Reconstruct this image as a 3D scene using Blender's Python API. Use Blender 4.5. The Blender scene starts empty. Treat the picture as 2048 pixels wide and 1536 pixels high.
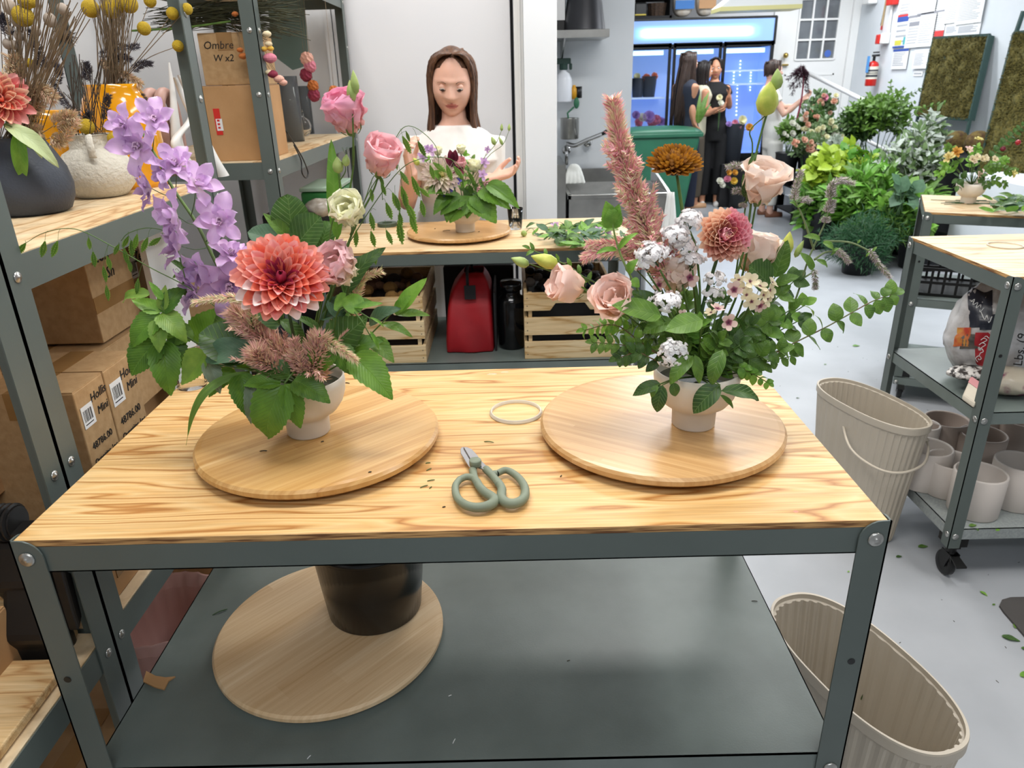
import bpy,bmesh,math,random
import numpy as np
from mathutils import Vector,Matrix,Quaternion,noise
from math import pi,sin,cos,radians as RAD
random.seed(7); rs=np.random.RandomState(5)
S=bpy.context.scene
COL=S.collection
# ---------------------------------------------------------------- camera (metres, floor z=0, bench top z=1.08)
FPX=1457.5
CAM=np.array([0.6942,-0.8352,1.6441])
YAW,PITCH,ROLL=0.00443,-0.39552,0.02643
def _R(a,b,c):
 ca,sa,cb,sb,cc,sc=cos(a),sin(a),cos(b),sin(b),cos(c),sin(c)
 return(np.array([[ca,-sa,0],[sa,ca,0],[0,0,1]])@np.array([[1,0,0],[0,cb,-sb],[0,sb,cb]])@np.array([[cc,0,sc],[0,1,0],[-sc,0,cc]]))
RC=_R(YAW,PITCH,ROLL)
cd=bpy.data.cameras.new('camera'); cam=bpy.data.objects.new('camera',cd); COL.objects.link(cam)
cd.sensor_width=36; cd.lens=FPX/2048*36; cd.clip_start=0.02; cd.clip_end=60
M=Matrix.Identity(4)
for i in range(3):
 M[i][0]=RC[i][0]; M[i][1]=RC[i][2]; M[i][2]=-RC[i][1]; M[i][3]=CAM[i]
cam.matrix_world=M
cd.dof.use_dof=True; cd.dof.focus_distance=1.35; cd.dof.aperture_fstop=9.0
S.camera=cam
S.view_settings.view_transform='Standard'; S.view_settings.look='None'
S.view_settings.exposure=0.0; S.view_settings.gamma=1.0; S.view_settings.use_curve_mapping=False
# ---------------------------------------------------------------- light: ceiling LED panels + soft ambient of the open room behind
w=bpy.data.worlds.new('world'); S.world=w; w.use_nodes=True
w.node_tree.nodes['Background'].inputs[0].default_value=(0.93,0.96,1.0,1)
w.node_tree.nodes['Background'].inputs[1].default_value=0.30
LIGHTS=[(0.55,0.25,3.0,1.5,0.35,36),(-0.1,1.9,3.0,.5,1.3,25),(1.6,2.6,3.0,1.4,.35,42),(2.6,0.6,3.0,.35,1.4,32),
(2.0,5.6,3.05,1.5,.4,74),(4.2,4.6,3.05,.4,1.6,84),(3.2,7.8,3.05,1.6,.4,72),(4.7,8.4,3.05,.4,1.2,42),(0.9,-1.9,2.9,1.8,.5,36)]
def area_light(i,x,y,z,sx,sy,p):
 l=bpy.data.lights.new('ceiling_light','AREA'); l.shape='RECTANGLE'; l.size=sx; l.size_y=sy; l.energy=p
 l.color=(1.0,0.985,0.96)if i<4 else(0.93,0.965,1.0)
 o=bpy.data.objects.new('ceiling_light_lamp',l); COL.objects.link(o); o.location=(x,y,z-0.012)
for i,a in enumerate(LIGHTS):area_light(i,*a)
# ---------------------------------------------------------------- pixel <-> world helpers (only used to read positions off known planes)
def _ray(u,v):return RC@np.array([(u-1024)/FPX,1.0,-(v-768)/FPX])
def PY(u,v,y):d=_ray(u,v); t=(y-CAM[1])/d[1]; return Vector(CAM+t*d)
def PX(u,v,x):d=_ray(u,v); t=(x-CAM[0])/d[0]; return Vector(CAM+t*d)
def PZ(u,v,z):d=_ray(u,v); t=(z-CAM[2])/d[2]; return Vector(CAM+t*d)
CV=Vector(CAM); FWD=Vector(RC[:,1]); RIGHT=Vector(RC[:,0]); UP=Vector(RC[:,2])
def mpp(p):return(Vector(p)-CV).dot(FWD)/FPX
# ---------------------------------------------------------------- materials
MATS={}
def srgb(c):
 if isinstance(c,str):
  c=c.lstrip('#'); c=[int(c[i:i+2],16)/255 for i in(0,2,4)]
 return tuple((x/12.92 if x<=.04045 else((x+.055)/1.055)**2.4)for x in c[:3])+(1,)
def newmat(name):
 m=bpy.data.materials.new(name); m.use_nodes=True; return m,m.node_tree,m.node_tree.nodes['Principled BSDF']
def nd(nt,t,**k):
 n=nt.nodes.new(t)
 for a,b in k.items():setattr(n,a,b)
 return n
def ramp(nt,stops,src):
 r=nd(nt,'ShaderNodeValToRGB'); e=r.color_ramp.elements
 while len(e)<len(stops):e.new(0.5)
 for i,(p,c)in enumerate(stops):e[i].position=p; e[i].color=srgb(c)
 nt.links.new(src,r.inputs[0]); return r
def mat(name,c,rough=.5,metal=0,c2=None,scale=20,stretch=(1,1,1),bump=0,bscale=None,trans=0,sss=0,coat=0,alpha=1,coords='Object',detail=4,emit=None,es=0,lo=.35,hi=.65,ior=1.45,spec=None):
 if name in MATS:return MATS[name]
 m,nt,b=newmat(name); b.inputs['Roughness'].default_value=rough; b.inputs['Metallic'].default_value=metal
 b.inputs['Base Color'].default_value=srgb(c); b.inputs['IOR'].default_value=ior
 if spec is not None:b.inputs['Specular IOR Level'].default_value=spec
 tc=nd(nt,'ShaderNodeTexCoord'); mp=nd(nt,'ShaderNodeMapping'); mp.inputs['Scale'].default_value=stretch
 nt.links.new(tc.outputs[coords],mp.inputs[0])
 if c2 is not None:
  n=nd(nt,'ShaderNodeTexNoise'); n.inputs['Scale'].default_value=scale; n.inputs['Detail'].default_value=detail
  nt.links.new(mp.outputs[0],n.inputs['Vector'])
  r=ramp(nt,[(lo,c),(hi,c2)],n.outputs['Fac']); nt.links.new(r.outputs[0],b.inputs['Base Color'])
 if bump:
  n2=nd(nt,'ShaderNodeTexNoise'); n2.inputs['Scale'].default_value=bscale or scale; n2.inputs['Detail'].default_value=5
  nt.links.new(mp.outputs[0],n2.inputs['Vector'])
  bp=nd(nt,'ShaderNodeBump'); bp.inputs['Strength'].default_value=bump; bp.inputs['Distance'].default_value=.01
  nt.links.new(n2.outputs['Fac'],bp.inputs['Height']); nt.links.new(bp.outputs[0],b.inputs['Normal'])
 if trans:b.inputs['Transmission Weight'].default_value=trans
 if coat:b.inputs['Coat Weight'].default_value=coat; b.inputs['Coat Roughness'].default_value=.1
 if sss:b.inputs['Subsurface Weight'].default_value=sss; b.inputs['Subsurface Radius'].default_value=(.02,.008,.004); b.inputs['Subsurface Scale'].default_value=.3
 if emit:b.inputs['Emission Color'].default_value=srgb(emit); b.inputs['Emission Strength'].default_value=es
 if alpha<1:b.inputs['Alpha'].default_value=alpha
 MATS[name]=m; return m
def wood(name,base,dark,light,scale=1.0,ring=9.0,axis=(1.2,9,6),rough=.45,contrast=1.0,rot=(0,0,0)):
 """plain-sawn grain: distorted bands stretched along x"""
 m,nt,b=newmat(name); b.inputs['Roughness'].default_value=rough
 tc=nd(nt,'ShaderNodeTexCoord'); mp=nd(nt,'ShaderNodeMapping'); mp.inputs['Scale'].default_value=axis; mp.inputs['Rotation'].default_value=rot
 nt.links.new(tc.outputs['Object'],mp.inputs[0])
 n=nd(nt,'ShaderNodeTexNoise'); n.inputs['Scale'].default_value=1.3*scale; n.inputs['Detail'].default_value=3; n.inputs['Roughness'].default_value=.45
 nt.links.new(mp.outputs[0],n.inputs['Vector'])
 mul=nd(nt,'ShaderNodeMath',operation='MULTIPLY'); mul.inputs[1].default_value=ring; nt.links.new(n.outputs['Fac'],mul.inputs[0])
 sep=nd(nt,'ShaderNodeSeparateXYZ'); nt.links.new(mp.outputs[0],sep.inputs[0])
 add=nd(nt,'ShaderNodeMath',operation='MULTIPLY_ADD'); nt.links.new(sep.outputs['Y'],add.inputs[0]); add.inputs[1].default_value=.8; nt.links.new(mul.outputs[0],add.inputs[2])
 fr=nd(nt,'ShaderNodeMath',operation='PINGPONG'); fr.inputs[1].default_value=.5; nt.links.new(add.outputs[0],fr.inputs[0])
 r=ramp(nt,[(0,dark),(.16*contrast,base),(.5,light),(1,base)],fr.outputs[0])
 fr.inputs[1].default_value=1.0
# fine fibre
 mp2=nd(nt,'ShaderNodeMapping'); mp2.inputs['Scale'].default_value=(axis[0]*3,axis[1]*22,axis[2]*20); mp2.inputs['Rotation'].default_value=rot
 nt.links.new(tc.outputs['Object'],mp2.inputs[0])
 n2=nd(nt,'ShaderNodeTexNoise'); n2.inputs['Scale'].default_value=1.5; n2.inputs['Detail'].default_value=2; nt.links.new(mp2.outputs[0],n2.inputs['Vector'])
 r2=ramp(nt,[(.3,'#c9c0b4'),(.6,'#ffffff')],n2.outputs['Fac'])
 mx=nd(nt,'ShaderNodeMixRGB',blend_type='MULTIPLY'); mx.inputs[0].default_value=.55
 nt.links.new(r.outputs[0],mx.inputs[1]); nt.links.new(r2.outputs[0],mx.inputs[2])
# broad tone
 n3=nd(nt,'ShaderNodeTexNoise'); n3.inputs['Scale'].default_value=3; n3.inputs['Detail'].default_value=2; nt.links.new(tc.outputs['Object'],n3.inputs['Vector'])
 r3=ramp(nt,[(.35,'#f0dcc0'),(.65,'#ffffff')],n3.outputs['Fac'])
 mx2=nd(nt,'ShaderNodeMixRGB',blend_type='MULTIPLY'); mx2.inputs[0].default_value=.7
 nt.links.new(mx.outputs[0],mx2.inputs[1]); nt.links.new(r3.outputs[0],mx2.inputs[2])
 nt.links.new(mx2.outputs[0],b.inputs['Base Color'])
 MATS[name]=m; return m
def strips(name,cols,width=45,along=6,rot=0,rough=.3,coat=.25):
 """glued laminated strips: tone constant across each strip, running along local x after rot"""
 m,nt,b=newmat(name); b.inputs['Roughness'].default_value=rough; b.inputs['Coat Weight'].default_value=coat; b.inputs['Coat Roughness'].default_value=.25
 tc=nd(nt,'ShaderNodeTexCoord'); mp=nd(nt,'ShaderNodeMapping'); mp.inputs['Rotation'].default_value=(0,0,rot); nt.links.new(tc.outputs['Object'],mp.inputs[0])
 sep=nd(nt,'ShaderNodeSeparateXYZ'); nt.links.new(mp.outputs[0],sep.inputs[0])
 my=nd(nt,'ShaderNodeMath',operation='MULTIPLY'); my.inputs[1].default_value=width; nt.links.new(sep.outputs['Y'],my.inputs[0])
 fy=nd(nt,'ShaderNodeMath',operation='FLOOR'); nt.links.new(my.outputs[0],fy.inputs[0])
# stagger the strip joints along x
 wn=nd(nt,'ShaderNodeTexWhiteNoise',noise_dimensions='1D'); nt.links.new(fy.outputs[0],wn.inputs['W'])
 mxa=nd(nt,'ShaderNodeMath',operation='MULTIPLY_ADD'); nt.links.new(sep.outputs['X'],mxa.inputs[0]); mxa.inputs[1].default_value=along; nt.links.new(wn.outputs['Value'],mxa.inputs[2])
 fx=nd(nt,'ShaderNodeMath',operation='FLOOR'); nt.links.new(mxa.outputs[0],fx.inputs[0])
 cmb=nd(nt,'ShaderNodeCombineXYZ'); nt.links.new(fx.outputs[0],cmb.inputs[0]); nt.links.new(fy.outputs[0],cmb.inputs[1])
 wn2=nd(nt,'ShaderNodeTexWhiteNoise',noise_dimensions='2D'); nt.links.new(cmb.outputs[0],wn2.inputs['Vector'])
 mp2=nd(nt,'ShaderNodeMapping'); mp2.inputs['Scale'].default_value=(3,120,10); nt.links.new(mp.outputs[0],mp2.inputs[0])
 n=nd(nt,'ShaderNodeTexNoise'); n.inputs['Scale'].default_value=1.6; n.inputs['Detail'].default_value=4; nt.links.new(mp2.outputs[0],n.inputs['Vector'])
 ad=nd(nt,'ShaderNodeMath',operation='MULTIPLY_ADD'); nt.links.new(wn2.outputs['Value'],ad.inputs[0]); ad.inputs[1].default_value=.32
 ml=nd(nt,'ShaderNodeMath',operation='MULTIPLY'); ml.inputs[1].default_value=.75; nt.links.new(n.outputs['Fac'],ml.inputs[0]); nt.links.new(ml.outputs[0],ad.inputs[2])
 r=ramp(nt,[(i/(len(cols)-1),c)for i,c in enumerate(cols)],ad.outputs[0])
 nt.links.new(r.outputs[0],b.inputs['Base Color']); MATS[name]=m; return m
def leafmat(name,c,c2,vein,rough=.45,freq=7,veins=.5,trans=.0,back=None,spots=0):
 """leaf: side veins that angle off a midrib; the object's own x = across, y = along the unit leaf"""
 m,nt,b=newmat(name); b.inputs['Roughness'].default_value=rough
 tc=nd(nt,'ShaderNodeTexCoord'); sep=nd(nt,'ShaderNodeSeparateXYZ'); nt.links.new(tc.outputs['UV'],sep.inputs[0])
 xx=nd(nt,'ShaderNodeMath',operation='SUBTRACT'); xx.inputs[1].default_value=.5; nt.links.new(sep.outputs['X'],xx.inputs[0])
 ab=nd(nt,'ShaderNodeMath',operation='ABSOLUTE'); nt.links.new(xx.outputs[0],ab.inputs[0])
 a1=nd(nt,'ShaderNodeMath',operation='MULTIPLY_ADD'); nt.links.new(ab.outputs[0],a1.inputs[0]); a1.inputs[1].default_value=-.9; nt.links.new(sep.outputs['Y'],a1.inputs[2])
 a2=nd(nt,'ShaderNodeMath',operation='MULTIPLY'); a2.inputs[1].default_value=freq; nt.links.new(a1.outputs[0],a2.inputs[0])
 pp=nd(nt,'ShaderNodeMath',operation='PINGPONG'); pp.inputs[1].default_value=.5; nt.links.new(a2.outputs[0],pp.inputs[0])
 mr=nd(nt,'ShaderNodeMath',operation='MULTIPLY'); mr.inputs[1].default_value=9; nt.links.new(ab.outputs[0],mr.inputs[0])
 mn=nd(nt,'ShaderNodeMath',operation='MINIMUM'); nt.links.new(mr.outputs[0],mn.inputs[0]); nt.links.new(pp.outputs[0],mn.inputs[1])
 rv=ramp(nt,[(0,(veins,)*3),(.12,(0,0,0))],mn.outputs[0])
 n=nd(nt,'ShaderNodeTexNoise'); n.inputs['Scale'].default_value=3.5; n.inputs['Detail'].default_value=3; nt.links.new(tc.outputs['UV'],n.inputs['Vector'])
 oi=nd(nt,'ShaderNodeObjectInfo')
 ma=nd(nt,'ShaderNodeMath',operation='MULTIPLY_ADD'); nt.links.new(oi.outputs['Random'],ma.inputs[0]); ma.inputs[1].default_value=.4; nt.links.new(n.outputs['Fac'],ma.inputs[2])
 rc=ramp(nt,[(.38,c),(.95,c2)],ma.outputs[0])
 mx=nd(nt,'ShaderNodeMixRGB'); nt.links.new(rv.outputs[0],mx.inputs[0]); nt.links.new(rc.outputs[0],mx.inputs[1]); mx.inputs[2].default_value=srgb(vein)
 nt.links.new(mx.outputs[0],b.inputs['Base Color'])
 bp=nd(nt,'ShaderNodeBump'); bp.inputs['Strength'].default_value=.5; bp.inputs['Distance'].default_value=.003; bp.invert=True
 nt.links.new(rv.outputs[0],bp.inputs['Height']); nt.links.new(bp.outputs[0],b.inputs['Normal'])
 tl=nd(nt,'ShaderNodeBsdfTranslucent'); nt.links.new(mx.outputs[0],tl.inputs[0]); ms=nd(nt,'ShaderNodeMixShader'); ms.inputs[0].default_value=.25
 out=nt.nodes['Material Output']; nt.links.new(b.outputs[0],ms.inputs[1]); nt.links.new(tl.outputs[0],ms.inputs[2]); nt.links.new(ms.outputs[0],out.inputs[0])
 MATS[name]=m; return m
def petalmat(name,stops,rough=.55,trans=.3,streak=.25,streakc='#ffffff',vary=0.0):
 """petal: colour runs from base (0) to tip (1) of the petal along its own length (UV y)"""
 m,nt,b=newmat(name); b.inputs['Roughness'].default_value=rough
 tc=nd(nt,'ShaderNodeTexCoord'); sep=nd(nt,'ShaderNodeSeparateXYZ'); nt.links.new(tc.outputs['UV'],sep.inputs[0])
 oi=nd(nt,'ShaderNodeObjectInfo')
 sb=nd(nt,'ShaderNodeMath',operation='SUBTRACT'); nt.links.new(oi.outputs['Random'],sb.inputs[0]); sb.inputs[1].default_value=.5
 ma=nd(nt,'ShaderNodeMath',operation='MULTIPLY_ADD'); nt.links.new(sb.outputs[0],ma.inputs[0]); ma.inputs[1].default_value=vary; nt.links.new(sep.outputs['Y'],ma.inputs[2])
 r=ramp(nt,stops,ma.outputs[0])
 mp=nd(nt,'ShaderNodeMapping'); mp.inputs['Scale'].default_value=(22,1.6,1); nt.links.new(tc.outputs['UV'],mp.inputs[0])
 n=nd(nt,'ShaderNodeTexNoise'); n.inputs['Scale'].default_value=1; n.inputs['Detail'].default_value=2; nt.links.new(mp.outputs[0],n.inputs['Vector'])
 rr=ramp(nt,[(.5,(0,0,0)),(.75,(streak,)*3)],n.outputs['Fac'])
 mx=nd(nt,'ShaderNodeMixRGB'); nt.links.new(rr.outputs[0],mx.inputs[0]); nt.links.new(r.outputs[0],mx.inputs[1]); mx.inputs[2].default_value=srgb(streakc)
 nt.links.new(mx.outputs[0],b.inputs['Base Color'])
 tl=nd(nt,'ShaderNodeBsdfTranslucent'); nt.links.new(mx.outputs[0],tl.inputs[0]); ms=nd(nt,'ShaderNodeMixShader'); ms.inputs[0].default_value=trans
 out=nt.nodes['Material Output']; nt.links.new(b.outputs[0],ms.inputs[1]); nt.links.new(tl.outputs[0],ms.inputs[2]); nt.links.new(ms.outputs[0],out.inputs[0])
 MATS[name]=m; return m
steel=mat('green_steel','#5d6662',.42,c2='#555e5a',scale=3,bump=.02,bscale=400)
steel_shelf=mat('green_steel_shelf','#66706c',.38,c2='#707a76',scale=9,detail=6,bump=.03,bscale=300)
inox=mat('stainless_steel','#b9b9b6',.28,1,c2='#9d9d9a',scale=4,stretch=(1,12,1))
chrome=mat('chrome','#c9c9c9',.12,1)
zinc=mat('zinc_bolt','#b4b4b0',.3,.9)
black=mat('black_plastic','#151515',.35)
blackm=mat('black_matte','#17171a',.7)
ply=wood('plywood_face','#dab377','#b07a3e','#e4c590',1.0,17,(1.1,9,6),.42,1.5)
plyl=wood('pale_plywood','#dec59c','#bd935f','#e6d3b0',1.0,9,(1.3,8,6),.5)
pine=wood('pine_board','#d3b382','#b48a58','#dcc397',1.0,8,(2,14,14),.55)
pinev=wood('pale_pine_crate','#d8c095','#b9965f','#e0cca4',1.0,6,(2,16,16),.55)
bamboo=strips('bamboo_laminate',['#8f5f28','#b58546','#cda367','#e6c894'],52,1.3,RAD(-42))
bamboo2=strips('bamboo_laminate_warm',['#93683a','#b98d58','#cba26e','#e0bf90'],120,1.2,RAD(32))
rubberw=strips('pale_rubberwood',['#a67d50','#d0ae82','#e0c49c','#f0dcbc'],21,.5,RAD(-48),.5,0)
kraft=mat('cardboard','#b49369',.8,c2='#a8865c',scale=60,bump=.08,bscale=120)
kraft2=mat('cardboard_warm','#bb9164',.8,c2='#ae8558',scale=8,bump=.06,bscale=120)
kraftd=mat('cardboard_dull','#9c7c57',.85,c2='#8c6d4a',scale=8)
tape=mat('packing_tape','#8a673d',.22,c2='#967246',scale=12)
whitep=mat('white_paint','#dcdcdd',.55,c2='#d3d4d6',scale=2,bump=.03,bscale=60)
whiteg=mat('white_gloss','#e6e6e4',.3)
bluew=mat('cool_white_paint','#d9dde1',.6,c2='#cfd5da',scale=1.5)
ceram=mat('cream_ceramic','#e3dbcf',.5,c2='#dcd3c6',scale=8,sss=.05)
stemg=mat('green_stem','#5b7a38',.5,c2='#49672c',scale=40)
stemd=mat('dark_green_stem','#3d5a34',.5)
stemb=mat('brown_stem','#7a5c46',.6,c2='#5f6b3a',scale=30)
paper=mat('white_paper','#e4e4e4',.7)
ink=mat('black_ink','#1b1a1a',.8)
inkg=mat('grey_print','#8b8d90',.8)
# ---------------------------------------------------------------- objects
ORG={}
def prop(o,label=None,cat=None,group=None,kind=None):
 if label:o['label']=label
 if cat:o['category']=cat
 if group:o['group']=group
 if kind:o['kind']=kind
 return o
def thing(name,label,cat,loc=(0,0,0),group=None):
 o=bpy.data.objects.new(name,None); o.empty_display_size=.05; COL.objects.link(o); o.location=loc
 ORG[o.name]=Vector(loc); return prop(o,label,cat,group)
class MB:
 def __init__(s):s.v=[]; s.f=[]; s.uv=None; s.mi=[]
 def add(s,vs,fs,mi=0):
  k=len(s.v); s.v+=[Vector(p)for p in vs]; s.f+=[tuple(i+k for i in f)for f in fs]; s.mi+=[mi]*len(fs); return s
 def box(s,x0,x1,y0,y1,z0,z1,M=None,mi=0):
  vs=[Vector((x,y,z))for z in(z0,z1)for y in(y0,y1)for x in(x0,x1)]
  if M:vs=[M@p for p in vs]
  return s.add(vs,[(0,2,3,1),(4,5,7,6),(0,1,5,4),(2,6,7,3),(0,4,6,2),(1,3,7,5)],mi)
 def cbox(s,c,d,M=None,mi=0):return s.box(c[0]-d[0]/2,c[0]+d[0]/2,c[1]-d[1]/2,c[1]+d[1]/2,c[2]-d[2]/2,c[2]+d[2]/2,M,mi)
 def poly(s,pts,nrm,th,mi=0):
  """extruded outline"""
  n=len(pts); nrm=Vector(nrm)*th; a=[Vector(p)for p in pts]; b=[p+nrm for p in a]
  return s.add(a+b,[tuple(range(n))[::-1],tuple(range(n,2*n))]+[(i,(i+1)%n,n+(i+1)%n,n+i)for i in range(n)],mi)
 def tube(s,pts,r,n=8,cap=True,mi=0,flat=1.0):
  pts=[Vector(p)for p in pts]; m=len(pts)
  if not hasattr(r,'__len__'):r=[r]*m
  t0=(pts[1]-pts[0]).normalized(); u=t0.orthogonal().normalized(); vs=[]
  for i,p in enumerate(pts):
   t=(pts[min(i+1,m-1)]-pts[max(i-1,0)])
   if t.length<1e-9:t=t0
   t.normalize(); u=(u-t*u.dot(t))
   if u.length<1e-6:u=t.orthogonal()
   u.normalize(); w_=t.cross(u)
   for k in range(n):
    a=2*pi*k/n; vs.append(p+(u*cos(a)+w_*sin(a)*flat)*r[i])
  fs=[(i*n+k,i*n+(k+1)%n,(i+1)*n+(k+1)%n,(i+1)*n+k)for i in range(m-1)for k in range(n)]
  if cap:fs+=[tuple(range(n))[::-1],tuple((m-1)*n+k for k in range(n))]
  return s.add(vs,fs,mi)
 def lathe(s,prof,n=32,c=(0,0,0),sx=1,sy=1,rib=None,M=None,mi=0,closed=False):
  """prof = [(r, z)...]"""
  vs=[]
  for(r,z)in prof:
   for k in range(n):
    a=2*pi*k/n; rr=r*(1+(rib[0]*cos(rib[1]*a)if rib else 0))
    vs.append(Vector((c[0]+rr*cos(a)*sx,c[1]+rr*sin(a)*sy,c[2]+z)))
  if M:vs=[M@p for p in vs]
  m=len(prof)
  fs=[(i*n+k,i*n+(k+1)%n,(i+1)*n+(k+1)%n,(i+1)*n+k)for i in range(m-1)for k in range(n)]
  if closed:fs+=[tuple(range(n))[::-1],tuple((m-1)*n+k for k in range(n))]
  return s.add(vs,fs,mi)
 def ball(s,c,r,nu=12,nv=8,sc=(1,1,1),mi=0,fn=None):
  vs=[]; c=Vector(c)
  for j in range(nv+1):
   th=pi*j/nv
   for i in range(nu):
    a=2*pi*i/nu; d=Vector((sin(th)*cos(a),sin(th)*sin(a),cos(th))); rr=r*(fn(d)if fn else 1)
    vs.append(c+Vector((d.x*sc[0],d.y*sc[1],d.z*sc[2]))*rr)
  fs=[(j*nu+i,(j+1)*nu+i,(j+1)*nu+(i+1)%nu,j*nu+(i+1)%nu)for j in range(nv)for i in range(nu)]
  return s.add(vs,fs,mi)
 def grid(s,P,mi=0,closed_u=False):
  """P[j][i] grid of points"""
  m,n=len(P),len(P[0]); vs=[p for row in P for p in row]
  fs=[(j*n+i,j*n+(i+1)%n,(j+1)*n+(i+1)%n,(j+1)*n+i)for j in range(m-1)for i in range(n if closed_u else n-1)]
  return s.add(vs,fs,mi)
 def build(s,name,m,parent=None,smooth=False,label=None,kind=None,bevel=0,solid=0,subsurf=0,org=None):
  root=parent
  while root is not None and root.parent is not None:root=root.parent
  o0=ORG.get(root.name,Vector((0,0,0)))if root is not None else Vector((0,0,0))
  if org is not None and parent is None:o0=Vector(org)
  me=bpy.data.meshes.new(name); me.from_pydata([p-o0 for p in s.v],[],s.f)
  ms=m if isinstance(m,(list,tuple))else[m]
  for q in ms:me.materials.append(q)
  if len(ms)>1:me.polygons.foreach_set('material_index',s.mi)
  if s.uv:
   ul=me.uv_layers.new(name='UVMap'); idx=[l.vertex_index for l in me.loops]
   ul.data.foreach_set('uv',[c for i in idx for c in s.uv[i]])
  if smooth:me.shade_smooth()
  me.update(); o=bpy.data.objects.new(name,me); COL.objects.link(o)
  if parent is not None:o.parent=parent
  elif org is not None:o.location=o0; ORG[o.name]=o0
  if bevel:
   md=o.modifiers.new('b','BEVEL'); md.width=bevel; md.segments=2; md.limit_method='ANGLE'; md.angle_limit=RAD(40)
  if solid:
   md=o.modifiers.new('s','SOLIDIFY'); md.thickness=solid; md.offset=0
  if subsurf:
   md=o.modifiers.new('u','SUBSURF'); md.levels=subsurf; md.render_levels=subsurf
  if label:o['label']=label
  if kind:o['kind']=kind
  return o
def inst(name,me,parent,M,m=None,label=None):
 """an object that shares mesh data; M is a world matrix"""
 o=bpy.data.objects.new(name,me); COL.objects.link(o)
 root=parent
 while root is not None and root.parent is not None:root=root.parent
 off=ORG.get(root.name,Vector((0,0,0)))if root is not None else Vector((0,0,0))
 if parent is not None:o.parent=parent
 o.matrix_local=Matrix.Translation(-off)@M
 if label:o['label']=label
 return o
def copy_tree(o,loc,rz=None,label=None,group=None,parent=None):
 c=o.copy(); COL.objects.link(c); c.parent=parent
 if parent is None:
  c.location=loc
  if rz is not None:c.rotation_euler=(0,0,rz)
  if label:c['label']=label
  if group:c['group']=group
  ORG[c.name]=Vector(loc)
 for ch in list(o.children):copy_tree(ch,None,parent=c)
 return c
def frame(p,ydir,zdir,s=(1,1,1)):
 y=Vector(ydir).normalized(); z=Vector(zdir); z=z-y*z.dot(y)
 if z.length<1e-6:z=y.orthogonal()
 z.normalize(); x=y.cross(z)
 M=Matrix.Identity(4)
 for i in range(3):M[i][0]=x[i]*s[0]; M[i][1]=y[i]*s[1]; M[i][2]=z[i]*s[2]; M[i][3]=p[i]
 return M
def spline(pts,n=8):
 """Catmull-Rom through points"""
 P=[Vector(p)for p in pts]; P=[2*P[0]-P[1]]+P+[2*P[-1]-P[-2]]; out=[]
 for i in range(1,len(P)-2):
  for k in range(n):
   t=k/n; a,b,c,d=P[i-1:i+3]
   out.append(.5*((2*b)+(c-a)*t+(2*a-5*b+4*c-d)*t*t+(3*b-a-3*c+d)*t**3))
 out.append(P[-2]); return out
def lerp(a,b,t):return a+(b-a)*t
def text(s,size,M,m,parent=None,name='lettering',th=.0004,font_shear=0):
 cu=bpy.data.curves.new('t','FONT'); cu.body=s; cu.size=size; cu.align_x='CENTER'; cu.align_y='CENTER'; cu.extrude=th; cu.resolution_u=2; cu.shear=font_shear
 t=bpy.data.objects.new('t',cu); COL.objects.link(t)
 me=bpy.data.meshes.new_from_object(t); bpy.data.objects.remove(t); bpy.data.curves.remove(cu)
 me.materials.clear(); me.materials.append(m); me.name=name
 return inst(name,me,parent,M)
def stroke(paths,r,m,parent,name='handwriting'):
 b=MB()
 for p in paths:b.tube(spline(p,4),r,4)
 return b.build(name,m,parent)
def blade_mesh(name,m,width,nu=8,nv=12,curl=None,cup=0.,fold=0.,wave=0.,nwave=3,serr=0.,nserr=9,thick=0,lobes=None):
 """unit leaf/petal from (0,0,0) to about (0,1,0); width(t) is the half width; +z is the face"""
 vs=[]; uv=[]
 for j in range(nv+1):
  t=j/nv; h=width(t);
  if curl:yy,zz,tl=curl(t)
  else:yy,zz,tl=t,0,0
  for i in range(nu+1):
   s_=-1+2*i/nu; e=abs(s_)**4
   hh=h*(1+(serr*((t*nserr)%1.0-.5)*2 if abs(s_)>.99 else 0))
   x=s_*hh; up=cup*(s_*s_)*h+fold*abs(s_)*h+wave*sin(nwave*2*pi*t+(0 if s_>0 else 1.7))*e*1.0-0
   vs.append((x,yy-up*sin(tl)+(serr*.12*(t*nserr%1.)if abs(s_)>.99 else 0),zz+up*cos(tl))); uv.append((.5+s_*h,t))
 fs=[(j*(nu+1)+i,j*(nu+1)+i+1,(j+1)*(nu+1)+i+1,(j+1)*(nu+1)+i)for j in range(nv)for i in range(nu)]
 me=bpy.data.meshes.new(name); me.from_pydata(vs,[],fs); me.materials.append(m)
 ul=me.uv_layers.new(name='UVMap'); ul.data.foreach_set('uv',[c for l in me.loops for c in uv[l.vertex_index]])
 me.shade_smooth(); me.update(); return me
def arc(total,start=0.):
 """curl function: bends from angle start to start+total (radians, + = lifts to +z)"""
 N=24; ys=[0]; zs=[0]
 for k in range(N):
  a=start+total*(k+.5)/N; ys.append(ys[-1]+cos(a)/N); zs.append(zs[-1]+sin(a)/N)
 def f(t):
  q=t*N; i=min(int(q),N-1); r=q-i
  return ys[i]+(ys[i+1]-ys[i])*r,zs[i]+(zs[i+1]-zs[i])*r,start+total*t
 return f
def arcl(angs):
 """curl function through a list of tangent angles spaced evenly along the blade"""
 N=32; ys=[0]; zs=[0]; A=[]
 for k in range(N):
  q=(k+.5)/N*(len(angs)-1); i=min(int(q),len(angs)-2); a=angs[i]+(angs[i+1]-angs[i])*(q-i); A.append(a); ys.append(ys[-1]+cos(a)/N); zs.append(zs[-1]+sin(a)/N)
 def f(t):
  q=t*N; i=min(int(q),N-1); r=q-i
  return ys[i]+(ys[i+1]-ys[i])*r,zs[i]+(zs[i+1]-zs[i])*r,A[i]
 return f
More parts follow.
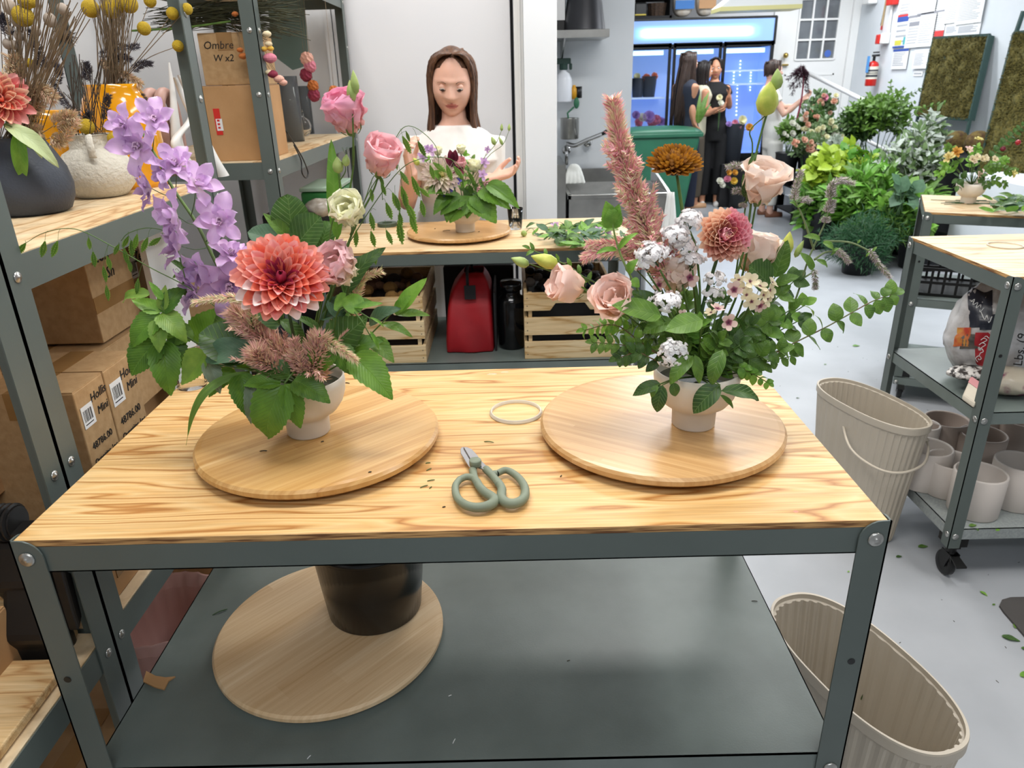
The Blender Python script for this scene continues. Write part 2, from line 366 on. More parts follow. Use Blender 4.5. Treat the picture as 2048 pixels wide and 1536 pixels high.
# ================================================================ room shell
def struct(name,mb,m,**k):
 o=mb.build(name,m,**k); o['kind']='structure'; return o
concrete=mat('painted_concrete_floor','#aeb1b5',.34,c2='#9ea1a5',scale=1.8,detail=8,bump=.02,bscale=30)
struct('floor',MB().box(-1.6,6.4,-2.8,10.4,-.06,0),concrete)
struct('ceiling',MB().box(-1.6,6.4,-2.8,10.4,3.1,3.2),whitep)
struct('wall_left',MB().box(-1.36,-1.26,-2.8,10.4,0,3.1),whitep)
struct('wall_right',MB().box(5.42,5.5,3.0,10.1,0,3.1),bluew)
# far wall, with the opening of the raised door
yb=10.02; dz0=.86
fx0=PY(1560,60,yb).x; fx1=PY(1700,60,yb).x
struct('wall_back',MB().box(1.0,fx0,yb,yb+.1,0,3.1).box(fx1,5.5,yb,yb+.1,0,3.1).box(fx0,fx1,yb,yb+.1,2.98,3.1).box(fx0,fx1,yb,yb+.1,0,dz0),whitep)
# raised door with a nine-pane window
d=struct('door_2',MB(),whiteg)if False else None
dr=thing('door_2','white panelled door with gridded window above the steps','door',(fx0,yb,dz0)); del dr['category']; dr['kind']='structure'
gl=PY(1590,120,yb); gr=PY(1668,120,yb); gz0=gl.z; gz1=2.78; gx0,gx1=gl.x,gr.x
b=MB(); b.box(fx0,gx0,yb+.02,yb+.06,dz0,2.97).box(gx1,fx1,yb+.02,yb+.06,dz0,2.97).box(gx0,gx1,yb+.02,yb+.06,dz0,gz0).box(gx0,gx1,yb+.02,yb+.06,gz1,2.97)
b.build('door_panel',whiteg,dr)
b=MB(); b.box(fx0-.1,fx0,yb-.03,yb+.0,dz0,3.02).box(fx1,fx1+.1,yb-.03,yb,dz0,3.02); b.build('door_frame',whiteg,dr)
b=MB()
for k in range(4):x=lerp(gx0,gx1,k/3); b.box(x-.012,x+.012,yb-.0,yb+.03,gz0,gz1)
for k in range(5):z=lerp(gz0,gz1,k/4); b.box(gx0,gx1,yb+.002,yb+.028,z-.012,z+.012)
b.build('muntin',whiteg,dr)
darkglass=mat('dark_window_glass','#5d6165',.08,c2='#74797e',scale=3)
for i in range(3):
 for j in range(4):
  x0,x1=lerp(gx0,gx1,i/3)+.012,lerp(gx0,gx1,(i+1)/3)-.012; z0,z1=lerp(gz0,gz1,j/4)+.012,lerp(gz0,gz1,(j+1)/4)-.012
  MB().box(x0,x1,yb+.03,yb+.036,z0,z1).build('pane',darkglass,dr)
# raised mouldings of the lower door panels
px0,px1=lerp(fx0,fx1,.14),lerp(fx0,fx1,.86); xm=(px0+px1)/2
b=MB()
for(a,c)in((px0,xm-.03),(xm+.03,px1)):
 for(z0,z1)in((dz0+.12,gz0-.18),):
  b.box(a,c,yb+.012,yb+.02,z0,z0+.02).box(a,c,yb+.012,yb+.02,z1-.02,z1).box(a,a+.02,yb+.012,yb+.02,z0,z1).box(c-.02,c,yb+.012,yb+.02,z0,z1)
b.build('moulding',whiteg,dr)
brass=mat('brass','#b59a55',.25,.9)
kp=PY(1569,111,yb); b=MB(); b.ball((kp.x,yb-.05,kp.z),.035,14,10); b.tube([(kp.x,yb-.04,kp.z),(kp.x,yb+.02,kp.z)],.012); b.build('door_handle',brass,dr,smooth=True)
kp=PY(1567,130,yb); b=MB(); b.box(kp.x-.02,kp.x+.06,yb-.03,yb+.02,kp.z-.012,kp.z+.012); b.build('door_latch',brass,dr,bevel=.005)
sticker=mat('blue_sticker','#4668b8',.5); sp=PY(1657,107,yb); MB().lathe([(.0,0),(.045,0),(.045,.003),(0,.003)],20,M=Matrix.Translation((sp.x,yb+.029,sp.z))@Matrix.Rotation(pi/2,4,'X')).build('window_sticker',sticker,dr)
# steps under the door and the handrail
b=MB()
for k in range(5):b.box(fx0-.1,5.42,yb-.3-(4-k)*.0-k*.28,yb,0,dz0-k*.172)if k<5 else None
struct('trim_2',b,mat('painted_step','#bfc3c8',.6,c2='#b2b7bc',scale=3))
rl=thing('handrail','white tubular handrail sloping down beside the right wall','handrail',(5.2,9.0,0))
A=PX(1612,144,5.2-.25); A=PY(1612,144,9.6); Bp=PX(1893,283,5.3)
b=MB(); b.tube([A,lerp(A,Bp,.96),Bp,(Bp.x,Bp.y,Bp.z-.06),(Bp.x,Bp.y,0)],.028,10); b.build('top_rail',whiteg,rl,smooth=True)
b=MB(); dn=Vector((0,0,-.42)); b.tube([A+dn,lerp(A,Bp,.97)+dn*.9],.022,8); b.build('lower_rail',whiteg,rl,smooth=True)
b=MB(); b.tube([(A.x,A.y,A.z+.02),(A.x,A.y,dz0-.01)],.024,8); b.build('post',whiteg,rl,smooth=True)
# white panel wall behind the woman, black gap, casing and column
yw=3.05
xg=PY(1029,300,yw).x; xc0=PY(1050,300,yw).x; xc1=PY(1114,300,yw-.12).x; xl=PY(700,200,yw).x
struct('wall_middle',MB().box(-1.3,xl-.06,yw,yw+.1,0,3.1).box(-1.3,xg,yw,yw+.1,2.7,3.1),whitep)
d1=thing('door_1','large flat white sliding panel behind the woman','door',(.3,yw,0)); del d1['category']; d1['kind']='structure'
MB().box(xl-.04,xg-.008,yw-.03,yw+.01,.01,2.75).build('door_panel',mat('satin_white_panel','#d8d8da',.38,c2='#d2d2d5',scale=1.2),d1,bevel=.003)
MB().box(xl-.08,xl-.045,yw-.03,yw,.01,2.75).build('door_edge',whitep,d1)
MB().box(xg-.006,xg+.006,yw,yw+.02,0,2.75).build('gap_dark',blackm,d1)  # black strip painted in for the darkness of the open gap
struct('trim_1',MB().box(xg+.008,xc0,yw-.06,yw+.3,0,3.1).box(xg+.03,xg+.04,yw-.068,yw-.06,0,3.1),whiteg,bevel=.004)
struct('wall_column',MB().box(xc0,xc1,yw-.12,yw+.34,0,3.1),mat('column_white','#dee1e4',.5))
# alcove wall behind the sink
ys=5.0; xs1=PY(1268,60,ys).x
struct('wall_alcove',MB().box(xc0,xs1,ys,ys+.22,0,3.1),bluew)
struct('wall_alcove_side',MB().box(xc0-.06,xc0,yw+.34,ys,0,3.1),whitep)
# ceiling light fixtures
for i,(x,y,z,sx,sy,p)in enumerate(LIGHTS):
 t=thing('ceiling_light','flush white ceiling light panel '+['above the near workbench','above the left shelving','between second bench and sink','above the nearer cart','above the open floor behind the sink','above the potted greens','in front of the cooler','beside the raised door','behind the camera'][i],'light',(x,y,z),'ceiling lights')
 MB().box(x-sx/2-.02,x+sx/2+.02,y-sy/2-.02,y+sy/2+.02,z,3.1).build('housing',whitep,t)
# ================================================================ steel benches, carts and shelving
boltmb=MB(); boltmb.lathe([(.0,.0045),(.0035,.0045),(.004,.003),(.0085,.003),(.0108,.0015),(.011,0)],18)
bm_=boltmb.build('bolt_src',zinc,None,smooth=True); BOLT=bm_.data; BOLT.name='bolt'; bpy.data.objects.remove(bm_)
def bolt(parent,p,n,s=1.0):
 q=Vector(n).to_track_quat('Z','Y').to_matrix().to_4x4(); return inst('bolt',BOLT,parent,Matrix.Translation(p)@q@Matrix.Scale(s,4))
def leg_mb(sx,sy,H,z0=.14,lw=.041,th=.0025):
 """L-shaped upright at a corner; sx, sy = direction in which the plates run"""
 b=MB(); r=.03; n=6
 arcp=[(lw-r+r*sin(a),H-r+r*cos(a))for a in[k*pi/2/n for k in range(n+1)]]
 prof=[(0,z0),(0,H)]+arcp+[(lw,z0)]
 b.poly([(sx*a,0,z)for a,z in prof],(0,sy,0),th)
 b.poly([(0,sy*a,z)for a,z in prof],(sx,0,0),th)
 return b
def bench(name,label,loc,W=1.2,D=.605,H=1.08,rz=0,wheels=True,topm=None,midz=.646,lowz=None,cat='workbench',lowm=None):
 t=thing(name,label,cat,(0,0,0)); e=.004; dz=H-1.08
 z0=.14 if wheels else .0
 for sx,sy,x,y in((1,1,0,0),(-1,1,W,0),(1,-1,0,D),(-1,-1,W,D)):
  b=leg_mb(sx,sy,H+.001,z0); o=b.build('leg',steel,t);
  for v in o.data.vertices:v.co+=Vector((x,y,0))
# top rails
 for(a,c)in((0,'f'),(0,'b')):
  y0=e if c=='f' else D-e-.003
  MB().box(e,W-e,y0,y0+.003,H-.053,H-.011).box(e,W-e,y0 if c=='f' else y0-.02,y0+.02 if c=='f' else y0+.003,H-.053,H-.051).build('rail',steel,t)
 for x in(e,W-e-.003):MB().box(x,x+.003,e,D-e,H-.053,H-.011).build('side_rail',steel,t)
# plywood top: face and the layered edge
 tp=MB().box(e,W-e,e,D-e,H-.011,H); tp.mi=[1,0,1,1,1,1]
 tp.build('tabletop',[topm or ply,plyedge],t,bevel=.0008)
 zs=[(midz+dz,'shelf')]+([(lowz+dz,'lower_shelf')]if lowz else[])
 for z,nm in zs:
  b=MB(); b.box(e,W-e,e,D-e,z-.003,z); b.box(e,W-e,e,e+.002,z-.042,z).box(e,W-e,D-e-.002,D-e,z-.042,z).box(e,e+.002,e,D-e,z-.042,z).box(W-e-.002,W-e,e,D-e,z-.042,z)
  b.build(nm,lowm if(lowm and nm=='lower_shelf')else steel_shelf,t)
 for z in[H-.028]+[zz-.028 for zz,_ in zs]:
  for x in(.018,W-.018):bolt(t,(x,-.0005,z),(0,-1,0)); bolt(t,(x,D+.0005,z),(0,1,0))
  for y in(.018,D-.018):bolt(t,(-.0005,y,z),(-1,0,0)); bolt(t,(W+.0005,y,z),(1,0,0))
 for x in(.018,W-.018):
  for z in(H-.243,):MB().lathe([(.0,0),(.0055,0),(.0055,.0006),(0,.0006)],12,M=Matrix.Translation((x,-.0005,z))@Matrix.Rotation(pi/2,4,'X')).build('punched_hole',black,t)
 if wheels:
  for x in(.045,W-.045):
   for y in(.045,D-.045):caster(t,(x,y),z0)
 t.location=loc; t.rotation_euler=(0,0,rz); return t
def caster(t,xy,z0):
 x,y=xy; b=MB()
 b.box(x-.032,x+.032,y-.032,y+.032,z0-.006,z0+.03).box(x-.02,x+.02,y-.02,y+.02,z0-.022,z0-.006)
 b.tube([(x,y,z0-.02),(x,y,z0-.045)],.018,12)
 b.poly([(x-.018,y-.03,z0-.04),(x-.018,y+.02,z0-.04),(x-.018,y+.028,z0-.08),(x-.018,y+.005,z0-.105),(x-.018,y-.012,z0-.1)],(1,0,0),.003)
 b.poly([(x+.015,y-.03,z0-.04),(x+.015,y+.02,z0-.04),(x+.015,y+.028,z0-.08),(x+.015,y+.005,z0-.105),(x+.015,y-.012,z0-.1)],(1,0,0),.003)
 o=b.build('caster',black,t)
 Mw=Matrix.Translation((x,y+.01,.045))@Matrix.Rotation(pi/2,4,'Y')
 MB().lathe([(.0,-.011),(.026,-.012),(.04,-.013),(.045,-.008),(.045,.008),(.04,.013),(.026,.012),(0,.011)],24,M=Mw).build('wheel',black,o,smooth=True)
 MB().poly([(x-.014,y-.03,z0-.05),(x+.014,y-.03,z0-.05),(x+.018,y-.075,z0-.062),(x-.018,y-.075,z0-.062)],(0,0,1),.006).build('brake',black,o)
plyedge=mat('plywood_edge','#c79b63',.7,c2='#6b4526',scale=260,stretch=(.05,.05,1),detail=3,lo=.42,hi=.62)
bench('workbench','near workbench with plywood top, two vases and sage snips',(0,0,0))
bench('workbench','second workbench behind, where the woman in white works',(-.035,1.775,0),topm=plyl)
perf=mat('pale_grey_liner','#8b9190',.5,c2='#9ba19f',scale=150)
bench('rolling_cart','nearer grey green cart on casters holding bagged mix and pots',(2.146,1.223,0),W=1.2,D=.6,lowz=.215,cat='cart',topm=plyl,lowm=perf)
th2=RAD(-26)
bench('rolling_cart','farther grey green cart on casters topped by a small flower bowl',(2.71,2.753,0),W=1.1,D=.6,H=1.0,rz=th2,lowz=.215,cat='cart',topm=plyl)
C2=Matrix.Translation((2.71,2.753,0))@Matrix.Rotation(th2,4,'Z')
def upright(x,y,sx,sy,z0,z1,wx=.045,wy=.045):
 b=MB(); b.box(min(x,x+sx*wx),max(x,x+sx*wx),min(y,y+sy*.0025),max(y,y+sy*.0025),z0,z1)
 b.box(min(x,x+sx*.0025),max(x,x+sx*.0025),min(y,y+sy*wy),max(y,y+sy*wy),z0,z1); return b
def shelving(label,x0,x1,y0,y1,levels,H=2.35,holes=(1,0,0),panels=None):
 t=thing('shelving_unit',label,'shelving',(x0,y0,0)); e=.003
 for x,sx in((x0,1),(x1,-1)):
  for y,sy in((y0,1),(y1,-1)):upright(x,y,sx,sy,0,H).build('upright',steel,t)
 for z in levels:
  MB().box(x1-e-.002,x1-e,y0+e,y1-e,z-.055,z-.002).build('long_beam',steel,t); MB().box(x0+e,x0+e+.002,y0+e,y1-e,z-.055,z-.002).build('long_beam',steel,t)
  MB().box(x0+e,x1-e,y0+e,y0+e+.002,z-.055,z-.002).build('short_beam',steel,t); MB().box(x0+e,x1-e,y1-e-.002,y1-e,z-.055,z-.002).build('short_beam',steel,t)
  MB().box(x0+e+.003,x1-e-.003,y0+e+.003,y1-e-.003,z-.014,z).build('shelf_board',shelfply,t,bevel=.0008)
  for y in(y0+.022,y1-.022):bolt(t,(x1+.0006,y,z-.03),(1,0,0),.75)
  bolt(t,(x1-.022,y0-.0006,z-.03),(0,-1,0),.75)
 zz=sorted(levels)
 for a in[1.09,1.62,1.8,2.0]:
  for y in(y0+.022,y1-.022):bolt(t,(x1+.0006,y,a),(1,0,0),.75)
  bolt(t,(x1-.022,y0-.0006,a),(0,-1,0),.75)
 return t
shelfply=wood('shelf_plywood','#dcc6a2','#b9966a','#e4d4b6',1.0,7,(9,1.3,6),.55)
shelving('nearest shelving unit at left holding boxes, caulk gun and wooden case',-.63,-.03,-.9,.188,[.765,.16])
shelving('shelving unit at left holding dried flower vases above cardboard boxes',-.63,-.03,.191,1.035,[1.425,.765,.10])
shelving('farther shelving unit turned side on with boxes and glass cylinders',-.66,-.055,1.60,2.96,[1.42,.62,2.02])
# ================================================================ on and under the near workbench
def turntable(name,label,c,r,z,m,edge=None,th=.013):
 t=thing(name,label,'turntable',(c[0],c[1],z)); zt=z+.026
 MB().lathe([(0,.0),(.095,.0),(.095,.008),(0,.008)],40,c=(c[0],c[1],z)).build('swivel_base',black,t)
 MB().lathe([(0,.008),(r*.93,.008),(r-.004,.0105),(r,.014),(r,.021),(r-.004,.0255),(r-.012,.026),(0,.026)],96,c=(c[0],c[1],z)).build('board',m,t,smooth=False,org=None)
 return t
def bench_clean():pass
for nm,lab,c,r,m in(('turntable','laminated bamboo lazy susan on near bench under the left vase',(.362,.272),.2,bamboo),
('turntable','bamboo lazy susan on near bench under the right vase',(.940,.285),.204,bamboo2)):
 turntable(nm,lab,c,r,1.08,m)
turntable('turntable','pale wooden lazy susan lying on the steel shelf under the bench',(.325,.29),.217,.646,rubberw)
turntable('turntable','bamboo lazy susan on the second bench in front of the woman',(.488,2.055),.205,1.08,bamboo2)
def bowl_vase(label,x,y,z,s=1.0,m=None):
 t=thing('footed_vase',label,'vase',(x,y,z),None)
 pr=[(0,.0),(.033,.0),(.0352,.003),(.036,.031),(.039,.035),(.052,.042),(.062,.056),(.0675,.072),(.0692,.088),(.068,.100),(.0664,.1005),(.0655,.099),(.066,.088),(.064,.072),(.058,.056),(.048,.046),(0,.043)]
 MB().lathe([(a*s,b*s)for a,b in pr],64,c=(x,y,z)).build('bowl',m or ceram,t,smooth=True)
 MB().lathe([(0,.08*s),(.063*s,.08*s)],32,c=(x,y,z)).build('water',mat('dark_water','#2e3326',.1),t)
 return t
V1=(.346,.268); V2=(.990,.262); ZV=1.106
bowl_vase('cream footed bowl vase holding the coral dahlia arrangement',V1[0],V1[1],ZV)
bowl_vase('cream footed bowl vase holding the pink dahlia and peach arrangement',V2[0],V2[1],ZV)
# ring
c=(PZ(978,826,1.08)+PZ(1086,824,1.08))/2; rp=mat('translucent_white_plastic','#e6ddcb',.3,trans=.35,ior=1.3)
o=MB().lathe([(.044,.0),(.0485,.0),(.0485,.0025),(.0465,.004),(.0465,.006),(.044,.006),(.044,0)],64,c=(c.x,c.y-.003,1.0803)).build('plastic_ring',rp,None,smooth=True,org=(c.x,c.y,1.08))
prop(o,'clear white plastic ring lying on the near bench between the vases','ring')
# snips
sage=mat('sage_rubber','#7b8470',.55,c2='#737c69',scale=30)
def S8(x,y,z=1.092):return PZ(880+x/8.533,870+y/8.533,z)
t=thing('floral_snips','sage green handled flower snips lying open on the bench','scissors',S8(605,600,1.08))
L1=[(335,760),(270,850),(262,960),(310,1090),(430,1190),(600,1235),(780,1220),(900,1165),(925,1100),(860,1040),(760,975),(680,890),(630,800),(570,735),(450,715)]
L2=[(975,655),(1120,600),(1270,670),(1400,800),(1455,950),(1420,1090),(1290,1165),(1150,1160),(1055,1090),(1050,990),(1055,920),(1010,830),(930,740),(900,670)]
def loop(L,shank):
 b=MB(); pts=spline([S8(x,y,1.0905)for x,y in L]+[S8(*L[0],1.0905)],5); n=len(pts)
 b.tube(pts,[.0052+.0022*sin(pi*i/n)**2 for i in range(n)],12,cap=False)
 b.tube(spline([S8(x,y,1.0905)for x,y in shank],5),[.0062]*5+[.0058]*(len(spline([S8(x,y)for x,y in shank],5))-5),12)
 return b.build('handle',sage,t,smooth=True)
h1=loop(L1,[(560,600),(575,680),(600,760),(650,850)]); h2=loop(L2,[(780,580),(860,660),(940,750),(1010,850)])
bl=mat('polished_blade','#cfcfd2',.2,1)
MB().poly([S8(x,y,1.089)for x,y in[(352,330),(345,260),(372,226),(410,222),(560,395),(650,520),(640,590),(520,580),(480,540)]][::-1],(0,0,1),.0022).build('blade',bl,t,bevel=.0006)
MB().poly([S8(x,y,1.0915)for x,y in[(400,222),(470,226),(545,262),(640,365),(700,450),(790,540),(740,600),(600,560),(520,430)]][::-1],(0,0,1),.0022).build('blade',bl,t,bevel=.0006)
k=S8(605,520,1.094); MB().lathe([(0,.0),(.0088,.0),(.0095,.0015),(.0095,.009),(.0085,.0105),(0,.0105)],32,c=k).build('pivot_knob',sage,t,smooth=True)
k=S8(985,1080,1.0895); MB().cbox(k,(.006,.01,.006)).build('stop_pin',black,t)
# clippings on bench and turntables
clip=mat('plant_clipping','#5d6a3a',.7); clipd=mat('dark_clipping','#3d3526',.8)
def crumb(name,label,u,v,z,L,ang,m=clip,r=.0009,cat='clipping',group=None):
 p=PZ(u,v,z); d=Vector((cos(ang),sin(ang),.05))*L/2
 o=MB().tube(spline([p-d+Vector((0,0,r)),p+Vector((0,0,r+L*.06)),p+d+Vector((0,0,r))],3),[r*.6,r,r,r,r,r,r*.5],5).build(name,m,None,org=p); prop(o,label,cat,group)
for i,(u,v,z,L,a,m,lab)in enumerate([(978,885,1.08,.018,-.35,clip,'short green stem clipping beyond the snips'),(858,940,1.08,.01,.7,clip,'tiny green sprig right of the left lazy susan'),(862,962,1.08,.012,.2,clip,'flat yellow green clipping right of the left lazy susan'),
(848,974,1.08,.013,.5,clip,'curled dark leaf bit nearest the left lazy susan edge'),(861,976,1.08,.006,1.,clip,'speck of leaf just right of the curled leaf bit'),(888,1015,1.08,.005,.3,clipd,'brown crumb left of the snips'),
(856,927,1.08,.008,.1,clip,'thin fibre beside the left lazy susan'),(695,767,1.08,.012,-.5,clipd,'dark twig bit behind the left lazy susan'),(527,903,1.106,.012,.0,clipd,'dark crumb in front of the left vase on its lazy susan'),
(1143,789,1.08,.01,-.7,clip,'green clipping behind the right lazy susan'),(1122,953,1.08,.005,1,clipd,'brown crumb left of the right lazy susan'),(645,884,1.106,.005,.4,clipd,'small crumb at the foot of the left vase'),(740,945,1.106,.005,.2,clipd,'dark crumb on the front rim of the left lazy susan')]):
 crumb('stem_clipping',lab,u,v,z,L,a,m)
# specks on the lower steel shelf
for(u,v,L,a,m,lab)in((1745,0,0,0,None,''),(440,1225,.03,.55,stemd,'short twig lying on the shelf left of the pale lazy susan'),(900,1392,.006,.4,paper,'white shred on the shelf right of the pale lazy susan'),(908,1483,.01,1.2,paper,'longer white shred near the shelf front'),(618,1515,.008,1.,paper,'white shred at the front shelf edge'),
(1137,1322,.006,.3,clipd,'dark speck in the middle of the steel shelf'),(1509,1203,.012,-.2,clipd,'dark curled leaf bit at the right of the shelf')):
 if m:crumb('shelf_debris',lab,u,v,.646,L,a,m,.0012 if L>.02 else .0008)
# black pot standing on the lower lazy susan
pc=(.402,.352); t=thing('plant_pot','black glossy cylindrical pot standing on the pale lazy susan','pot',(pc[0],pc[1],.672))
MB().lathe([(0,0),(.088,0),(.092,.004),(.1,.08),(.108,.165),(.111,.166),(.111,.18),(.105,.18),(.1,.16),(.088,.01),(0,.01)],64,c=(pc[0],pc[1],.672)).build('body',mat('gloss_black_pot','#141312',.22),t,smooth=True)
# torn cardboard
q=[PZ(u,v,.647)for u,v in((293,1344),(312,1354),(332,1357),(351,1355),(338,1363),(329,1381),(310,1376),(287,1365))]
o=MB().poly(q[::-1],(0,0,1),.003).build('cardboard_scrap',kraft2,None,org=q[0]); prop(o,'torn brown cardboard scrap at the left edge of the lower shelf','scrap')
# pink and red paint marks are flat stains in the plywood: thin flat films
st=mat('pink_stain','#dba79a',.5,c2='#e3c088',scale=60)
def stain(label,u,v,rx,ry,m=st,z=1.0802):
 c=PZ(u,v,z); b=MB(); n=22; rr=random.Random(int(u)); b.add([(c.x+rx*cos(2*pi*k/n)*(.6+.5*rr.random()),c.y+ry*sin(2*pi*k/n)*(.6+.5*rr.random()),z)for k in range(n)],[tuple(range(n))])
 o=b.build('stain',m,None,org=c); prop(o,label,'stain')
stain('faint pink stain at the back edge of the near bench',985,748,.012,.006); stain('faint pink smudge at back edge right of the larger stain',1010,744,.01,.004); stain('small red stain near the right front bench corner',1592,1023,.004,.004,mat('red_stain','#d98a70',.5))
# scratched ring on the rail
# ================================================================ leaves, petals, flowers
W_oval=lambda t:.30*sin(pi*min(1,t**.85*1.0))**.75*(1-.25*t)+.0*t
W_round=lambda t:.47*sin(pi*t**.9)**.55
W_serr=lambda t:.42*sin(pi*t**.62)**.85*(1-.15*t)
W_lance=lambda t:.17*sin(pi*t**.8)**.8
W_grass=lambda t:.034*(min(1,t*4+.4))*(1-t**2.2)+.0005
W_strap=lambda t:.075*sin(pi*t**.8)**.7
LM={}
g_dark=leafmat('leaf_deep_green','#2d4c20','#4a702c','#86a765',veins=.75,freq=8)
g_mid=leafmat('leaf_mid_green','#466b26','#6b9236','#93b56b',veins=.6,freq=7)
g_light=leafmat('leaf_light_green','#5a8f2c','#86b545','#a9c76c',veins=.35,freq=9)
g_rasp=leafmat('leaf_bramble_green','#3b641c','#66932c','#77a44a',veins=.8,freq=14)
g_raspl=leafmat('leaf_young_bramble','#5f8a33','#8aab45','#6f4a35',veins=.4,freq=14)
g_blue=leafmat('leaf_blue_green','#3b5c40','#57795a','#8aa584',veins=.4,freq=9,rough=.5)
g_yel=leafmat('leaf_yellow_green','#8fae2a','#b9cc4a','#c9d77a',veins=.2)
g_silver=leafmat('leaf_silver','#8d9a88','#c6cdc2','#aeb9a8',veins=.1)
g_grey=leafmat('leaf_grey_underside','#6f8068','#8e9f86','#a9b79f',veins=.5,freq=12)
def lm(kind,m,var=0):
 k=(kind,m.name,var)
 if k in LM:return LM[k]
 cv=[arc(-.9,.35),arc(-1.5,.6),arc(.5,-.2),arc(-.3,.1)][var%4]
 fd=[.25,.15,.35,.2][var%4]
 a=dict(oval=(W_oval,6,10,0),round=(W_round,8,12,0),serr=(W_serr,8,30,.07),lance=(W_lance,4,10,0),grass=(W_grass,2,16,0),strap=(W_strap,4,14,0),tiny=(W_oval,2,4,0))[kind]
 LM[k]=blade_mesh('leaf',m,a[0],nu=a[1],nv=a[2],curl=cv,fold=fd,serr=a[3],nserr=10,wave=[.012,.02,.008,.015][var%4]*(0 if kind in('grass','tiny')else 1),nwave=2)
 return LM[k]
def leaf(parent,kind,m,base,tip,w=1.,nrm=None,var=0,name='leaf',label=None,L=None):
 base,tip=Vector(base),Vector(tip); d=tip-base; L=L or d.length
 if nrm is None:nrm=(CV-base).normalized()*.8+Vector((0,0,.6))
 return inst(name,lm(kind,m,var),parent,frame(base,d,nrm,(L*w,L,L)),label=label)
Y1=.268; Y2=.262
def A1(u,v,d=0.):return PY(u,v,Y1+d)
def A2(u,v,d=0.):return PY(u,v,Y2+d)
def stem(parent,pts,r=.0018,m=None,name='stem',n=6,taper=.6):
 s=spline(pts,5); k=len(s); return MB().tube(s,[r*(1-(1-taper)*i/k)for i in range(k)],n).build(name,m or stemg,parent,smooth=True)
def along(pts,t):
 s=spline(pts,12); q=t*(len(s)-1); i=min(int(q),len(s)-2); return lerp(s[i],s[i+1],q-i),(s[i+1]-s[i]).normalized()
def sprig(name,label,pts,kind,m,n,size,cat='foliage',t0=.25,w=1.,ang=.9,var=(0,1,3),r=.0016,sm=None,pair=False,group=None,tipleaf=True,grow=(1.,.6),seed=1,droop=.15):
 rr=random.Random(seed*31+n); root=thing(name,label,cat,pts[0],group); stem(root,pts,r,sm)
 for k in range(n):
  t=lerp(t0,.98,k/max(1,n-1)); p,d=along(pts,t); sd=(CV-p).normalized().cross(d).normalized(); up=d.cross(sd)
  for side in((1,-1)if pair else((1,)if k%2 else(-1,))):
   a=ang*(.8+.4*rr.random()); L=size*lerp(grow[0],grow[1],t)*(.85+.3*rr.random())
   dr=d*cos(a)+sd*sin(a)*side+up*(rr.random()-.5)*.7+Vector((0,0,-droop)); leaf(root,kind,m,p,p+dr.normalized()*L,w,None if rr.random()<.7 else Vector((rr.random()-.5,rr.random()-.5,1)),var[rr.randrange(len(var))])
 if tipleaf:p,d=along(pts,1.); leaf(root,kind,m,p,p+d*size*grow[1],w,None,var[0])
 return root
# ---- flower pieces
def pm(key,m,width,**k):
 if key not in LM:LM[key]=blade_mesh('petal',m,width,**k)
 return LM[key]
W_dp=lambda t:.23*sin(pi*min(1,t*.93+.05))**.6*(.55+.6*t)
W_tul=lambda t:.5*(sin(pi*min(1.,.12+t*.6)))**.9*(1 if t<.85 else 1-(t-.85)*1.3)
coral_in=petalmat('petal_crimson',[(0,'#6d1338'),(.6,'#9c1f45'),(1,'#c04260')],streak=.1)
coral=petalmat('petal_coral',[(0,'#b5284a'),(.3,'#e4544a'),(.65,'#f28064'),(1,'#f7aea0')],streak=.35,streakc='#f6a768',vary=.5)
coralp=petalmat('petal_coral_rose',[(0,'#b83656'),(.5,'#e66a6c'),(1,'#f7b8b4')],streak=.3,streakc='#f9c3a5',vary=.4)
whitetip=petalmat('petal_white_tip',[(0,'#c9404e'),(.35,'#eba79c'),(.6,'#f3dfdb'),(1,'#f7efec')],streak=.2,vary=.2)
peachy=petalmat('petal_peach',[(0,'#f29d84'),(.5,'#f8c3a6'),(1,'#fce0c6')],streak=.2,vary=.3)
pinky=petalmat('petal_rose',[(0,'#e9718c'),(.5,'#f393a6'),(1,'#f9c0c8')],streak=.2,vary=.3)
salmon=petalmat('petal_salmon_dull',[(0,'#d98a78'),(.5,'#eeb3a3'),(1,'#f7d2c2')],streak=.2,vary=.3)
def dahlia(label,c,nrm,R,n,phimax,cols,stempts=None,hubc=None,Lmin=.17,wid=1.,name='dahlia',cupk=.7,name_p='petal',stemm=None,curl_out=-.35,flat=.25):
 c=Vector(c); z=Vector(nrm).normalized(); root=thing(name,label,'flower',c); x=z.orthogonal().normalized(); y=z.cross(x)
 MB().ball(c-z*R*.16,R*.16,14,8).build('flower_head',hubc or coral_in,root,smooth=True)
 if stempts:stem(root,stempts,.0035,stemm or stemd)
 for k in range(n):
  t=(k+.5)/n; phi=lerp(.12,phimax,t**.62); a=k*2.39996+.1*sin(k); rad=x*cos(a)+y*sin(a)
  L=R*lerp(Lmin,1.0,min(1,t**.7*1.12)); d=z*cos(phi)+rad*sin(phi); nn=z*sin(phi)-rad*cos(phi)
  nn=nn*.9+z*.3
  m=cols(t,rad,rad.dot(RIGHT),rad.dot(UP),k)
  inner=t<.25; key=('dp',m.name,inner)
  me=pm(key,m,W_dp,nu=6,nv=8,curl=arc(1.2,.2)if inner else arc(curl_out+.5,.12),cup=cupk*(2.1 if inner else 1.1))
  inst(name_p,me,root,frame(c+d*R*.1-z*R*.2*max(0,1-t*2.2),d,nn,(L*wid*(1.15 if inner else 1.0),L,L*.9)))
 return root
W_cup=lambda t:.40*(.16+.84*sin(pi/2*min(1.,t/.62))**1.1)*(1. if t<.72 else max(.02,1-((t-.72)/.28)**2.6)**.5)
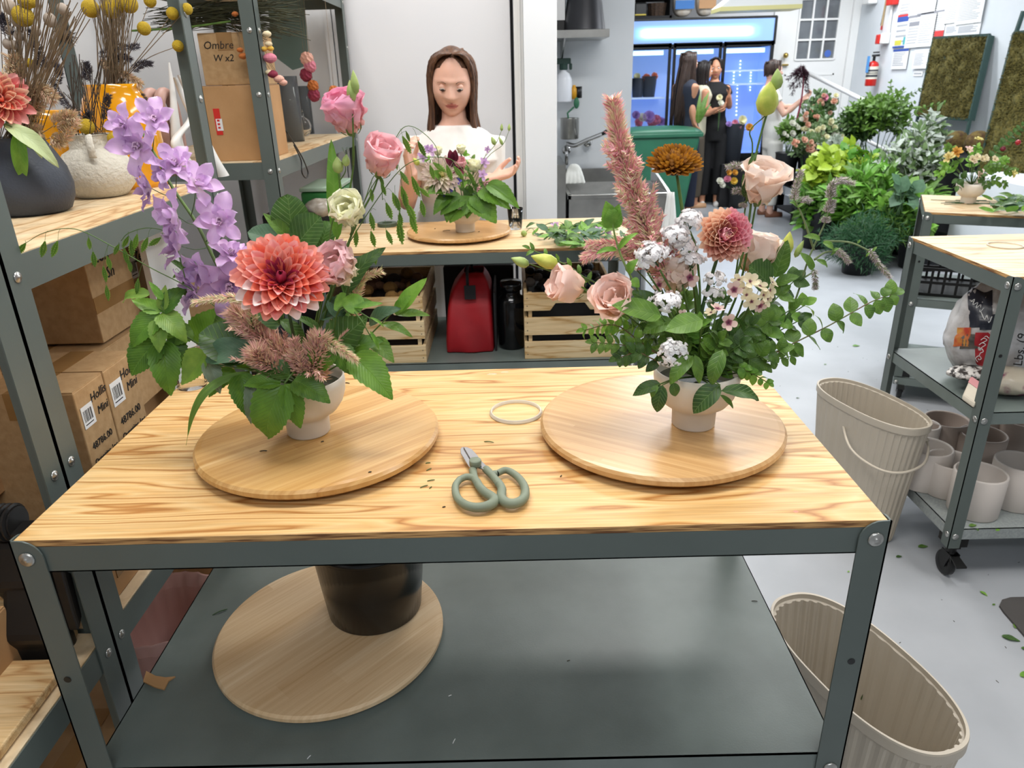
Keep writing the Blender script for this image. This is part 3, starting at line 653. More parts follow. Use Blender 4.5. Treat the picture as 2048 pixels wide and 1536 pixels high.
def cup_flower(label,base,axis,L,cols,n=7,open_=.45,name='lisianthus',stempts=None,wav=.07,W=1.,seed=0,calyx=True,inner=True):
 base=Vector(base); z=Vector(axis).normalized(); root=thing(name,label,'flower',base); x=z.orthogonal().normalized(); y=z.cross(x); rr=random.Random(seed+int(L*1e5))
 rings=[(n,open_,1.,1.)]+([(max(3,n-2),open_*.45,.92,.8),(3,open_*.15,.8,.5)]if inner else[])
 for ri,(nn,op,ls,fat)in enumerate(rings):
  for k in range(nn):
   a=2*pi*k/nn+ri*.5+rr.random()*.35; rad=x*cos(a)+y*sin(a); var=rr.randrange(4)
   key=('cup',cols.name,var,round(op,2),ri)
   fl=op*[1.6,2.2,1.1,1.9][var]
   me=pm(key,cols,W_cup,nu=10,nv=14,curl=arcl([-.95*fat,-.62*fat-.3*op,-.22*fat-.35*op,-.02-.3*op,-.12-.5*op,-fl]),cup=.42,wave=wav*(.7+.35*var),nwave=1.4+.6*var)
   o2=(rr.random()-.4)*.18*(1+open_)
   d=z*cos(o2)+rad*sin(o2)
   inst('petal',me,root,frame(base+rad*L*.015,d,-rad*cos(o2)+z*sin(o2),(L*W*1.06*ls*(.9+.2*rr.random()),L*1.1*ls,L*1.1*ls)))
 if calyx:
  MB().lathe([(.0,-.006),(.0025,-.004),(.10*L,.005),(.16*L,.16*L),(.12*L,.14*L)],10,M=frame(base,x,z)).build('calyx',stemg,root,smooth=True)
  for k in range(5):
   a=2*pi*k/5; rad=x*cos(a)+y*sin(a); leaf(root,'lance',g_mid,base+rad*.12*L,base+rad*.36*L+z*.3*L,.45,rad,0,name='sepal')
 if stempts:stem(root,stempts,.0021,stemg)
 return root
def bud(root,base,tip,r,m,name='bud'):
 base,tip=Vector(base),Vector(tip); L=(tip-base).length; q=(tip-base).normalized().to_track_quat('Z','Y').to_matrix().to_4x4()
 return MB().lathe([(.1*r,0),(.75*r,.12*L),(r,.35*L),(.85*r,.6*L),(.4*r,.85*L),(.05*r,L)],12,M=Matrix.Translation(base)@q,rib=(.08,5)).build(name,m,root,smooth=True)
budm=petalmat('bud_yellow_green',[(0,'#7c9a3c'),(.5,'#b8c24f'),(1,'#d6d46e')],streak=.3,streakc='#8aa545'); budg=mat('bud_green','#8fa659',.5,c2='#a9bb6d',scale=60); budy=mat('bud_pale_yellow','#cfcf63',.5,c2='#a9b84a',scale=50)
# ---- spiky plume (celosia): one mesh of tiny bracts
def plume(root,pts,r0,r1,n,m,name='plume',spike=.012,seed=3,out=.9,mi2=None,branches=0):
 rr=random.Random(seed); b=MB(); s=spline(pts,10); N=len(s)-1
 def spk(p,d,L,wd):
  u=d.orthogonal().normalized(); v=d.cross(u); b.add([p+u*wd,p-u*wd*.5+v*wd*.87,p-u*wd*.5-v*wd*.87,p+d*L],[(0,1,3),(1,2,3),(2,0,3)],rr.randrange(len(m)))
 for k in range(n):
  t=rr.random(); q=t*N; i=min(int(q),N-1); p=lerp(s[i],s[i+1],q-i); ax=(s[i+1]-s[i]).normalized(); R=lerp(r0,r1,t)
  a=rr.random()*2*pi; u=ax.orthogonal().normalized(); v=ax.cross(u); rad=u*cos(a)+v*sin(a); f=rr.random()**.5
  d=(rad*out+ax*.9+Vector([rr.random()-.5 for _ in range(3)])*.5).normalized(); spk(p+rad*R*f*.75,d,spike*(.6+.8*rr.random()),spike*.13)
 for j in range(branches):
  t=lerp(.05,.7,rr.random()); q=t*N; i=min(int(q),N-1); p=s[i]; ax=(s[i+1]-s[i]).normalized(); R=lerp(r0,r1,t)
  a=rr.random()*2*pi; u=ax.orthogonal().normalized(); v=ax.cross(u); rad=u*cos(a)+v*sin(a); d=(rad*1.1+ax*.8).normalized(); L=R*rr.uniform(1.3,2.6)
  for k in range(38):
   f=k/38; pp=p+d*L*f+ax*L*.3*f*f; a2=rr.random()*2*pi; u2=d.orthogonal().normalized(); v2=d.cross(u2); dd=(d*.9+(u2*cos(a2)+v2*sin(a2))*.8).normalized(); spk(pp,dd,spike*(1.05-.4*f),spike*.13)
 return b.build(name,m,root)
cel_p=[mat('celosia_pink','#f9bfc1',.7),mat('celosia_rose','#f0a6ae',.7),mat('celosia_tan','#f7dcc0',.7),mat('celosia_olive','#e6dab0',.7)]
cel_d=[mat('celosia_dusty','#e6bcac',.7),mat('celosia_brown','#cfa78f',.7),mat('celosia_straw','#e2c9a4',.7),mat('celosia_mauve','#deaaa2',.7)]
cel_c=[mat('celosia_cream','#efe0bb',.7),mat('celosia_pale_green','#cfcb92',.7),mat('celosia_blush','#ecbcaa',.7)]
# ---- sea oats
oatm=leafmat('sea_oat_green','#3f6a1f','#6f9a2e','#a8bf55',veins=.8,freq=9)
def oat_mesh(n=7):
 b=MB(); uv=[]
 for k in range(n):
  t=k/(n-1); wd=.19*sin(pi*(.15+.75*t))
  for s_ in(1,-1):
   i=len(b.v); y0=t*.75
   b.add([(0,y0,0),(s_*wd*.5,y0+.02,.03),(s_*wd,y0+.2,.0),(s_*wd*.25,y0+.24,.02),(0,y0+.12,.035)],[(0,1,4),(1,2,3,4)]if s_>0 else[(0,4,1),(1,4,3,2)]); uv+=[(.5,0),(.6,.1),(.95,.4),(.8,.3),(.5,.2)]
 b.uv=uv; o=b.build('spikelet',oatm,None,solid=0); me=o.data; bpy.data.objects.remove(o); return me
OAT=oat_mesh()
def oats(name,label,pts,spk,r=.0009,hang=None,size=.028):
 """arching stalk with dangling flat spikelets; spk = [(stalk point, spikelet base, spikelet tip)]"""
 root=thing(name,label,'grass',pts[0]); stem(root,pts,r,stemg,n=4)
 for(a,bb,tt)in spk:
  bb,tt=Vector(bb),Vector(tt); a=Vector(a)
  MB().tube(spline([a,lerp(a,bb,.5)+Vector((0,0,.004)),bb],4),.0003,3,cap=False).build('stalklet',stemg,root)
  L=(tt-bb).length; inst('spikelet',OAT,root,frame(bb,tt-bb,CV-bb+Vector((random.uniform(-.8,.8),0,0)),(L*1.05,L,L)))
 return root
# ================================================================ left arrangement (in vase 1)
O1=Vector((V1[0],V1[1],ZV+.085))
def col1(t,rad,rx,ry,k):
 if t<.3:return coral_in
 if ry<-.35 and t>.62 and abs(rx)>.25 and k%2:return whitetip
 return coral if(k%5)else coralp
dahlia('large coral dahlia with white tipped lower petals in left vase',A1(563,562,-.085),(CV-A1(563,555,-.085)).normalized()*1+Vector((0,0,.55)),.064,124,1.62,col1,[O1,A1(585,660,-.04),A1(566,575,-.06)])
# delphinium spire
dl=petalmat('petal_lilac',[(0,'#f8edf2'),(.3,'#e8c9ea'),(.7,'#dcb6e4'),(1,'#e8c8ee')],streak=.25,streakc='#8d5cae',vary=.3)
dld=petalmat('petal_dusky_lilac',[(0,'#e6d2de'),(.4,'#c4a0cd'),(1,'#d0afd8')],streak=.25,streakc='#6b4480',vary=.3)
cen=mat('lilac_centre','#e5cbd6',.6,c2='#b98fbd',scale=300)
cpts=[O1,A1(556,690,.0),A1(500,620,.02),A1(440,540,.04),A1(395,450,.05),A1(345,375,.06),A1(310,310,.07),A1(268,238,.08)]
root=thing('delphinium','tall leaning lilac delphinium spire in left vase','flower',O1); stem(root,cpts,.0034,mat('spire_stem','#5d7a3b',.5,c2='#4c5f35',scale=50))
b=MB()
for k in range(26):
 a=2*pi*(k*.618); rr_=.0025*(k%4)/3; b.tube([(0,0,0),(rr_*cos(a),rr_*sin(a),.004),(cos(a)*.0045*(.4+.6*((k*7%5)/5)),sin(a)*.0045*(.4+.6*((k*7%5)/5)),.008+.004*(k%3)/3)],[.0008,.0009,.0011],4)
_o=b.build('c',cen,None); CENME=_o.data; CENME.name='floret_centre'; bpy.data.objects.remove(_o)
W_del=lambda t:.28*sin(pi*min(1,.06+t*.94))**.7*(.6+.6*t)
def floret(parent,c,nrm,R,m,npet=5,seed=0,inner=True,name='floret',cme=None,W=None,cv=None,wv=.08,cup=.3):
 rr=random.Random(seed); z=Vector(nrm).normalized(); Mf=frame(c,z.orthogonal(),z)
 o=inst(name,cme or CENME,parent,Mf@Matrix.Scale(R/.03,4))
 for ring,(n,sc,el)in enumerate(((npet,1.,.1),(npet,.68,.55))if inner else((npet,1.,.1),)):
  for k in range(n):
   a=2*pi*(k+.5*ring)/n+rr.uniform(-.15,.15); e=el+rr.uniform(-.15,.3); L=.03*sc*rr.uniform(.9,1.15)
   d=Vector((cos(a)*cos(e),sin(a)*cos(e),sin(e))); nn=Vector((-cos(a)*sin(e),-sin(a)*sin(e),cos(e)))
   me=pm(('del',m.name,k%3,name),m,W or W_del,nu=6,nv=8,curl=cv or arc([-.5,.25,-.8][k%3],.35),cup=cup,wave=wv,nwave=1.5)
   q=bpy.data.objects.new('petal',me); COL.objects.link(q); q.parent=o; q.matrix_local=frame(d*.0015,d,nn,(L*1.1,L,L))
 return o
FL=[(252,250,30,(-.3,-1,.3),0,dl),(308,240,33,(.4,-1,.5),0,dl),(281,293,44,(-.1,-1,.25),1,dl),(352,334,38,(.2,-.7,.8),1,dl),(303,377,36,(-.9,-.4,.1),0,dld),(392,372,36,(.7,-.5,.6),0,dl),
(355,432,44,(-.7,-.8,0),1,dl),(440,443,41,(.25,-1,.35),1,dl),(362,493,42,(-.9,-.3,.3),0,dld),(462,512,34,(.4,-.5,1),0,dl),(405,540,34,(-.4,-.8,-.2),0,dld),(395,580,40,(-.8,-.6,.1),0,dld),(462,568,50,(.1,-1,-.05),1,dld),(330,350,24,(-.5,-.8,0),0,dld)]
for i,(u,v,r,nr,inn,m)in enumerate(FL):
 c=A1(u,v,.015 if i<4 else-.0); R=r*1.32*mpp(c)
 best=min(spline(cpts,8),key=lambda q:(q-(c+Vector((0,0,-.015)))).length); stem(root,[best,lerp(best,c,.5)-Vector((0,0,.004)),c],.0009,stemd,name='pedicel',n=4)
 floret(root,c,nr,R,m,6,seed=i,inner=True)
for(u,v)in((247,285),(240,262)):bb=A1(u,v,.05); bud(root,bb,bb+Vector((-.012,0,-.006)),.006,dl)
for(p_,q_)in(((350,352),(300,318)),((285,215),(330,262)),((392,560),(330,510))):leaf(root,'lance',g_dark,A1(*p_,.03),A1(*q_,.03),.5)
# lisianthus stems with their flowers and buds
pkl=petalmat('petal_lisianthus_pink',[(0,'#e0d8b0'),(.15,'#f6c6ba'),(.55,'#f8bcc5'),(.85,'#f9bcd0'),(1,'#f7b2cf')],streak=.3,streakc='#f3a9b4',trans=.35)
pkl2=petalmat('petal_lisianthus_salmon',[(0,'#d9d0a6'),(.15,'#f5c4b8'),(.55,'#f8c2c0'),(1,'#fbcdd4')],streak=.3,streakc='#f6bcb9',trans=.35)
blush=petalmat('petal_blush',[(0,'#dfdab0'),(.35,'#f3e6cb'),(.65,'#f2d3c8'),(1,'#f0c0c6')],streak=.3,trans=.3)
creamy=petalmat('petal_cream_green',[(0,'#dbe3ad'),(.4,'#f0f1c9'),(1,'#f8f6da')],streak=.2,trans=.3)
cup_flower('pink lisianthus bloom highest in the left arrangement',A1(706,268,.03),(A1(686,190,.03)-A1(706,268,.03))+Vector((0,-.02,0)),.062,pkl,7,.16,stempts=[O1,A1(650,560,.01),A1(690,420,.03),A1(707,330,.03),A1(706,268,.03)],seed=1,wav=.06)
cup_flower('salmon pink open lisianthus right of the highest bloom',A1(757,352,.02),A1(772,285,.0)-A1(757,352,.02),.058,pkl2,7,.40,stempts=[O1,A1(660,580,.01),A1(712,450,.02),A1(745,385,.02),A1(757,352,.02)],seed=5,wav=.07)
cup_flower('pale cream rosebud lisianthus between dahlia and pink blooms',A1(703,442,-.01),Vector((0,-.6,.55)),.048,creamy,8,.4,stempts=[O1,A1(660,600,0),A1(700,480,0),A1(703,442,-.01)],seed=7,wav=.09)
cup_flower('blush pink ruffled lisianthus touching the coral dahlia',A1(700,556,-.03),Vector((-.35,-.8,.75)),.06,blush,8,.42,stempts=[O1,A1(650,670,0),A1(690,600,-.02),A1(700,556,-.03)],seed=9,wav=.1)
r_=thing('lisianthus_buds','pair of slender green buds above the highest pink bloom','flower',A1(706,320,.025)); stem(r_,[A1(706,330,.022),A1(706,250,.0),A1(703,205,.0)],.0015)
stem(r_,[A1(705,215,.0),A1(712,190,.0)],.001); bud(r_,A1(705,205,.0),A1(699,160,.0),.0068,budg); bud(r_,A1(712,190,.0),A1(706,140,.0),.0062,budg)
r_=thing('lisianthus_buds','pair of round green buds left of the cream rosebud','flower',O1); stem(r_,[O1,A1(645,600,.0),A1(660,470,0),A1(678,385,0),A1(677,345,0)],.0016); stem(r_,[A1(677,365,0),A1(690,345,0),A1(691,330,0)],.001)
bud(r_,A1(677,347,0),A1(674,313,0),.0082,budg); bud(r_,A1(691,333,0),A1(693,308,0),.006,budg)
for k in range(5):a=k*1.25; stem(r_,[A1(693,312,0),A1(693,312,0)+Vector((.006*cos(a),.004*sin(a),.012))],.0003,n=3,name='sepal')
# strap leaf
r_=thing('strap_leaf','upright light green strap leaf behind the cream rosebud','foliage',O1); leaf(r_,'strap',g_light,A1(675,480,.02),A1(662,278,.02),1.05,var=3); stem(r_,[O1,A1(668,560,.02),A1(675,480,.02)],.0015)
# smoke bush: round blue-green leaves
def rleaf(parent,u0,v0,u1,v1,w,m,d0=0.,d1=0.,kind='round',var=0,nrm=None,lab=None):
 return leaf(parent,kind,m,A1(u0,v0,d0),A1(u1,v1,d1),w,nrm,var,label=lab)
sb=thing('smoke_bush_sprig','smoke bush sprig with round veined leaves rising behind the dahlia','foliage',O1); stem(sb,[O1,A1(600,600,.03),A1(600,500,.04),A1(585,455,.04)],.002)
for a in((585,472,575,388,.95,g_dark,.03,.03,'round',3),(592,490,527,425,.66,g_mid,.03,.01,'oval',3),(592,492,640,432,1.0,g_dark,.02,.02,'round',3),(575,490,495,462,.75,g_blue,.03,.02,'round',3),(600,480,560,470,.7,g_dark,.02,.0,'oval',0),(640,500,660,440,.8,g_dark,.04,.05,'round',0)):rleaf(sb,*a)
sb2=thing('smoke_bush_sprig','smoke bush sprig with round leaves low at the left of the dahlia','foliage',O1); stem(sb2,[O1,A1(560,730,-.02),A1(500,700,-.03)],.002)
for a in((505,712,398,665,.95,g_dark,-.04,-.05,'round',3),(508,706,398,712,.62,g_blue,-.05,-.07,'round',1),(560,650,500,600,.8,g_dark,-.02,-.04,'round',0),(560,640,620,690,.7,g_dark,-.02,-.02,'oval',1),(520,640,420,640,.8,g_mid,.02,.02,'round',0),
(600,660,575,740,.55,g_dark,-.0,-.02,'oval',0),(640,660,590,630,.6,g_dark,-.02,-.02,'oval',0),(640,640,720,610,.6,g_blue,-.0,.02,'oval',0),(655,600,700,640,.8,g_blue,0,0,'round',0)):rleaf(sb2,*a)
sb3=thing('broad_leaf','broad dark leaf pointing up right beside the blush lisianthus','foliage',O1); rleaf(sb3,690,590,768,484,.55,g_dark,.01,.0,'oval',1); stem(sb3,[O1,A1(680,640,0),A1(690,590,.01)],.0015)
# bramble leaves hanging round the rim
def bramble(label,stpts,leaves,seed=0):
 r=thing('bramble_sprig',label,'foliage',stpts[0]); stem(r,stpts,.0019,stemg)
 for a in leaves:leaf(r,'serr',a[7]if len(a)>7 else g_rasp,A1(a[0],a[1],a[5]if len(a)>5 else 0),A1(a[2],a[3],a[6]if len(a)>6 else 0),a[4]*1.18,None,seed%4 if len(a)<9 else a[8],L=(A1(a[2],a[3],a[6]if len(a)>6 else 0)-A1(a[0],a[1],a[5]if len(a)>5 else 0)).length*1.12)
 return r
bramble('bramble sprig with young bronze edged leaves reaching far left',[O1,A1(480,730,-.02),A1(400,690,-.02),A1(345,650,-.03),A1(322,610,-.03)],
[(322,628,262,690,.6,-.03,-.05,g_rasp,0),(322,628,372,680,.62,-.03,-.05,g_raspl,1),(324,620,330,575,.5,-.03,-.02,g_raspl,3),(322,625,268,600,.55,-.03,-.02,g_light,3),(325,625,372,570,.5,-.03,0,g_rasp,1),(318,640,318,700,.6,-.035,-.06,g_raspl,0),
(300,590,240,600,.35,-.03,-.02,g_raspl,1),(325,600,300,565,.35,-.03,-.02,g_light,3)])
bramble('bramble sprig with large leaves hanging far left',[O1,A1(470,745,-.02),A1(380,700,-.02),A1(325,690,-.02)],
[(322,675,262,745,.75,-.03,-.05,g_rasp,0),(325,685,340,790,.55,-.03,-.06,g_rasp,1),(335,680,370,730,.8,-.02,-.03,g_rasp,0),(385,660,330,690,.8,.0,-.02,g_rasp,1),(400,690,440,620,.8,.03,.03,g_rasp,0)])
bramble('bramble sprig folded over the left rim of the left vase',[O1,A1(520,745,-.05),A1(470,735,-.06),A1(410,725,-.05)],
[(410,700,370,763,.65,-.05,-.05,g_raspl,2),(415,722,440,785,.5,-.05,-.07,g_grey,1),(470,740,418,790,.5,-.04,-.06,g_rasp,0),(482,748,500,832,.66,-.06,-.085,g_rasp,0),(500,735,478,640,.7,-.03,.0,g_rasp,1),(505,760,500,850,.28,-.07,-.09,g_grey,1)])
bramble('bramble sprig of three leaves over the front of left vase',[O1,A1(590,745,-.07),A1(568,768,-.09)],
[(565,770,528,880,.66,-.09,-.10,g_rasp,1),(570,768,600,852,.5,-.09,-.10,g_rasp,0),(588,760,655,800,.72,-.085,-.10,g_rasp,0),(562,765,490,768,.55,-.085,-.09,g_rasp,0),(580,750,500,730,.55,-.07,-.08,g_dark,0),(560,772,505,800,.3,-.08,-.10,g_rasp,1)])
bramble('bramble sprig with large jagged leaves on the right of left vase',[O1,A1(660,715,-.05),A1(720,690,-.04)],
[(706,712,780,790,.62,-.06,-.09,g_rasp,0),(655,670,640,745,.85,-.06,-.08,g_rasp,1),(675,690,700,745,.8,-.06,-.07,g_rasp,0),(662,700,725,640,.95,-.03,-.03,g_dark,3),(690,705,760,680,.6,-.03,-.02,g_rasp,0),(745,680,785,720,.6,.0,-.02,g_mid,0),(660,620,740,600,.5,.02,.02,g_rasp,1)])
# alstroemeria-like glossy leaves right
r_=thing('glossy_leaf_sprig','glossy leaf sprig pointing right over the bench behind','foliage',O1); stem(r_,[O1,A1(690,720,0),A1(750,660,.02),A1(790,620,.03)],.0018)
for a in((790,628,852,555,.95,g_light,.03,.03,'lance',3),(792,630,862,628,.75,g_mid,.03,.03,'lance',0),(765,648,830,672,.75,g_mid,.02,.0,'lance',1),(740,650,800,610,.7,g_blue,.02,.0,'oval',1),(790,628,820,590,1.3,g_light,.03,.02,'lance',0),(700,560+60,688,655,.5,g_light,.0,-.02,'oval',3),(668,610,700,600,1.1,g_light,-.02,-.03,'round',3)):rleaf(r_,*a)
r_=thing('bud_sprig','thin branching sprig with narrow pale leaves right of dahlia','foliage',O1); stem(r_,[O1,A1(660,690,-.02),A1(675,625,-.04),A1(700,615,-.05),A1(745,640,-.05)],.0016); stem(r_,[A1(700,615,-.05),A1(722,640,-.06),A1(745,680,-.06)],.0012)
for a in((740,635,772,655,.5,g_light,-.05,-.05,'lance',1),(705,615,766,605,.7,g_light,-.05,-.04,'lance',3),(720,625,690,590,1.0,g_light,-.05,-.04,'round',0),(740,662,760,700,.6,g_light,-.06,-.06,'lance',0)):rleaf(r_,*a)
# grass blade sweeping down left
pts=[A1(500,745,-.05),A1(450,758,-.07),A1(410,785,-.09),A1(385,830,-.10),A1(372,890,-.10)]
sp=spline(pts,7); P=[]
for i,p in enumerate(sp):
 t=i/(len(sp)-1); wd=.0062*sin(pi*min(1,t*.95+.12))**.8+.0002; d=(sp[min(i+1,len(sp)-1)]-sp[max(0,i-1)]).normalized(); sd=d.cross((CV-p).normalized()).normalized()
 P.append([p-sd*wd,p+Vector((0,0,-.001)),p+sd*wd])
b=MB().grid(P); b.uv=[(x,i/(len(sp)-1))for i in range(len(sp))for x in(0,.5,1)]
o=b.build('grass_blade',g_mid,None,smooth=True,org=pts[0]); prop(o,'long green grass blade drooping from the left vase','foliage')
# celosia in the left vase
for i,(lab,pts,r0,r1,n,m,br,sk)in enumerate([('dusty pink celosia plume pointing left under the dahlia',[A1(590,730,-.03),A1(540,690,-.04),A1(500,650,-.04),A1(462,620,-.04)],.03,.012,1500,cel_d,8,.013),
('tan celosia plume low in the middle of left vase',[A1(560,745,-.06),A1(520,715,-.08),A1(510,700,-.085)],.02,.016,900,cel_d,3,.012),
('short dusty celosia spike below the dahlia at centre',[A1(605,745,-.05),A1(595,715,-.07),A1(588,680,-.07)],.016,.004,600,cel_d,2,.01),
('tan celosia plume below right of the dahlia',[A1(620,750,-.05),A1(632,715,-.07),A1(640,672,-.07)],.03,.016,1500,cel_d,6,.012),
('short celosia spike left of the tan plume over the rim',[A1(610,755,-.06),A1(604,735,-.08),A1(600,705,-.08)],.01,.003,300,cel_d,0,.009),
('arching cream celosia tail reaching left under the delphinium',[A1(508,660,-.05),A1(500,615,-.06),A1(470,597,-.06),A1(430,598,-.06),A1(388,604,-.06)],.010,.001,700,cel_c,0,.008),
('cream celosia tail drooping right over a jagged leaf',[A1(640,680,-.07),A1(665,690,-.08),A1(690,705,-.085),A1(714,722,-.09)],.011,.001,600,cel_c,0,.008),
('upright celosia tail with curved cream tip right of dahlia',[A1(700,690,.0),A1(703,640,.0),A1(712,590,.0),A1(728,555,.0),A1(762,543,.0)],.011,.001,800,cel_c,0,.009),
('reddish celosia spike behind the glossy leaves at right',[A1(690,700,.01),A1(700,650,.02),A1(715,610,.02)],.012,.006,500,cel_p,2,.01)]):
 r=thing('celosia',lab,'flower',pts[0]); plume(r,pts,r0,r1,n,m,spike=sk,seed=i+11,branches=br); stem(r,[O1,lerp(O1,pts[0],.5),pts[0]]+pts[1:-1],.0016,stemg)
# sea oats
def SP(l):return[(A1(*a),A1(*b_),A1(*c))for a,b_,c in l]
oats('sea_oats','arching sea oats stalk sweeping far left over the shelf',[O1,A1(520,690,-.0),A1(400,590,-.02),A1(300,535,-.03),A1(220,490,-.03),A1(150,458,-.03),A1(90,465,-.03),A1(50,487,-.03)],
SP([((52,486,-.03),(52,486,-.03),(33,510,-.03)),((38,508,-.03),(38,508,-.03),(38,541,-.03)),((96,462,-.03),(90,482,-.03),(83,515,-.03)),((121,458,-.03),(116,482,-.03),(103,515,-.03)),((174,464,-.03),(177,475,-.03),(180,500,-.03)),((176,470,-.03),(186,503,-.03),(190,535,-.03)),
((218,488,-.03),(207,532,-.03),(213,565,-.03)),((218,488,-.03),(214,512,-.03),(222,540,-.03)),((207,560,-.03),(213,570,-.03),(217,602,-.03)),((240,492,-.03),(238,488,-.03),(228,510,-.03)),((243,494,-.03),(248,495,-.03),(256,530,-.03)),((290,520,-.03),(277,557,-.03),(273,590,-.03)),((262,505,-.03),(258,520,-.03),(262,545,-.03))]))
oats('sea_oats','second sea oats stalk curving left behind the first',[A1(370,555,-.02),A1(345,475,.0),A1(300,456,.0),A1(258,466,.0),A1(242,482,.0)],
SP([((258,466,.0),(257,472,.0),(245,496,.0)),((276,460,.0),(275,468,0),(268,500,0)),((305,456,0),(296,475,0),(283,505,0)),((330,468,0),(322,475,0),(297,492,0)),((360,510,0),(374,518,0),(365,550,0)),((365,520,0),(396,527,0),(402,560,0)),((350,540,0),(360,545,0),(345,556,0)),((358,560,0),(366,560,0),(372,595,0)),((405,560,0),(412,565,0),(425,590,-.01)),((255,475,0),(262,480,0),(265,515,0))]))
R1=[A1(700,470,.02),A1(735,390,.03),A1(770,330,.03),A1(800,262,.03),A1(830,255,.03),A1(870,290,.03),A1(878,330,.03)]
oats('sea_oats','sea oats stalk arching over the pink blooms in front of the woman',R1,
SP([((800,258,.03),(805,272,.03),(822,308,.03)),((825,256,.03),(836,282,.03),(852,315,.03)),((790,285,.03),(812,262,.03),(820,285,.03)),((770,330,.03),(788,316,.03),(795,340,.03)),((795,330,.03),(800,342,.03),(818,370,.03)),((800,360,.03),(803,372,.03),(815,415,.03))]))
R2=[A1(690,500,.02),A1(740,420,.03),A1(800,340,.03),A1(850,316,.03),A1(900,318,.03),A1(930,345,.03),A1(945,365,.03)]
oats('sea_oats','second sea oats stalk arching right with dangling pointed spikelets',R2,
SP([((860,314,.03),(866,325,.03),(893,345,.03)),((880,315,.03),(893,330,.03),(904,362,.03)),((860,316,.03),(860,330,.03),(869,360,.03)),((905,322,.03),(907,332,.03),(927,358,.03)),((940,356,.03),(936,342,.03),(950,368,.03)),((820,330,.03),(824,352,.03),(840,395,.03)),((835,370,.03),(838,375,.03),(860,395,.03)),((800,345,.03),(806,385,.03),(815,420,.03)),
((810,390,.03),(812,405,.03),(832,445,.03)),((815,420,.03),(820,430,.03),(834,468,.03)),((770,380,.03),(785,385,.03),(797,420,.03)),((840,390,.03),(842,400,.03),(849,435,.03)),((795,400,.03),(799,424,.03),(803,455,.03)),((790,370,.03),(790,390,.03),(800,425,.03))]))
oats('sea_oats','short sea oats stalk hanging below the salmon lisianthus',[A1(730,400,.02),A1(748,352,.02),A1(762,365,.02),A1(765,400,.02)],
SP([((757,362,.02),(758,350,.02),(768,372,.02)),((762,372,.02),(762,365,.02),(772,392,.02)),((745,365,.02),(742,378,.02),(745,405,.02)),((765,400,.02),(772,405,.02),(784,440,.02)),((752,420,.02),(740,425,.02),(748,462,.02)),((770,440,.02),(772,460,.02),(785,490,.02)),((745,455,.02),(742,462,.02),(750,495,.02)),((712,455,.02),(712,460,.02),(712,495,.02)),((795,430,.02),(797,440,.02),(805,490,.02)),((750,500,.02),(748,505,.02),(752,530,.02))]))
# ================================================================ right arrangement (in vase 2)
O2=Vector((V2[0],V2[1],ZV+.085))
def col2(t,rad,rx,ry,k):
 if t<.3:return pinky if k%3 else peachy
 if ry<-.55:return salmon
 return pinky if rx>.05+.1*sin(k)else peachy
dahlia('pink and peach ball dahlia in the right vase',A2(1449,470,-.03),(CV-A2(1449,470,-.03)).normalized()+Vector((.25,0,.12)),.0405,120,2.15,col2,[O2,A2(1400,640,0),A2(1430,530,-.01),A2(1445,490,-.02)],hubc=pinky,Lmin=.5,wid=1.15,cupk=1.0,curl_out=.5)
# rust coloured cone of florets
rust=petalmat('petal_rust',[(0,'#5b3310'),(.5,'#9a6315'),(1,'#c58a28')],streak=.15,vary=.3)
rustd=petalmat('petal_rust_dark',[(0,'#4a2c14'),(.6,'#7d4e1c'),(1,'#ab7a3c')],streak=.15,vary=.3)
dahlia('rust brown double coneflower on a bare upright stem',A2(1348,334,.02),Vector((0,-.28,1)),.0415,210,1.95,lambda t,rad,rx,ry,k:rustd if k%3==0 else rust,[O2,A2(1392,600,.02),A2(1366,430,.02),A2(1354,350,.02)],hubc=rustd,Lmin=.62,wid=.62,name='coneflower',cupk=.6,curl_out=.3,stemm=stemg)
peach=petalmat('petal_lisianthus_peach',[(0,'#e2cf9c'),(.2,'#fae2c8'),(.6,'#fdeadb'),(1,'#feefe5')],streak=.2,streakc='#fbe3d2',trans=.35)
peach2=petalmat('petal_lisianthus_apricot',[(0,'#dcc795'),(.2,'#f8dac2'),(.6,'#fbe2d2'),(1,'#fcdfd6')],streak=.25,streakc='#f7d9c6',trans=.35)
cup_flower('large peach lisianthus high on the right of the right vase',A2(1512,408,.0),A2(1535,330,-.02)-A2(1512,408,.0),.064,peach,7,.5,stempts=[O2,A2(1470,600,.01),A2(1500,470,.01),A2(1512,408,0)],seed=3,wav=.08)
cup_flower('peach lisianthus behind the pink ball dahlia',A2(1500,548,.03),A2(1520,480,.03)-A2(1500,548,.03),.066,peach,7,.4,stempts=[O2,A2(1470,640,.02),A2(1500,548,.03)],seed=4)
cup_flower('pale apricot lisianthus facing left at the arrangement edge',A2(1168,582,.0),A2(1110,562,-.01)-A2(1168,582,.0),.056,peach2,7,.42,stempts=[O2,A2(1290,640,.01),A2(1210,600,.0),A2(1168,582,0)],seed=5,wav=.08)
cup_flower('apricot lisianthus with reflexed petals left of the statice',A2(1240,618,-.02),Vector((-.3,-.5,.55)),.056,peach2,7,.7,stempts=[O2,A2(1300,670,-.01),A2(1240,618,-.02)],seed=8,wav=.09)
cup_flower('peach lisianthus half hidden behind the white statice',A2(1352,590,.02),A2(1352,500,.02)-A2(1352,590,.02),.066,peach,7,.2,stempts=[O2,A2(1360,650,.02),A2(1352,590,.02)],seed=10)
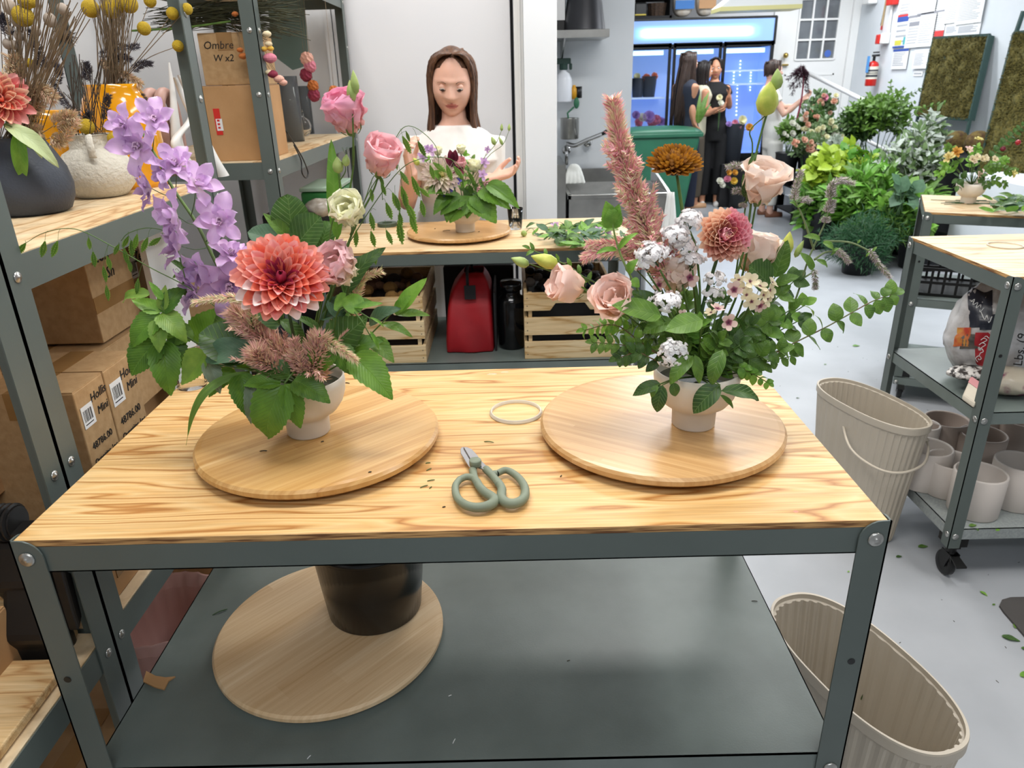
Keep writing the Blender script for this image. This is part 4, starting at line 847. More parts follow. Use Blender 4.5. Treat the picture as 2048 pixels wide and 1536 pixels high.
# long stalk with large yellow green buds
r_=thing('lisianthus_buds','tall stalk carrying one large yellow green bud and a small one','flower',O2)
stem(r_,[O2,A2(1470,560,.0),A2(1498,440,.0),A2(1508,330,.0),A2(1530,240,.0),A2(1548,195,.0),A2(1551,175,.0)],.002,stemg); stem(r_,[A2(1470,560,.01),A2(1490,420,.01),A2(1505,300,.01),A2(1500,262,.01),A2(1530,232,.0)],.0014,stemg)
bud(r_,A2(1530,232,-.0),A2(1541,163,-.01),.0150,budy); bud(r_,A2(1552,180,0),A2(1555,137,0),.0085,budg)
for a in((1489,395,1487,345),(1497,330,1518,300)):leaf(r_,'lance',g_dark,A2(a[0],a[1],0),A2(a[2],a[3],0),.7)
r_=thing('lisianthus_buds','two yellow green buds pointing left over the second bench','flower',O2)
stem(r_,[O2,A2(1290,625,.02),A2(1180,560,.02),A2(1110,528,.02)],.0016); stem(r_,[A2(1180,562,.02),A2(1110,545,.03),A2(1060,528,.03)],.0013)
bud(r_,A2(1116,530,.02),A2(1062,512,.02),.0118,budy); bud(r_,A2(1058,530,.03),A2(1022,516,.03),.0082,budg)
r_=thing('lisianthus_buds','yellow bud poking up right of the ball dahlia','flower',O2); stem(r_,[O2,A2(1540,600,.03),A2(1574,510,.03)],.0015); bud(r_,A2(1572,510,.03),A2(1580,463,.03),.0095,budy); bud(r_,A2(1590,515,.03),A2(1608,480,.03),.005,budg)
# pink celosia plume
r=thing('celosia','tall pink celosia plume leaning left above the right vase','flower',O2)
pp=[A2(1345,560,.02),A2(1310,500,.02),A2(1280,420,.02),A2(1252,330,.02),A2(1236,270,.02),A2(1226,200,.02)]
plume(r,pp,.027,.004,3000,cel_p,spike=.0145,seed=31,branches=85,out=1.0); stem(r,[O2,A2(1360,640,.02)]+pp[:-1],.002)
for i,(lab,pts)in enumerate([('thin pink celosia side tail pointing left low',[A2(1290,510,.02),A2(1240,490,.02),A2(1175,488,.02)]),('cream pink celosia tail beside the statice',[A2(1290,530,.02),A2(1262,515,.02),A2(1235,502,.02)]),('small pink celosia tip pointing down left',[A2(1230,500,.02),A2(1190,505,.02),A2(1168,517,.02)]),('pale celosia spike behind the statice clusters',[A2(1340,560,.03),A2(1325,510,.03),A2(1310,455,.03)])]):
 r=thing('celosia',lab,'flower',O2); plume(r,pts,.012 if i!=3 else .018,.0015,500,cel_p,spike=.01,seed=i+51); stem(r,[O2,A2(1340,620,.02),pts[0],pts[1]],.0013)
# white statice: clusters of tiny cup florets
stw=petalmat('petal_statice_white',[(0,'#fbf8f8'),(1,'#ffffff')],streak=.0,trans=.1,rough=.95)
_b=MB().lathe([(.0008,0),(.0012,.002),(.0034,.0042),(.0012,.0046),(.0003,.0044)],5,rib=(.0,3)); _o=_b.build('x',stw,None); STME=_o.data; STME.name='statice_floret'; bpy.data.objects.remove(_o)
def statice(label,c,R,n,stp,dirv=(0,-.3,1),seed=0,size=1.5):
 rr=random.Random(seed); c=Vector(c); root=thing('statice',label,'flower',stp[0]); stem(root,stp,.0022,stemg); z=Vector(dirv).normalized()
 me0=STME; b=MB(); base=[v.co.copy()for v in me0.vertices]; faces=[tuple(p.vertices)for p in me0.polygons]
 for k in range(int(n*1.7)):
  d=Vector([rr.gauss(0,1)for _ in range(3)]).normalized(); d=(d+z*.8).normalized(); p=c+Vector((d.x*R[0],d.y*R[0]*.8,d.z*R[1]))*(.6+.5*rr.random()+.5*noise.noise(d*2.6+c*90))
  q=frame(p,d.orthogonal(),d,(size*.86,)*3); b.add([q@v for v in base],faces)
 b.build('floret_cluster',stw,root)
 for k in range(5):
  d=Vector((rr.uniform(-1,1),rr.uniform(-.5,.5),rr.uniform(.1,.8))); stem(root,[lerp(stp[-1],c,.2),c+Vector((d.x*R[0]*.7,0,d.z*R[1]*.5))],.0008,stemd,n=4)
 return root
px2=lambda px:px*.00074
statice('white statice head topmost, left of the ball dahlia',A2(1378,445,-.01),(px2(20),px2(18)),70,[O2,A2(1400,600,0),A2(1392,500,0),A2(1380,462,-.01)],seed=1)
statice('white statice head second from top, leaning left',A2(1352,472,-.01),(px2(24),px2(14)),70,[O2,A2(1396,600,0),A2(1370,520,0),A2(1355,485,-.01)],seed=2)
statice('white statice head close under the topmost one',A2(1368,495,-.0),(px2(22),px2(14)),55,[O2,A2(1396,600,0),A2(1375,520,0)],seed=3)
statice('white statice cluster left at mid height',A2(1305,510,-.02),(px2(27),px2(17)),85,[O2,A2(1360,620,-.01),A2(1320,540,-.02)],seed=4)
statice('small white statice tuft below the left cluster',A2(1290,528,-.02),(px2(14),px2(10)),28,[O2,A2(1340,620,-.01),A2(1295,545,-.02)],seed=14)
statice('small white statice tuft at centre behind the phlox',A2(1383,525,-.01),(px2(20),px2(12)),36,[O2,A2(1396,640,0),A2(1385,540,-.01)],seed=5)
statice('white statice tuft right of centre over dark leaves',A2(1428,560,.0),(px2(20),px2(12)),26,[O2,A2(1420,640,0),A2(1428,572,0)],seed=6)
statice('sparse white statice tuft near the middle stems',A2(1425,590,.0),(px2(18),px2(9)),18,[O2,A2(1415,640,0),A2(1424,600,0)],seed=7)
statice('white statice cluster front left above the long leaf',A2(1332,605,-.04),(px2(27),px2(14)),60,[O2,A2(1370,680,-.03),A2(1338,622,-.04)],seed=8)
statice('white statice cluster low over the vase rim',A2(1345,710,-.07),(px2(25),px2(22)),90,[O2,A2(1365,740,-.06),A2(1350,725,-.07)],seed=9,size=1.35)
# phlox
phx=petalmat('petal_phlox_cream',[(0,'#6e3347'),(.12,'#b58a7e'),(.22,'#eee0b8'),(1,'#f3e8c8')],streak=.1,trans=.25); phr=petalmat('petal_phlox_rose',[(0,'#5e2440'),(.25,'#a2546a'),(.4,'#e6c3b8'),(1,'#ecd2c4')],streak=.1,trans=.25)
W_ph=lambda t:.40*sin(pi*min(1,.1+t*.86))**.55*(.5+.7*t)
eye_=mat('phlox_eye','#5b2a40',.6); _o=MB().ball((0,0,.001),.003,8,5).build('x',eye_,None); EYME=_o.data; EYME.name='floret_eye'; bpy.data.objects.remove(_o)
def phlox(label,spots,stp,m=phx):
 root=thing('phlox',label,'flower',stp[0]); stem(root,stp,.0022,stemg)
 for i,(u,v,r,nr,d)in enumerate(spots):
  c=A2(u,v,d); floret(root,c,nr,r*mpp(c),m if i%7 or m is phr else phr,5,seed=i+3,inner=False,cme=EYME,W=W_ph,cv=arc(.15,0),wv=.01,cup=.05)
  stem(root,[stp[-1],lerp(stp[-1],c,.5)-Vector((0,0,.003)),c],.0007,stemg,n=4,name='pedicel')
 return root
phlox('large cream phlox head with dark eyed florets right of centre',[(1468,580,17,(-.2,-1,.4),-.05),(1488,578,15,(.1,-.5,.9),-.04),(1500,563,17,(0,-.6,.8),-.05),(1478,560,15,(-.2,-.4,1),-.03),(1520,572,16,(.2,-.5,.8),-.045),(1540,580,16,(.7,-.7,.4),-.04),(1503,603,17,(-.1,-1,-.1),-.06),(1520,612,14,(.3,-1,-.3),-.05),(1535,598,15,(.6,-.8,.1),-.045),(1527,590,13,(.4,-.9,.2),-.05),(1545,565,13,(.6,-.4,.7),-.03),(1493,590,14,(0,-1,.3),-.055)],
[O2,A2(1460,690,-.02),A2(1495,620,-.035),A2(1508,598,-.035)])
phlox('single cream phlox floret facing the viewer at centre',[(1457,645,17,(0,-1,.15),-.07)],[O2,A2(1440,700,-.04),A2(1457,655,-.065)])
phlox('two flat cream phlox florets on a thin stalk at centre',[(1435,618,16,(.1,-.15,1),-.06),(1422,625,13,(-.4,-.1,1),-.05)],[O2,A2(1420,700,-.04),A2(1430,640,-.05)])
phlox('rose eyed phlox pair behind the dark stems',[(1348,550,17,(-.2,-1,.3),.0),(1380,555,18,(.1,-1,.1),-.01),(1360,543,12,(.2,-.7,.5),.0)],[O2,A2(1380,640,0),A2(1365,570,0)],phr)
phlox('pale phlox florets left behind the front statice',[(1318,570,15,(-.2,-.9,.5),-.0),(1366,628,10,(0,-.8,.5),-.03),(1340,590,10,(0,-.8,.5),-.03)],[O2,A2(1350,660,-.01),A2(1325,590,-.01)],phr)
# mint flower spikes
mintm=[mat('mint_mauve','#b9a6ad',.7),mat('mint_olive','#8d9a6c',.7),mat('mint_white','#dad2d2',.7)]
def mint(label,stp,spikes,lvs=(),r=.0018):
 root=thing('mint_spike',label,'flower',stp[0]); stem(root,stp,r,mat('mint_stem','#7b8a5e',.6))
 for i,(pts,R)in enumerate(spikes):
  pts=[A2(*p)for p in pts]; stem(root,[min(spline(stp,8),key=lambda q:(q-pts[0]).length)]+pts,.0011,MATS['mint_stem']); s_=spline(pts,4)
  plume(root,pts,R,R*.5,int(150+9e4*R*0.6),mintm,name='flower_spike',spike=.0045,seed=i+7,out=1.3)
 for a in lvs:leaf(root,a[5]if len(a)>5 else 'oval',a[6]if len(a)>6 else g_mid,A2(a[0],a[1],.02),A2(a[2],a[3],.02),a[4],None,1)
 return root
Y=.03
mint('mint stalk with drooping mauve flower spike at the right',[O2,A2(1560,650,.02),A2(1620,510,Y),A2(1650,445,Y),A2(1662,400,Y)],[([(1650,445,Y),(1652,436,Y)],.007),([(1655,425,Y),(1660,412,Y),(1665,400,Y)],.0095),([(1662,395,Y),(1662,380,Y),(1668,366,Y)],.009),([(1665,368,Y),(1685,360,Y),(1708,368,Y)],.0055)],
[(1640,480,1605,470,.7),(1645,485,1672,500,.8),(1625,540,1600,500,.6),(1632,520,1660,535,.6)])
mint('mint side stalk with upright pale spike left of the drooping one',[A2(1628,500,Y),A2(1608,440,Y),A2(1590,400,Y)],[([(1588,400,Y),(1592,375,Y),(1603,340,Y)],.0075),([(1600,402,Y),(1612,398,Y),(1620,402,Y)],.004)],[(1595,415,1610,405,.7),(1592,412,1580,402,.7)])
mint('mint side stalk ending in a spike pointing down right',[A2(1648,482,Y),A2(1700,485,Y),A2(1745,505,Y)],[([(1738,500,Y),(1755,525,Y),(1780,555,Y)],.0055)],[(1715,487,1722,478,.8),(1745,503,1755,492,.8),(1740,505,1730,515,.6)])
mint('short mint side stalk with a spike hanging down',[A2(1628,520,Y),A2(1650,505,Y),A2(1675,502,Y)],[([(1673,500,Y),(1688,512,Y),(1698,525,Y)],.0055)],[(1665,503,1680,495,.8),(1672,503,1660,512,.7)])
mint('small drooping mint spike among the right side leaves',[A2(1600,560,Y),A2(1625,545,Y)],[([(1628,540,Y),(1631,565,Y),(1630,578,Y)],.005)])
mint('pale mint spike pointing left beside the tall bud stalk',[A2(1495,400,.01),A2(1487,360,.01)],[([(1493,335,.01),(1470,330,.01),(1453,335,.01)],.005),([(1490,385,.01),(1478,381,.01),(1467,382,.01)],.0042),([(1488,405,.01),(1486,412,.01)],.005)])
# leafy fillers: long oval leaf branches
def ol(label,pts,n,size,m=g_mid,kind='oval',w=.95,seed=1,pair=True,ang=1.,t0=.3,name='leafy_sprig',var=(0,1,3),droop=.1,grow=(1.,.65),r=.0014,sm=None):
 return sprig(name,label,[A2(*p)if not isinstance(p,Vector)else p for p in pts],kind,m,n,size,t0=t0,w=w,ang=ang,var=var,r=r,sm=sm or stemg,pair=pair,seed=seed,droop=droop,grow=grow)
ol('long arching branch with paired round leaves reaching far right',[O2,(1500,730,-.02),(1580,690,-.02),(1660,650,-.02),(1740,605,-.01),(1785,588,0)],9,.036,g_mid,'oval',1.35,1,True,1.15,.42,droop=.35,sm=stemb)
ol('leafy branch low at the right over the bench corner',[O2,(1480,745,-.03),(1530,725,-.03),(1585,712,-.02)],6,.024,g_mid,'oval',1.2,2,True,1.1,.4)
ol('leafy branch hanging right of the vase rim',[O2,(1470,735,-.05),(1500,745,-.05),(1535,765,-.05)],6,.022,g_light,'oval',1.2,3,True,1.1,.4,droop=.5)
ol('leafy branch at left with small leaves over the white gap',[O2,(1290,690,-.02),(1230,650,-.02),(1170,660,-.01)],9,.025,g_light,'oval',1.,4,True,1.,.4,sm=stemb)
ol('second leafy branch left below the apricot lisianthus',[O2,(1300,700,-.03),(1245,690,-.03),(1190,685,-.02)],8,.026,g_mid,'oval',1.1,5,True,1.,.35,sm=stemb)
ol('leafy branch rising left behind the apricot lisianthus',[O2,(1280,650,.02),(1210,600,.02),(1150,540,.03),(1060,498,.03)],9,.022,g_mid,'oval',.8,6,True,.9,.45)
ol('dark leafy branch low left of the vase',[O2,(1310,720,-.04),(1275,705,-.04),(1240,715,-.04)],6,.03,g_dark,'oval',1.2,7,True,1.,.3,sm=stemb)
for i,(u,v,d)in enumerate([(1560,590,.0),(1600,640,.01),(1540,640,-.03),(1500,650,-.05),(1610,610,.02),(1560,700,-.04),(1480,690,-.06),(1440,680,-.06),(1590,560,.03),(1400,650,-.03),(1330,660,-.03),(1290,640,-.01),(1350,640,.03),(1440,600,.03),(1520,700,.0),(1250,640,.03),(1410,700,.02),(1370,600,.04)]):
 side=['right','centre','left'][0 if u>1480 else(1 if u>1360 else 2)]
 ol('filler branch of small green leaves, %s %s'%(['upper','lower'][v>640],['beside the phlox','near the far right twig','under the cream florets','in the dense middle','below the mint spikes','close above the bench','over the rim','among dark stems','beside the yellow bud','by the front statice','under the long leaf','by the apricot bloom','behind the statice','behind the phlox','at the back right','at the back left','at the back middle','deep behind the rose phlox'][i]),
[O2,lerp(O2,A2(u,v,d),.55)+Vector((0,-.008,.006)),(u,v,d)],6,.036,[g_mid,g_dark,g_mid,g_dark,g_light][i%5],'oval',1.05+.2*(i%3),i+20,True,.95,.3)
# large single viburnum-like leaves
def big(label,u0,v0,u1,v1,w,m=g_mid,d0=-.05,d1=-.06,kind='oval',var=0,st=None):
 r=thing('broad_leaf',label,'foliage',A2(u0,v0,d0)); leaf(r,kind,m,A2(u0,v0,d0),A2(u1,v1,d1),w,None,var); stem(r,[O2,lerp(O2,A2(u0,v0,d0),.6)+Vector((0,0,.004)),A2(u0,v0,d0)],.0014,stemg)
big('long pale veined leaf pointing left below the apricot bloom',1322,632,1225,608,.85,g_mid,-.06,-.08,'oval',3)
big('broad green leaf across the middle pointing left',1405,640,1330,660,1.1,g_mid,-.07,-.09,'oval',3)
big('second broad leaf behind pointing lower left',1345,640,1285,665,1.0,g_mid,-.05,-.07,'oval',3)
big('dark upright leaf behind the front statice',1322,628,1262,578,.9,g_dark,-.03,-.03,'oval',0)
big('soft green leaf hanging down over the vase front left',1385,712,1333,772,.75,g_mid,-.08,-.10,'oval',1)
big('long soft leaf hanging down at the vase centre',1445,700,1418,778,.75,g_mid,-.09,-.105,'oval',1)
big('folded grey green leaf hanging between the two',1390,710,1400,770,.7,g_mid,-.08,-.095,'oval',0)
big('broad drooping leaf in front of the vase bowl',1440,770,1382,828,1.05,g_dark,-.10,-.105,'oval',0)
big('narrow dark wavy leaf curling right over the bench',1443,782,1532,798,.6,g_dark,-.095,-.09,'oval',1)
big('small curled leaf under the dark wavy one',1440,790,1470,818,.45,g_mid,-.1,-.1,'oval',0)
big('dark leaf over the left bowl of the right vase',1345,765,1352,795,1.2,g_dark,-.09,-.09,'oval',0)
big('dark leaf hanging left of the vase near the turntable',1322,768,1262,790,.85,g_dark,-.08,-.08,'oval',0)
big('long dark leaf hanging down left of the vase',1325,770,1312,828,.95,g_dark,-.085,-.09,'oval',0)
big('small pale leaf beside the long hanging dark leaf',1315,770,1300,798,.8,g_mid,-.085,-.09,'oval',1)
big('tall veined leaf right behind the peach bloom',1550,555,1575,480,.95,g_mid,.02,.02,'oval',3)
big('broad dark leaf under the ball dahlia',1540,570,1500,530,1.1,g_dark,.0,-.01,'round',3)
big('veined leaf at right beside the phlox head',1550,570,1600,550,.9,g_mid,.01,.0,'oval',0)
big('veined leaf pointing right below the yellow bud',1580,620,1610,595,1.0,g_mid,.01,.0,'oval',0)
# upright mint shoot at left
r_=thing('mint_shoot','light green mint shoot with crinkled leaves in front of pink plume','foliage',O2); stem(r_,[O2,A2(1300,620,-.02),A2(1250,530,-.03),A2(1232,480,-.03),A2(1225,445,-.03)],.0021,mat('mint_shoot_stem','#7f9a55',.5))
for a in((1225,455,1212,402,.95,g_light,3),(1225,455,1238,408,.9,g_light,3),(1226,452,1222,412,1.2,g_light,0),(1236,500,1278,460,.45,g_light,1),(1234,500,1188,505,.5,g_light,1),(1256,545,1276,515,.7,g_light,1),(1262,560,1280,575,1.2,g_light,0)):
 leaf(r_,'serr' if a[4]>.6 else 'oval',a[5],A2(a[0],a[1],-.03),A2(a[2],a[3],-.035),a[4],None,a[6])
# ================================================================ left shelving contents
def carton(label,x0,x1,y0,y1,z0,z1,m=kraft,rz=0,taped=True,open_=False,group=None,labelat=None,flap=True):
 c=((x0+x1)/2,(y0+y1)/2,z0); t=thing('cardboard_box',label,'box',c,group)
 b=MB()
 if open_:
  w_=.004; b.box(x0,x1,y0,y1,z0,z0+w_).box(x0,x0+w_,y0,y1,z0,z1).box(x1-w_,x1,y0,y1,z0,z1).box(x0,x1,y0,y0+w_,z0,z1).box(x0,x1,y1-w_,y1,z0,z1)
 else:b.box(x0,x1,y0,y1,z0,z1-.0015)
 b.build('carton',m,t,bevel=.002)
 if not open_ and flap:
  xm,ym=(x0+x1)/2,(y0+y1)/2
  MB().box(x0+.001,xm-.0015,y0+.001,y1-.001,z1-.0015,z1+.001).build('flap',m,t); MB().box(xm+.0015,x1-.001,y0+.001,y1-.001,z1-.0015,z1+.001).build('flap',m,t)
 if taped and not open_:
  xm=(x0+x1)/2; MB().box(xm-.024,xm+.024,y0-.0006,y1+.0006,z1+.001,z1+.0016).box(xm-.024,xm+.024,y0-.0008,y0-.0002,z1-.05,z1+.0016).build('tape',tape,t)
 if rz:
  t.rotation_euler=(0,0,rz)
 return t
MX=Matrix(((0,0,1),(1,0,0),(0,1,0))).to_4x4()
MY=Matrix(((1,0,0),(0,0,-1),(0,1,0))).to_4x4()
def tx(s,size,x,y,z,parent,m=ink,rot=0,shear=0,F=MX,name='lettering'):return text(s,size,Matrix.Translation((x,y,z))@F@Matrix.Rotation(rot,4,'Z'),m,parent,name,font_shear=shear)
def barcode(parent,x,y,z,w=.05,h=.05,F=MX,rot=0):
 Mb=Matrix.Translation((x,y,z))@F@Matrix.Rotation(rot,4,'Z')
 b=MB().box(-w/2,w/2,-h/2,h/2,0,.0006,M=Mb); b.build('barcode_label',paper,parent)
 b=MB(); rr=random.Random(4); u=-w*.38
 while u<w*.36:a=w*rr.choice((.03,.05,.07)); b.box(u,u+a,-h*.22,h*.3,.0006,.0009,M=Mb); u+=a+w*rr.choice((.04,.06))
 b.box(-w*.38,w*.3,-h*.36,-h*.32,.0006,.0009,M=Mb); b.build('bar_print',ink,parent)
# --- middle bay of unit 2 (z .765): lettered cartons
def face(u0,v0,x):return PX(u0,v0,x)
XF=-.085
p=face(145,789,XF); q=face(202,743,XF); r2=face(258,706,XF)
zt=(p.z+q.z)/2
b1=carton('small carton with barcode label, nearer of the two lettered ones',XF-.2,XF,p.y,q.y,.765,zt)
b2=carton('small carton with barcode label, farther of the two lettered ones',XF-.2,XF,q.y+.004,r2.y+.01,.765,zt)
for t,ya,yb_ in((b1,p.y,q.y),(b2,q.y+.004,r2.y+.01)):
 w_=yb_-ya; barcode(t,XF+.0005,ya+w_*.27,zt-.055,w_*.38,w_*.42)
 tx('Hollis',w_*.24,XF+.0007,ya+w_*.72,zt-.03,t,rot=.05,shear=.2,name='handwriting'); tx('Mini',w_*.22,XF+.0007,ya+w_*.76,zt-.06,t,rot=.05,shear=.2,name='handwriting')
 tx('48786.00',w_*.19,XF+.0007,ya+w_*.5,zt-.115,t,inkg if False else ink); tx('Quantity: 1pc',w_*.15,XF+.0007,ya+w_*.52,zt-.145,t)
pa=face(165,535,-.2); pb=face(262,560,-.2)
z1=carton('crumpled carton marked in marker, upper of the stack below the vases',-.47,-.20,face(176,560,-.2).y,face(262,540,-.2).y,1.135,1.355)
ya,yb_=face(176,560,-.2).y,face(262,540,-.2).y
tx('Zen',.045,-.1993,lerp(ya,yb_,.35),1.315,z1,shear=.2,name='handwriting'); tx('Sh',.035,-.1993,lerp(ya,yb_,.5),1.272,z1,shear=.2,name='handwriting'); MB().box(-.2,-.1992,ya,yb_,1.2,1.235).build('tape',tape,z1)
ya2=yb_+.006; yb2=.99
z2=carton('carton with short marker note at the far end of the upper stack',-.47,-.215,ya2,yb2,1.135,1.34)
barcode(z2,-.2145,ya2+.035,1.25,.035,.05); tx('Zen',.035,-.2142,lerp(ya2,yb2,.55),1.27,z2,shear=.2,name='handwriting'); MB().box(-.215,-.2142,ya2,yb2,1.285,1.315).build('tape',tape,z2)
z3=carton('long carton marked in marker under the crumpled carton',-.48,-.19,face(200,700,-.19).y,.985,.95,1.128)
tx('Zen',.042,-.1893,face(215,685,-.19).y+.03,1.085,z3,shear=.2,name='handwriting'); tx('4x6',.035,-.1893,face(240,680,-.19).y+.05,1.08,z3,shear=.2,name='handwriting')
carton('plain carton hidden under the long marked one',-.5,-.22,.50,.985,.765,.945,kraftd)
carton('tall plain carton beside the double uprights',-.52,-.26,.235,.43,.96,1.36,kraft2,taped=False)
carton('low carton under the tall plain one at the uprights',-.52,-.30,.235,.44,.765,.955,kraftd)
t=carton('open torn carton in front of the lettered cartons',-.30,-.06,.245,.40,.765,.86,kraft2,open_=True)
MB().box(-.062,-.0585,.29,.39,.80,.862).build('tape',tape,t)
b=MB().lathe([(.045,0),(.055,.05),(.057,.052),(.053,.052),(.044,.004)],28,c=(-.15,.46,.765),sx=1,sy=1); o=b.build('white_dish',whiteg,None,smooth=True,org=(-.15,.46,.765)); prop(o,'white round dish behind the torn carton','dish')
MB().poly([(-.64,.2,1.36),(-.64,1.03,1.36),(-.64,1.03,.78),(-.64,.2,.78)],(.006,0,0),.5)
whiteboard=MB().box(-.175,-.16,.86,1.02,.83,1.36).build('poster_board',whiteg,None,org=(-.17,.95,.83)); prop(whiteboard,'white sheet panel standing at the far end of the box bay','panel')
# bottom bay (z .10): pink ribbed bowl and boxes
pk=mat('pink_ribbed_plastic','#c9a19a',.4); c=(-.19,.615,.215)
t=thing('ribbed_bowl','dusty pink ribbed plastic bowl on the bottom shelf','bowl',(c[0],c[1],.215))
b=MB(); b.lathe([(0,0),(.06,.0),(.10,.06),(.135,.15),(.15,.25),(.156,.252),(.152,.245),(.13,.15),(.09,.055),(.0,.01)],72,c=(c[0],c[1],.215),sx=.9,sy=.9,rib=(.018,24)); b.build('bowl',pk,t,smooth=True)
carton('dull brown carton under the pink ribbed bowl',-.45,-.08,.45,.80,.10,.199,kraftd); carton('carton with flaps behind the pink bowl',-.45,-.06,.81,1.02,.10,.60,kraft2); carton('carton low beside the uprights on the bottom shelf',-.45,-.1,.21,.43,.10,.33,kraftd)
# --- unit 1 (near left): cartons, caulk gun, wooden case
c1=carton('large carton with barcode behind the black tool',-.55,-.20,-.15,.13,.88,1.06,kraft); barcode(c1,-.32,.02,1.0618,.10,.05,F=Matrix.Identity(4),rot=1.2); MB().box(-.31,-.26,-.15,.13,1.061,1.0618).build('tape',tape,c1)
c2=carton('wide low carton printed 1695.00 1 PC behind the black tool',-.56,-.14,-.40,.12,.765,.878,kraft2,taped=False);
c3=carton('carton with printed text on its lid at the left edge',-.56,-.13,-.02,.128,1.062,1.10,kraft2)if False else None
tx('1695.00',.05,-.175,-.03,.8797,c2,F=Matrix.Identity(4),rot=1.3); tx('1 PC',.05,-.23,-.05,.8797,c2,F=Matrix.Identity(4),rot=1.3)
carton('upright carton at the back left of the near unit',-.6,-.35,-.06,.12,1.064,1.36,kraft2,taped=False); carton('small dark carton at the back left of the near unit',-.58,-.30,-.35,-.07,1.064,1.2,kraftd,taped=False)
# wooden case
t=thing('wooden_case','pale pine case lying on the near shelf below the black tool','case',(-.25,-.3,.768))
MB().box(-.5,-.05,-.72,.10,.768,.785).build('lid_board',pine,t,bevel=.003); MB().box(-.48,-.10,-.7,-.03,.7855,.83).build('body',pine,t,bevel=.004);
MB().box(-.40,-.08,.115,.18,.766,.862).build('end_block',pine,t,bevel=.004)
MB().lathe([(0,0),(.014,0),(.014,.001),(0,.001)],16,M=Matrix.Translation((-.0795,.15,.81))@Matrix.Rotation(pi/2,4,'Y')).build('knot_hole',black,t)
# black cordless tool
bk=mat('tool_black_plastic','#1b1a19',.42,c2='#232120',scale=5); t=thing('cordless_tool','black plastic cordless tool resting on the wooden case at left','tool',(-.1,-.1,.87))
def TP(u,v,x=-.10):return PX(u,v,x)
def extr(pts,x,th,m,nm,bev=.006):
 o=MB().poly([TP(u,v,x)for u,v in pts],(1,0,0),th).build(nm,m,t,bevel=bev); return o
extr([(0,1075),(18,1105),(40,1190),(60,1240),(92,1335),(72,1352),(45,1350),(22,1300),(0,1285)][::-1],-.15,.075,bk,'handle',.012)
extr([(-30,1085),(10,1062),(40,1075),(26,1100),(60,1215),(30,1225),(-30,1180)][::-1],-.17,.09,bk,'motor_body',.015)
extr([(100,1140),(120,1145),(142,1232),(136,1262),(125,1230)][::-1],-.06,.02,bk,'trigger_bar',.004)
q=TP(0,1045,-.14); b=MB()
for k in range(5):b.lathe([(.027,0),(.031,.002),(.031,.005),(.027,.007)],26,M=Matrix.Translation((-.16+k*.010,q.y,q.z))@Matrix.Rotation(pi/2,4,'Y'))
b.lathe([(0,0),(.026,0),(.026,.05),(0,.05)],20,M=Matrix.Translation((-.16,q.y,q.z))@Matrix.Rotation(pi/2,4,'Y')); b.build('ribbed_collar',bk,t)
extr([(8,1070),(36,1040),(43,1062),(20,1090)][::-1],-.12,.06,bk,'bracket',.002)
# --- vases on the display shelf (z 1.425)
ZS=1.425
def vase_on(label,u,v,x_guess,prof,m,rib=None,nm='vase'):
 p=PZ(u,v,ZS); t=thing(nm,label,'vase',(p.x,p.y,ZS)); MB().lathe(prof,56,c=(p.x,p.y,ZS),rib=rib).build('body',m,t,smooth=True); return t,p
navy=mat('speckled_navy_stoneware','#30353f',.55,c2='#3c424d',scale=5,bump=.15,bscale=220); stone=mat('textured_stone_ceramic','#cfcabd',.75,c2='#c5bfb1',scale=5,bump=.5,bscale=120)
yel=mat('glossy_yellow_glaze','#d9930c',.12,c2='#e09b12',scale=6,coat=.4)
s=.078/.085
def prf(l,k):return[(a*k,b*k)for a,b in l]
tn,pn=vase_on('matte navy rounded vase at the left of the display shelf',68,425,0,prf([(0,0),(.062,0),(.074,.006),(.085,.03),(.088,.055),(.082,.09),(.066,.125),(.056,.142),(.054,.150),(.056,.152),(.050,.152),(.05,.14),(.06,.1),(.0,.09)],.93),navy,nm='navy_vase')
tc_,pc_=vase_on('textured cream vase with a small strap handle',206,392,0,prf([(0,0),(.05,0),(.062,.004),(.085,.03),(.091,.055),(.088,.08),(.07,.108),(.052,.118),(.05,.122),(.051,.152),(.053,.154),(.047,.154),(.046,.12),(.0,.1)],.86),stone,nm='cream_vase')
b=MB(); cx,cy=pc_.x,pc_.y; hd=Vector((CV.x-cx,CV.y-cy,0)).normalized(); hd=Vector((hd.x*.94-hd.y*.0,hd.y,0)).normalized()
b.tube(spline([Vector((cx,cy,ZS+.124))+hd*.045,Vector((cx,cy,ZS+.128))+hd*.062,Vector((cx,cy,ZS+.108))+hd*.076,Vector((cx,cy,ZS+.088))+hd*.074],6),.0085,10,flat=.6); b.build('handle',stone,tc_,smooth=True)
ty,py_=vase_on('tall glossy yellow vase behind the cream one',268,372,0,prf([(0,0),(.08,0),(.084,.01),(.086,.1),(.083,.16),(.07,.2),(.058,.222),(.062,.232),(.056,.232),(.054,.22),(.068,.19),(.0,.15)],1.0),yel,nm='yellow_vase')
ty2,_=vase_on('second yellow vase behind the navy vase',130,385,0,prf([(0,0),(.05,0),(.06,.05),(.05,.13),(.052,.15),(.04,.15),(.0,.1)],1.2),yel,nm='yellow_vase')
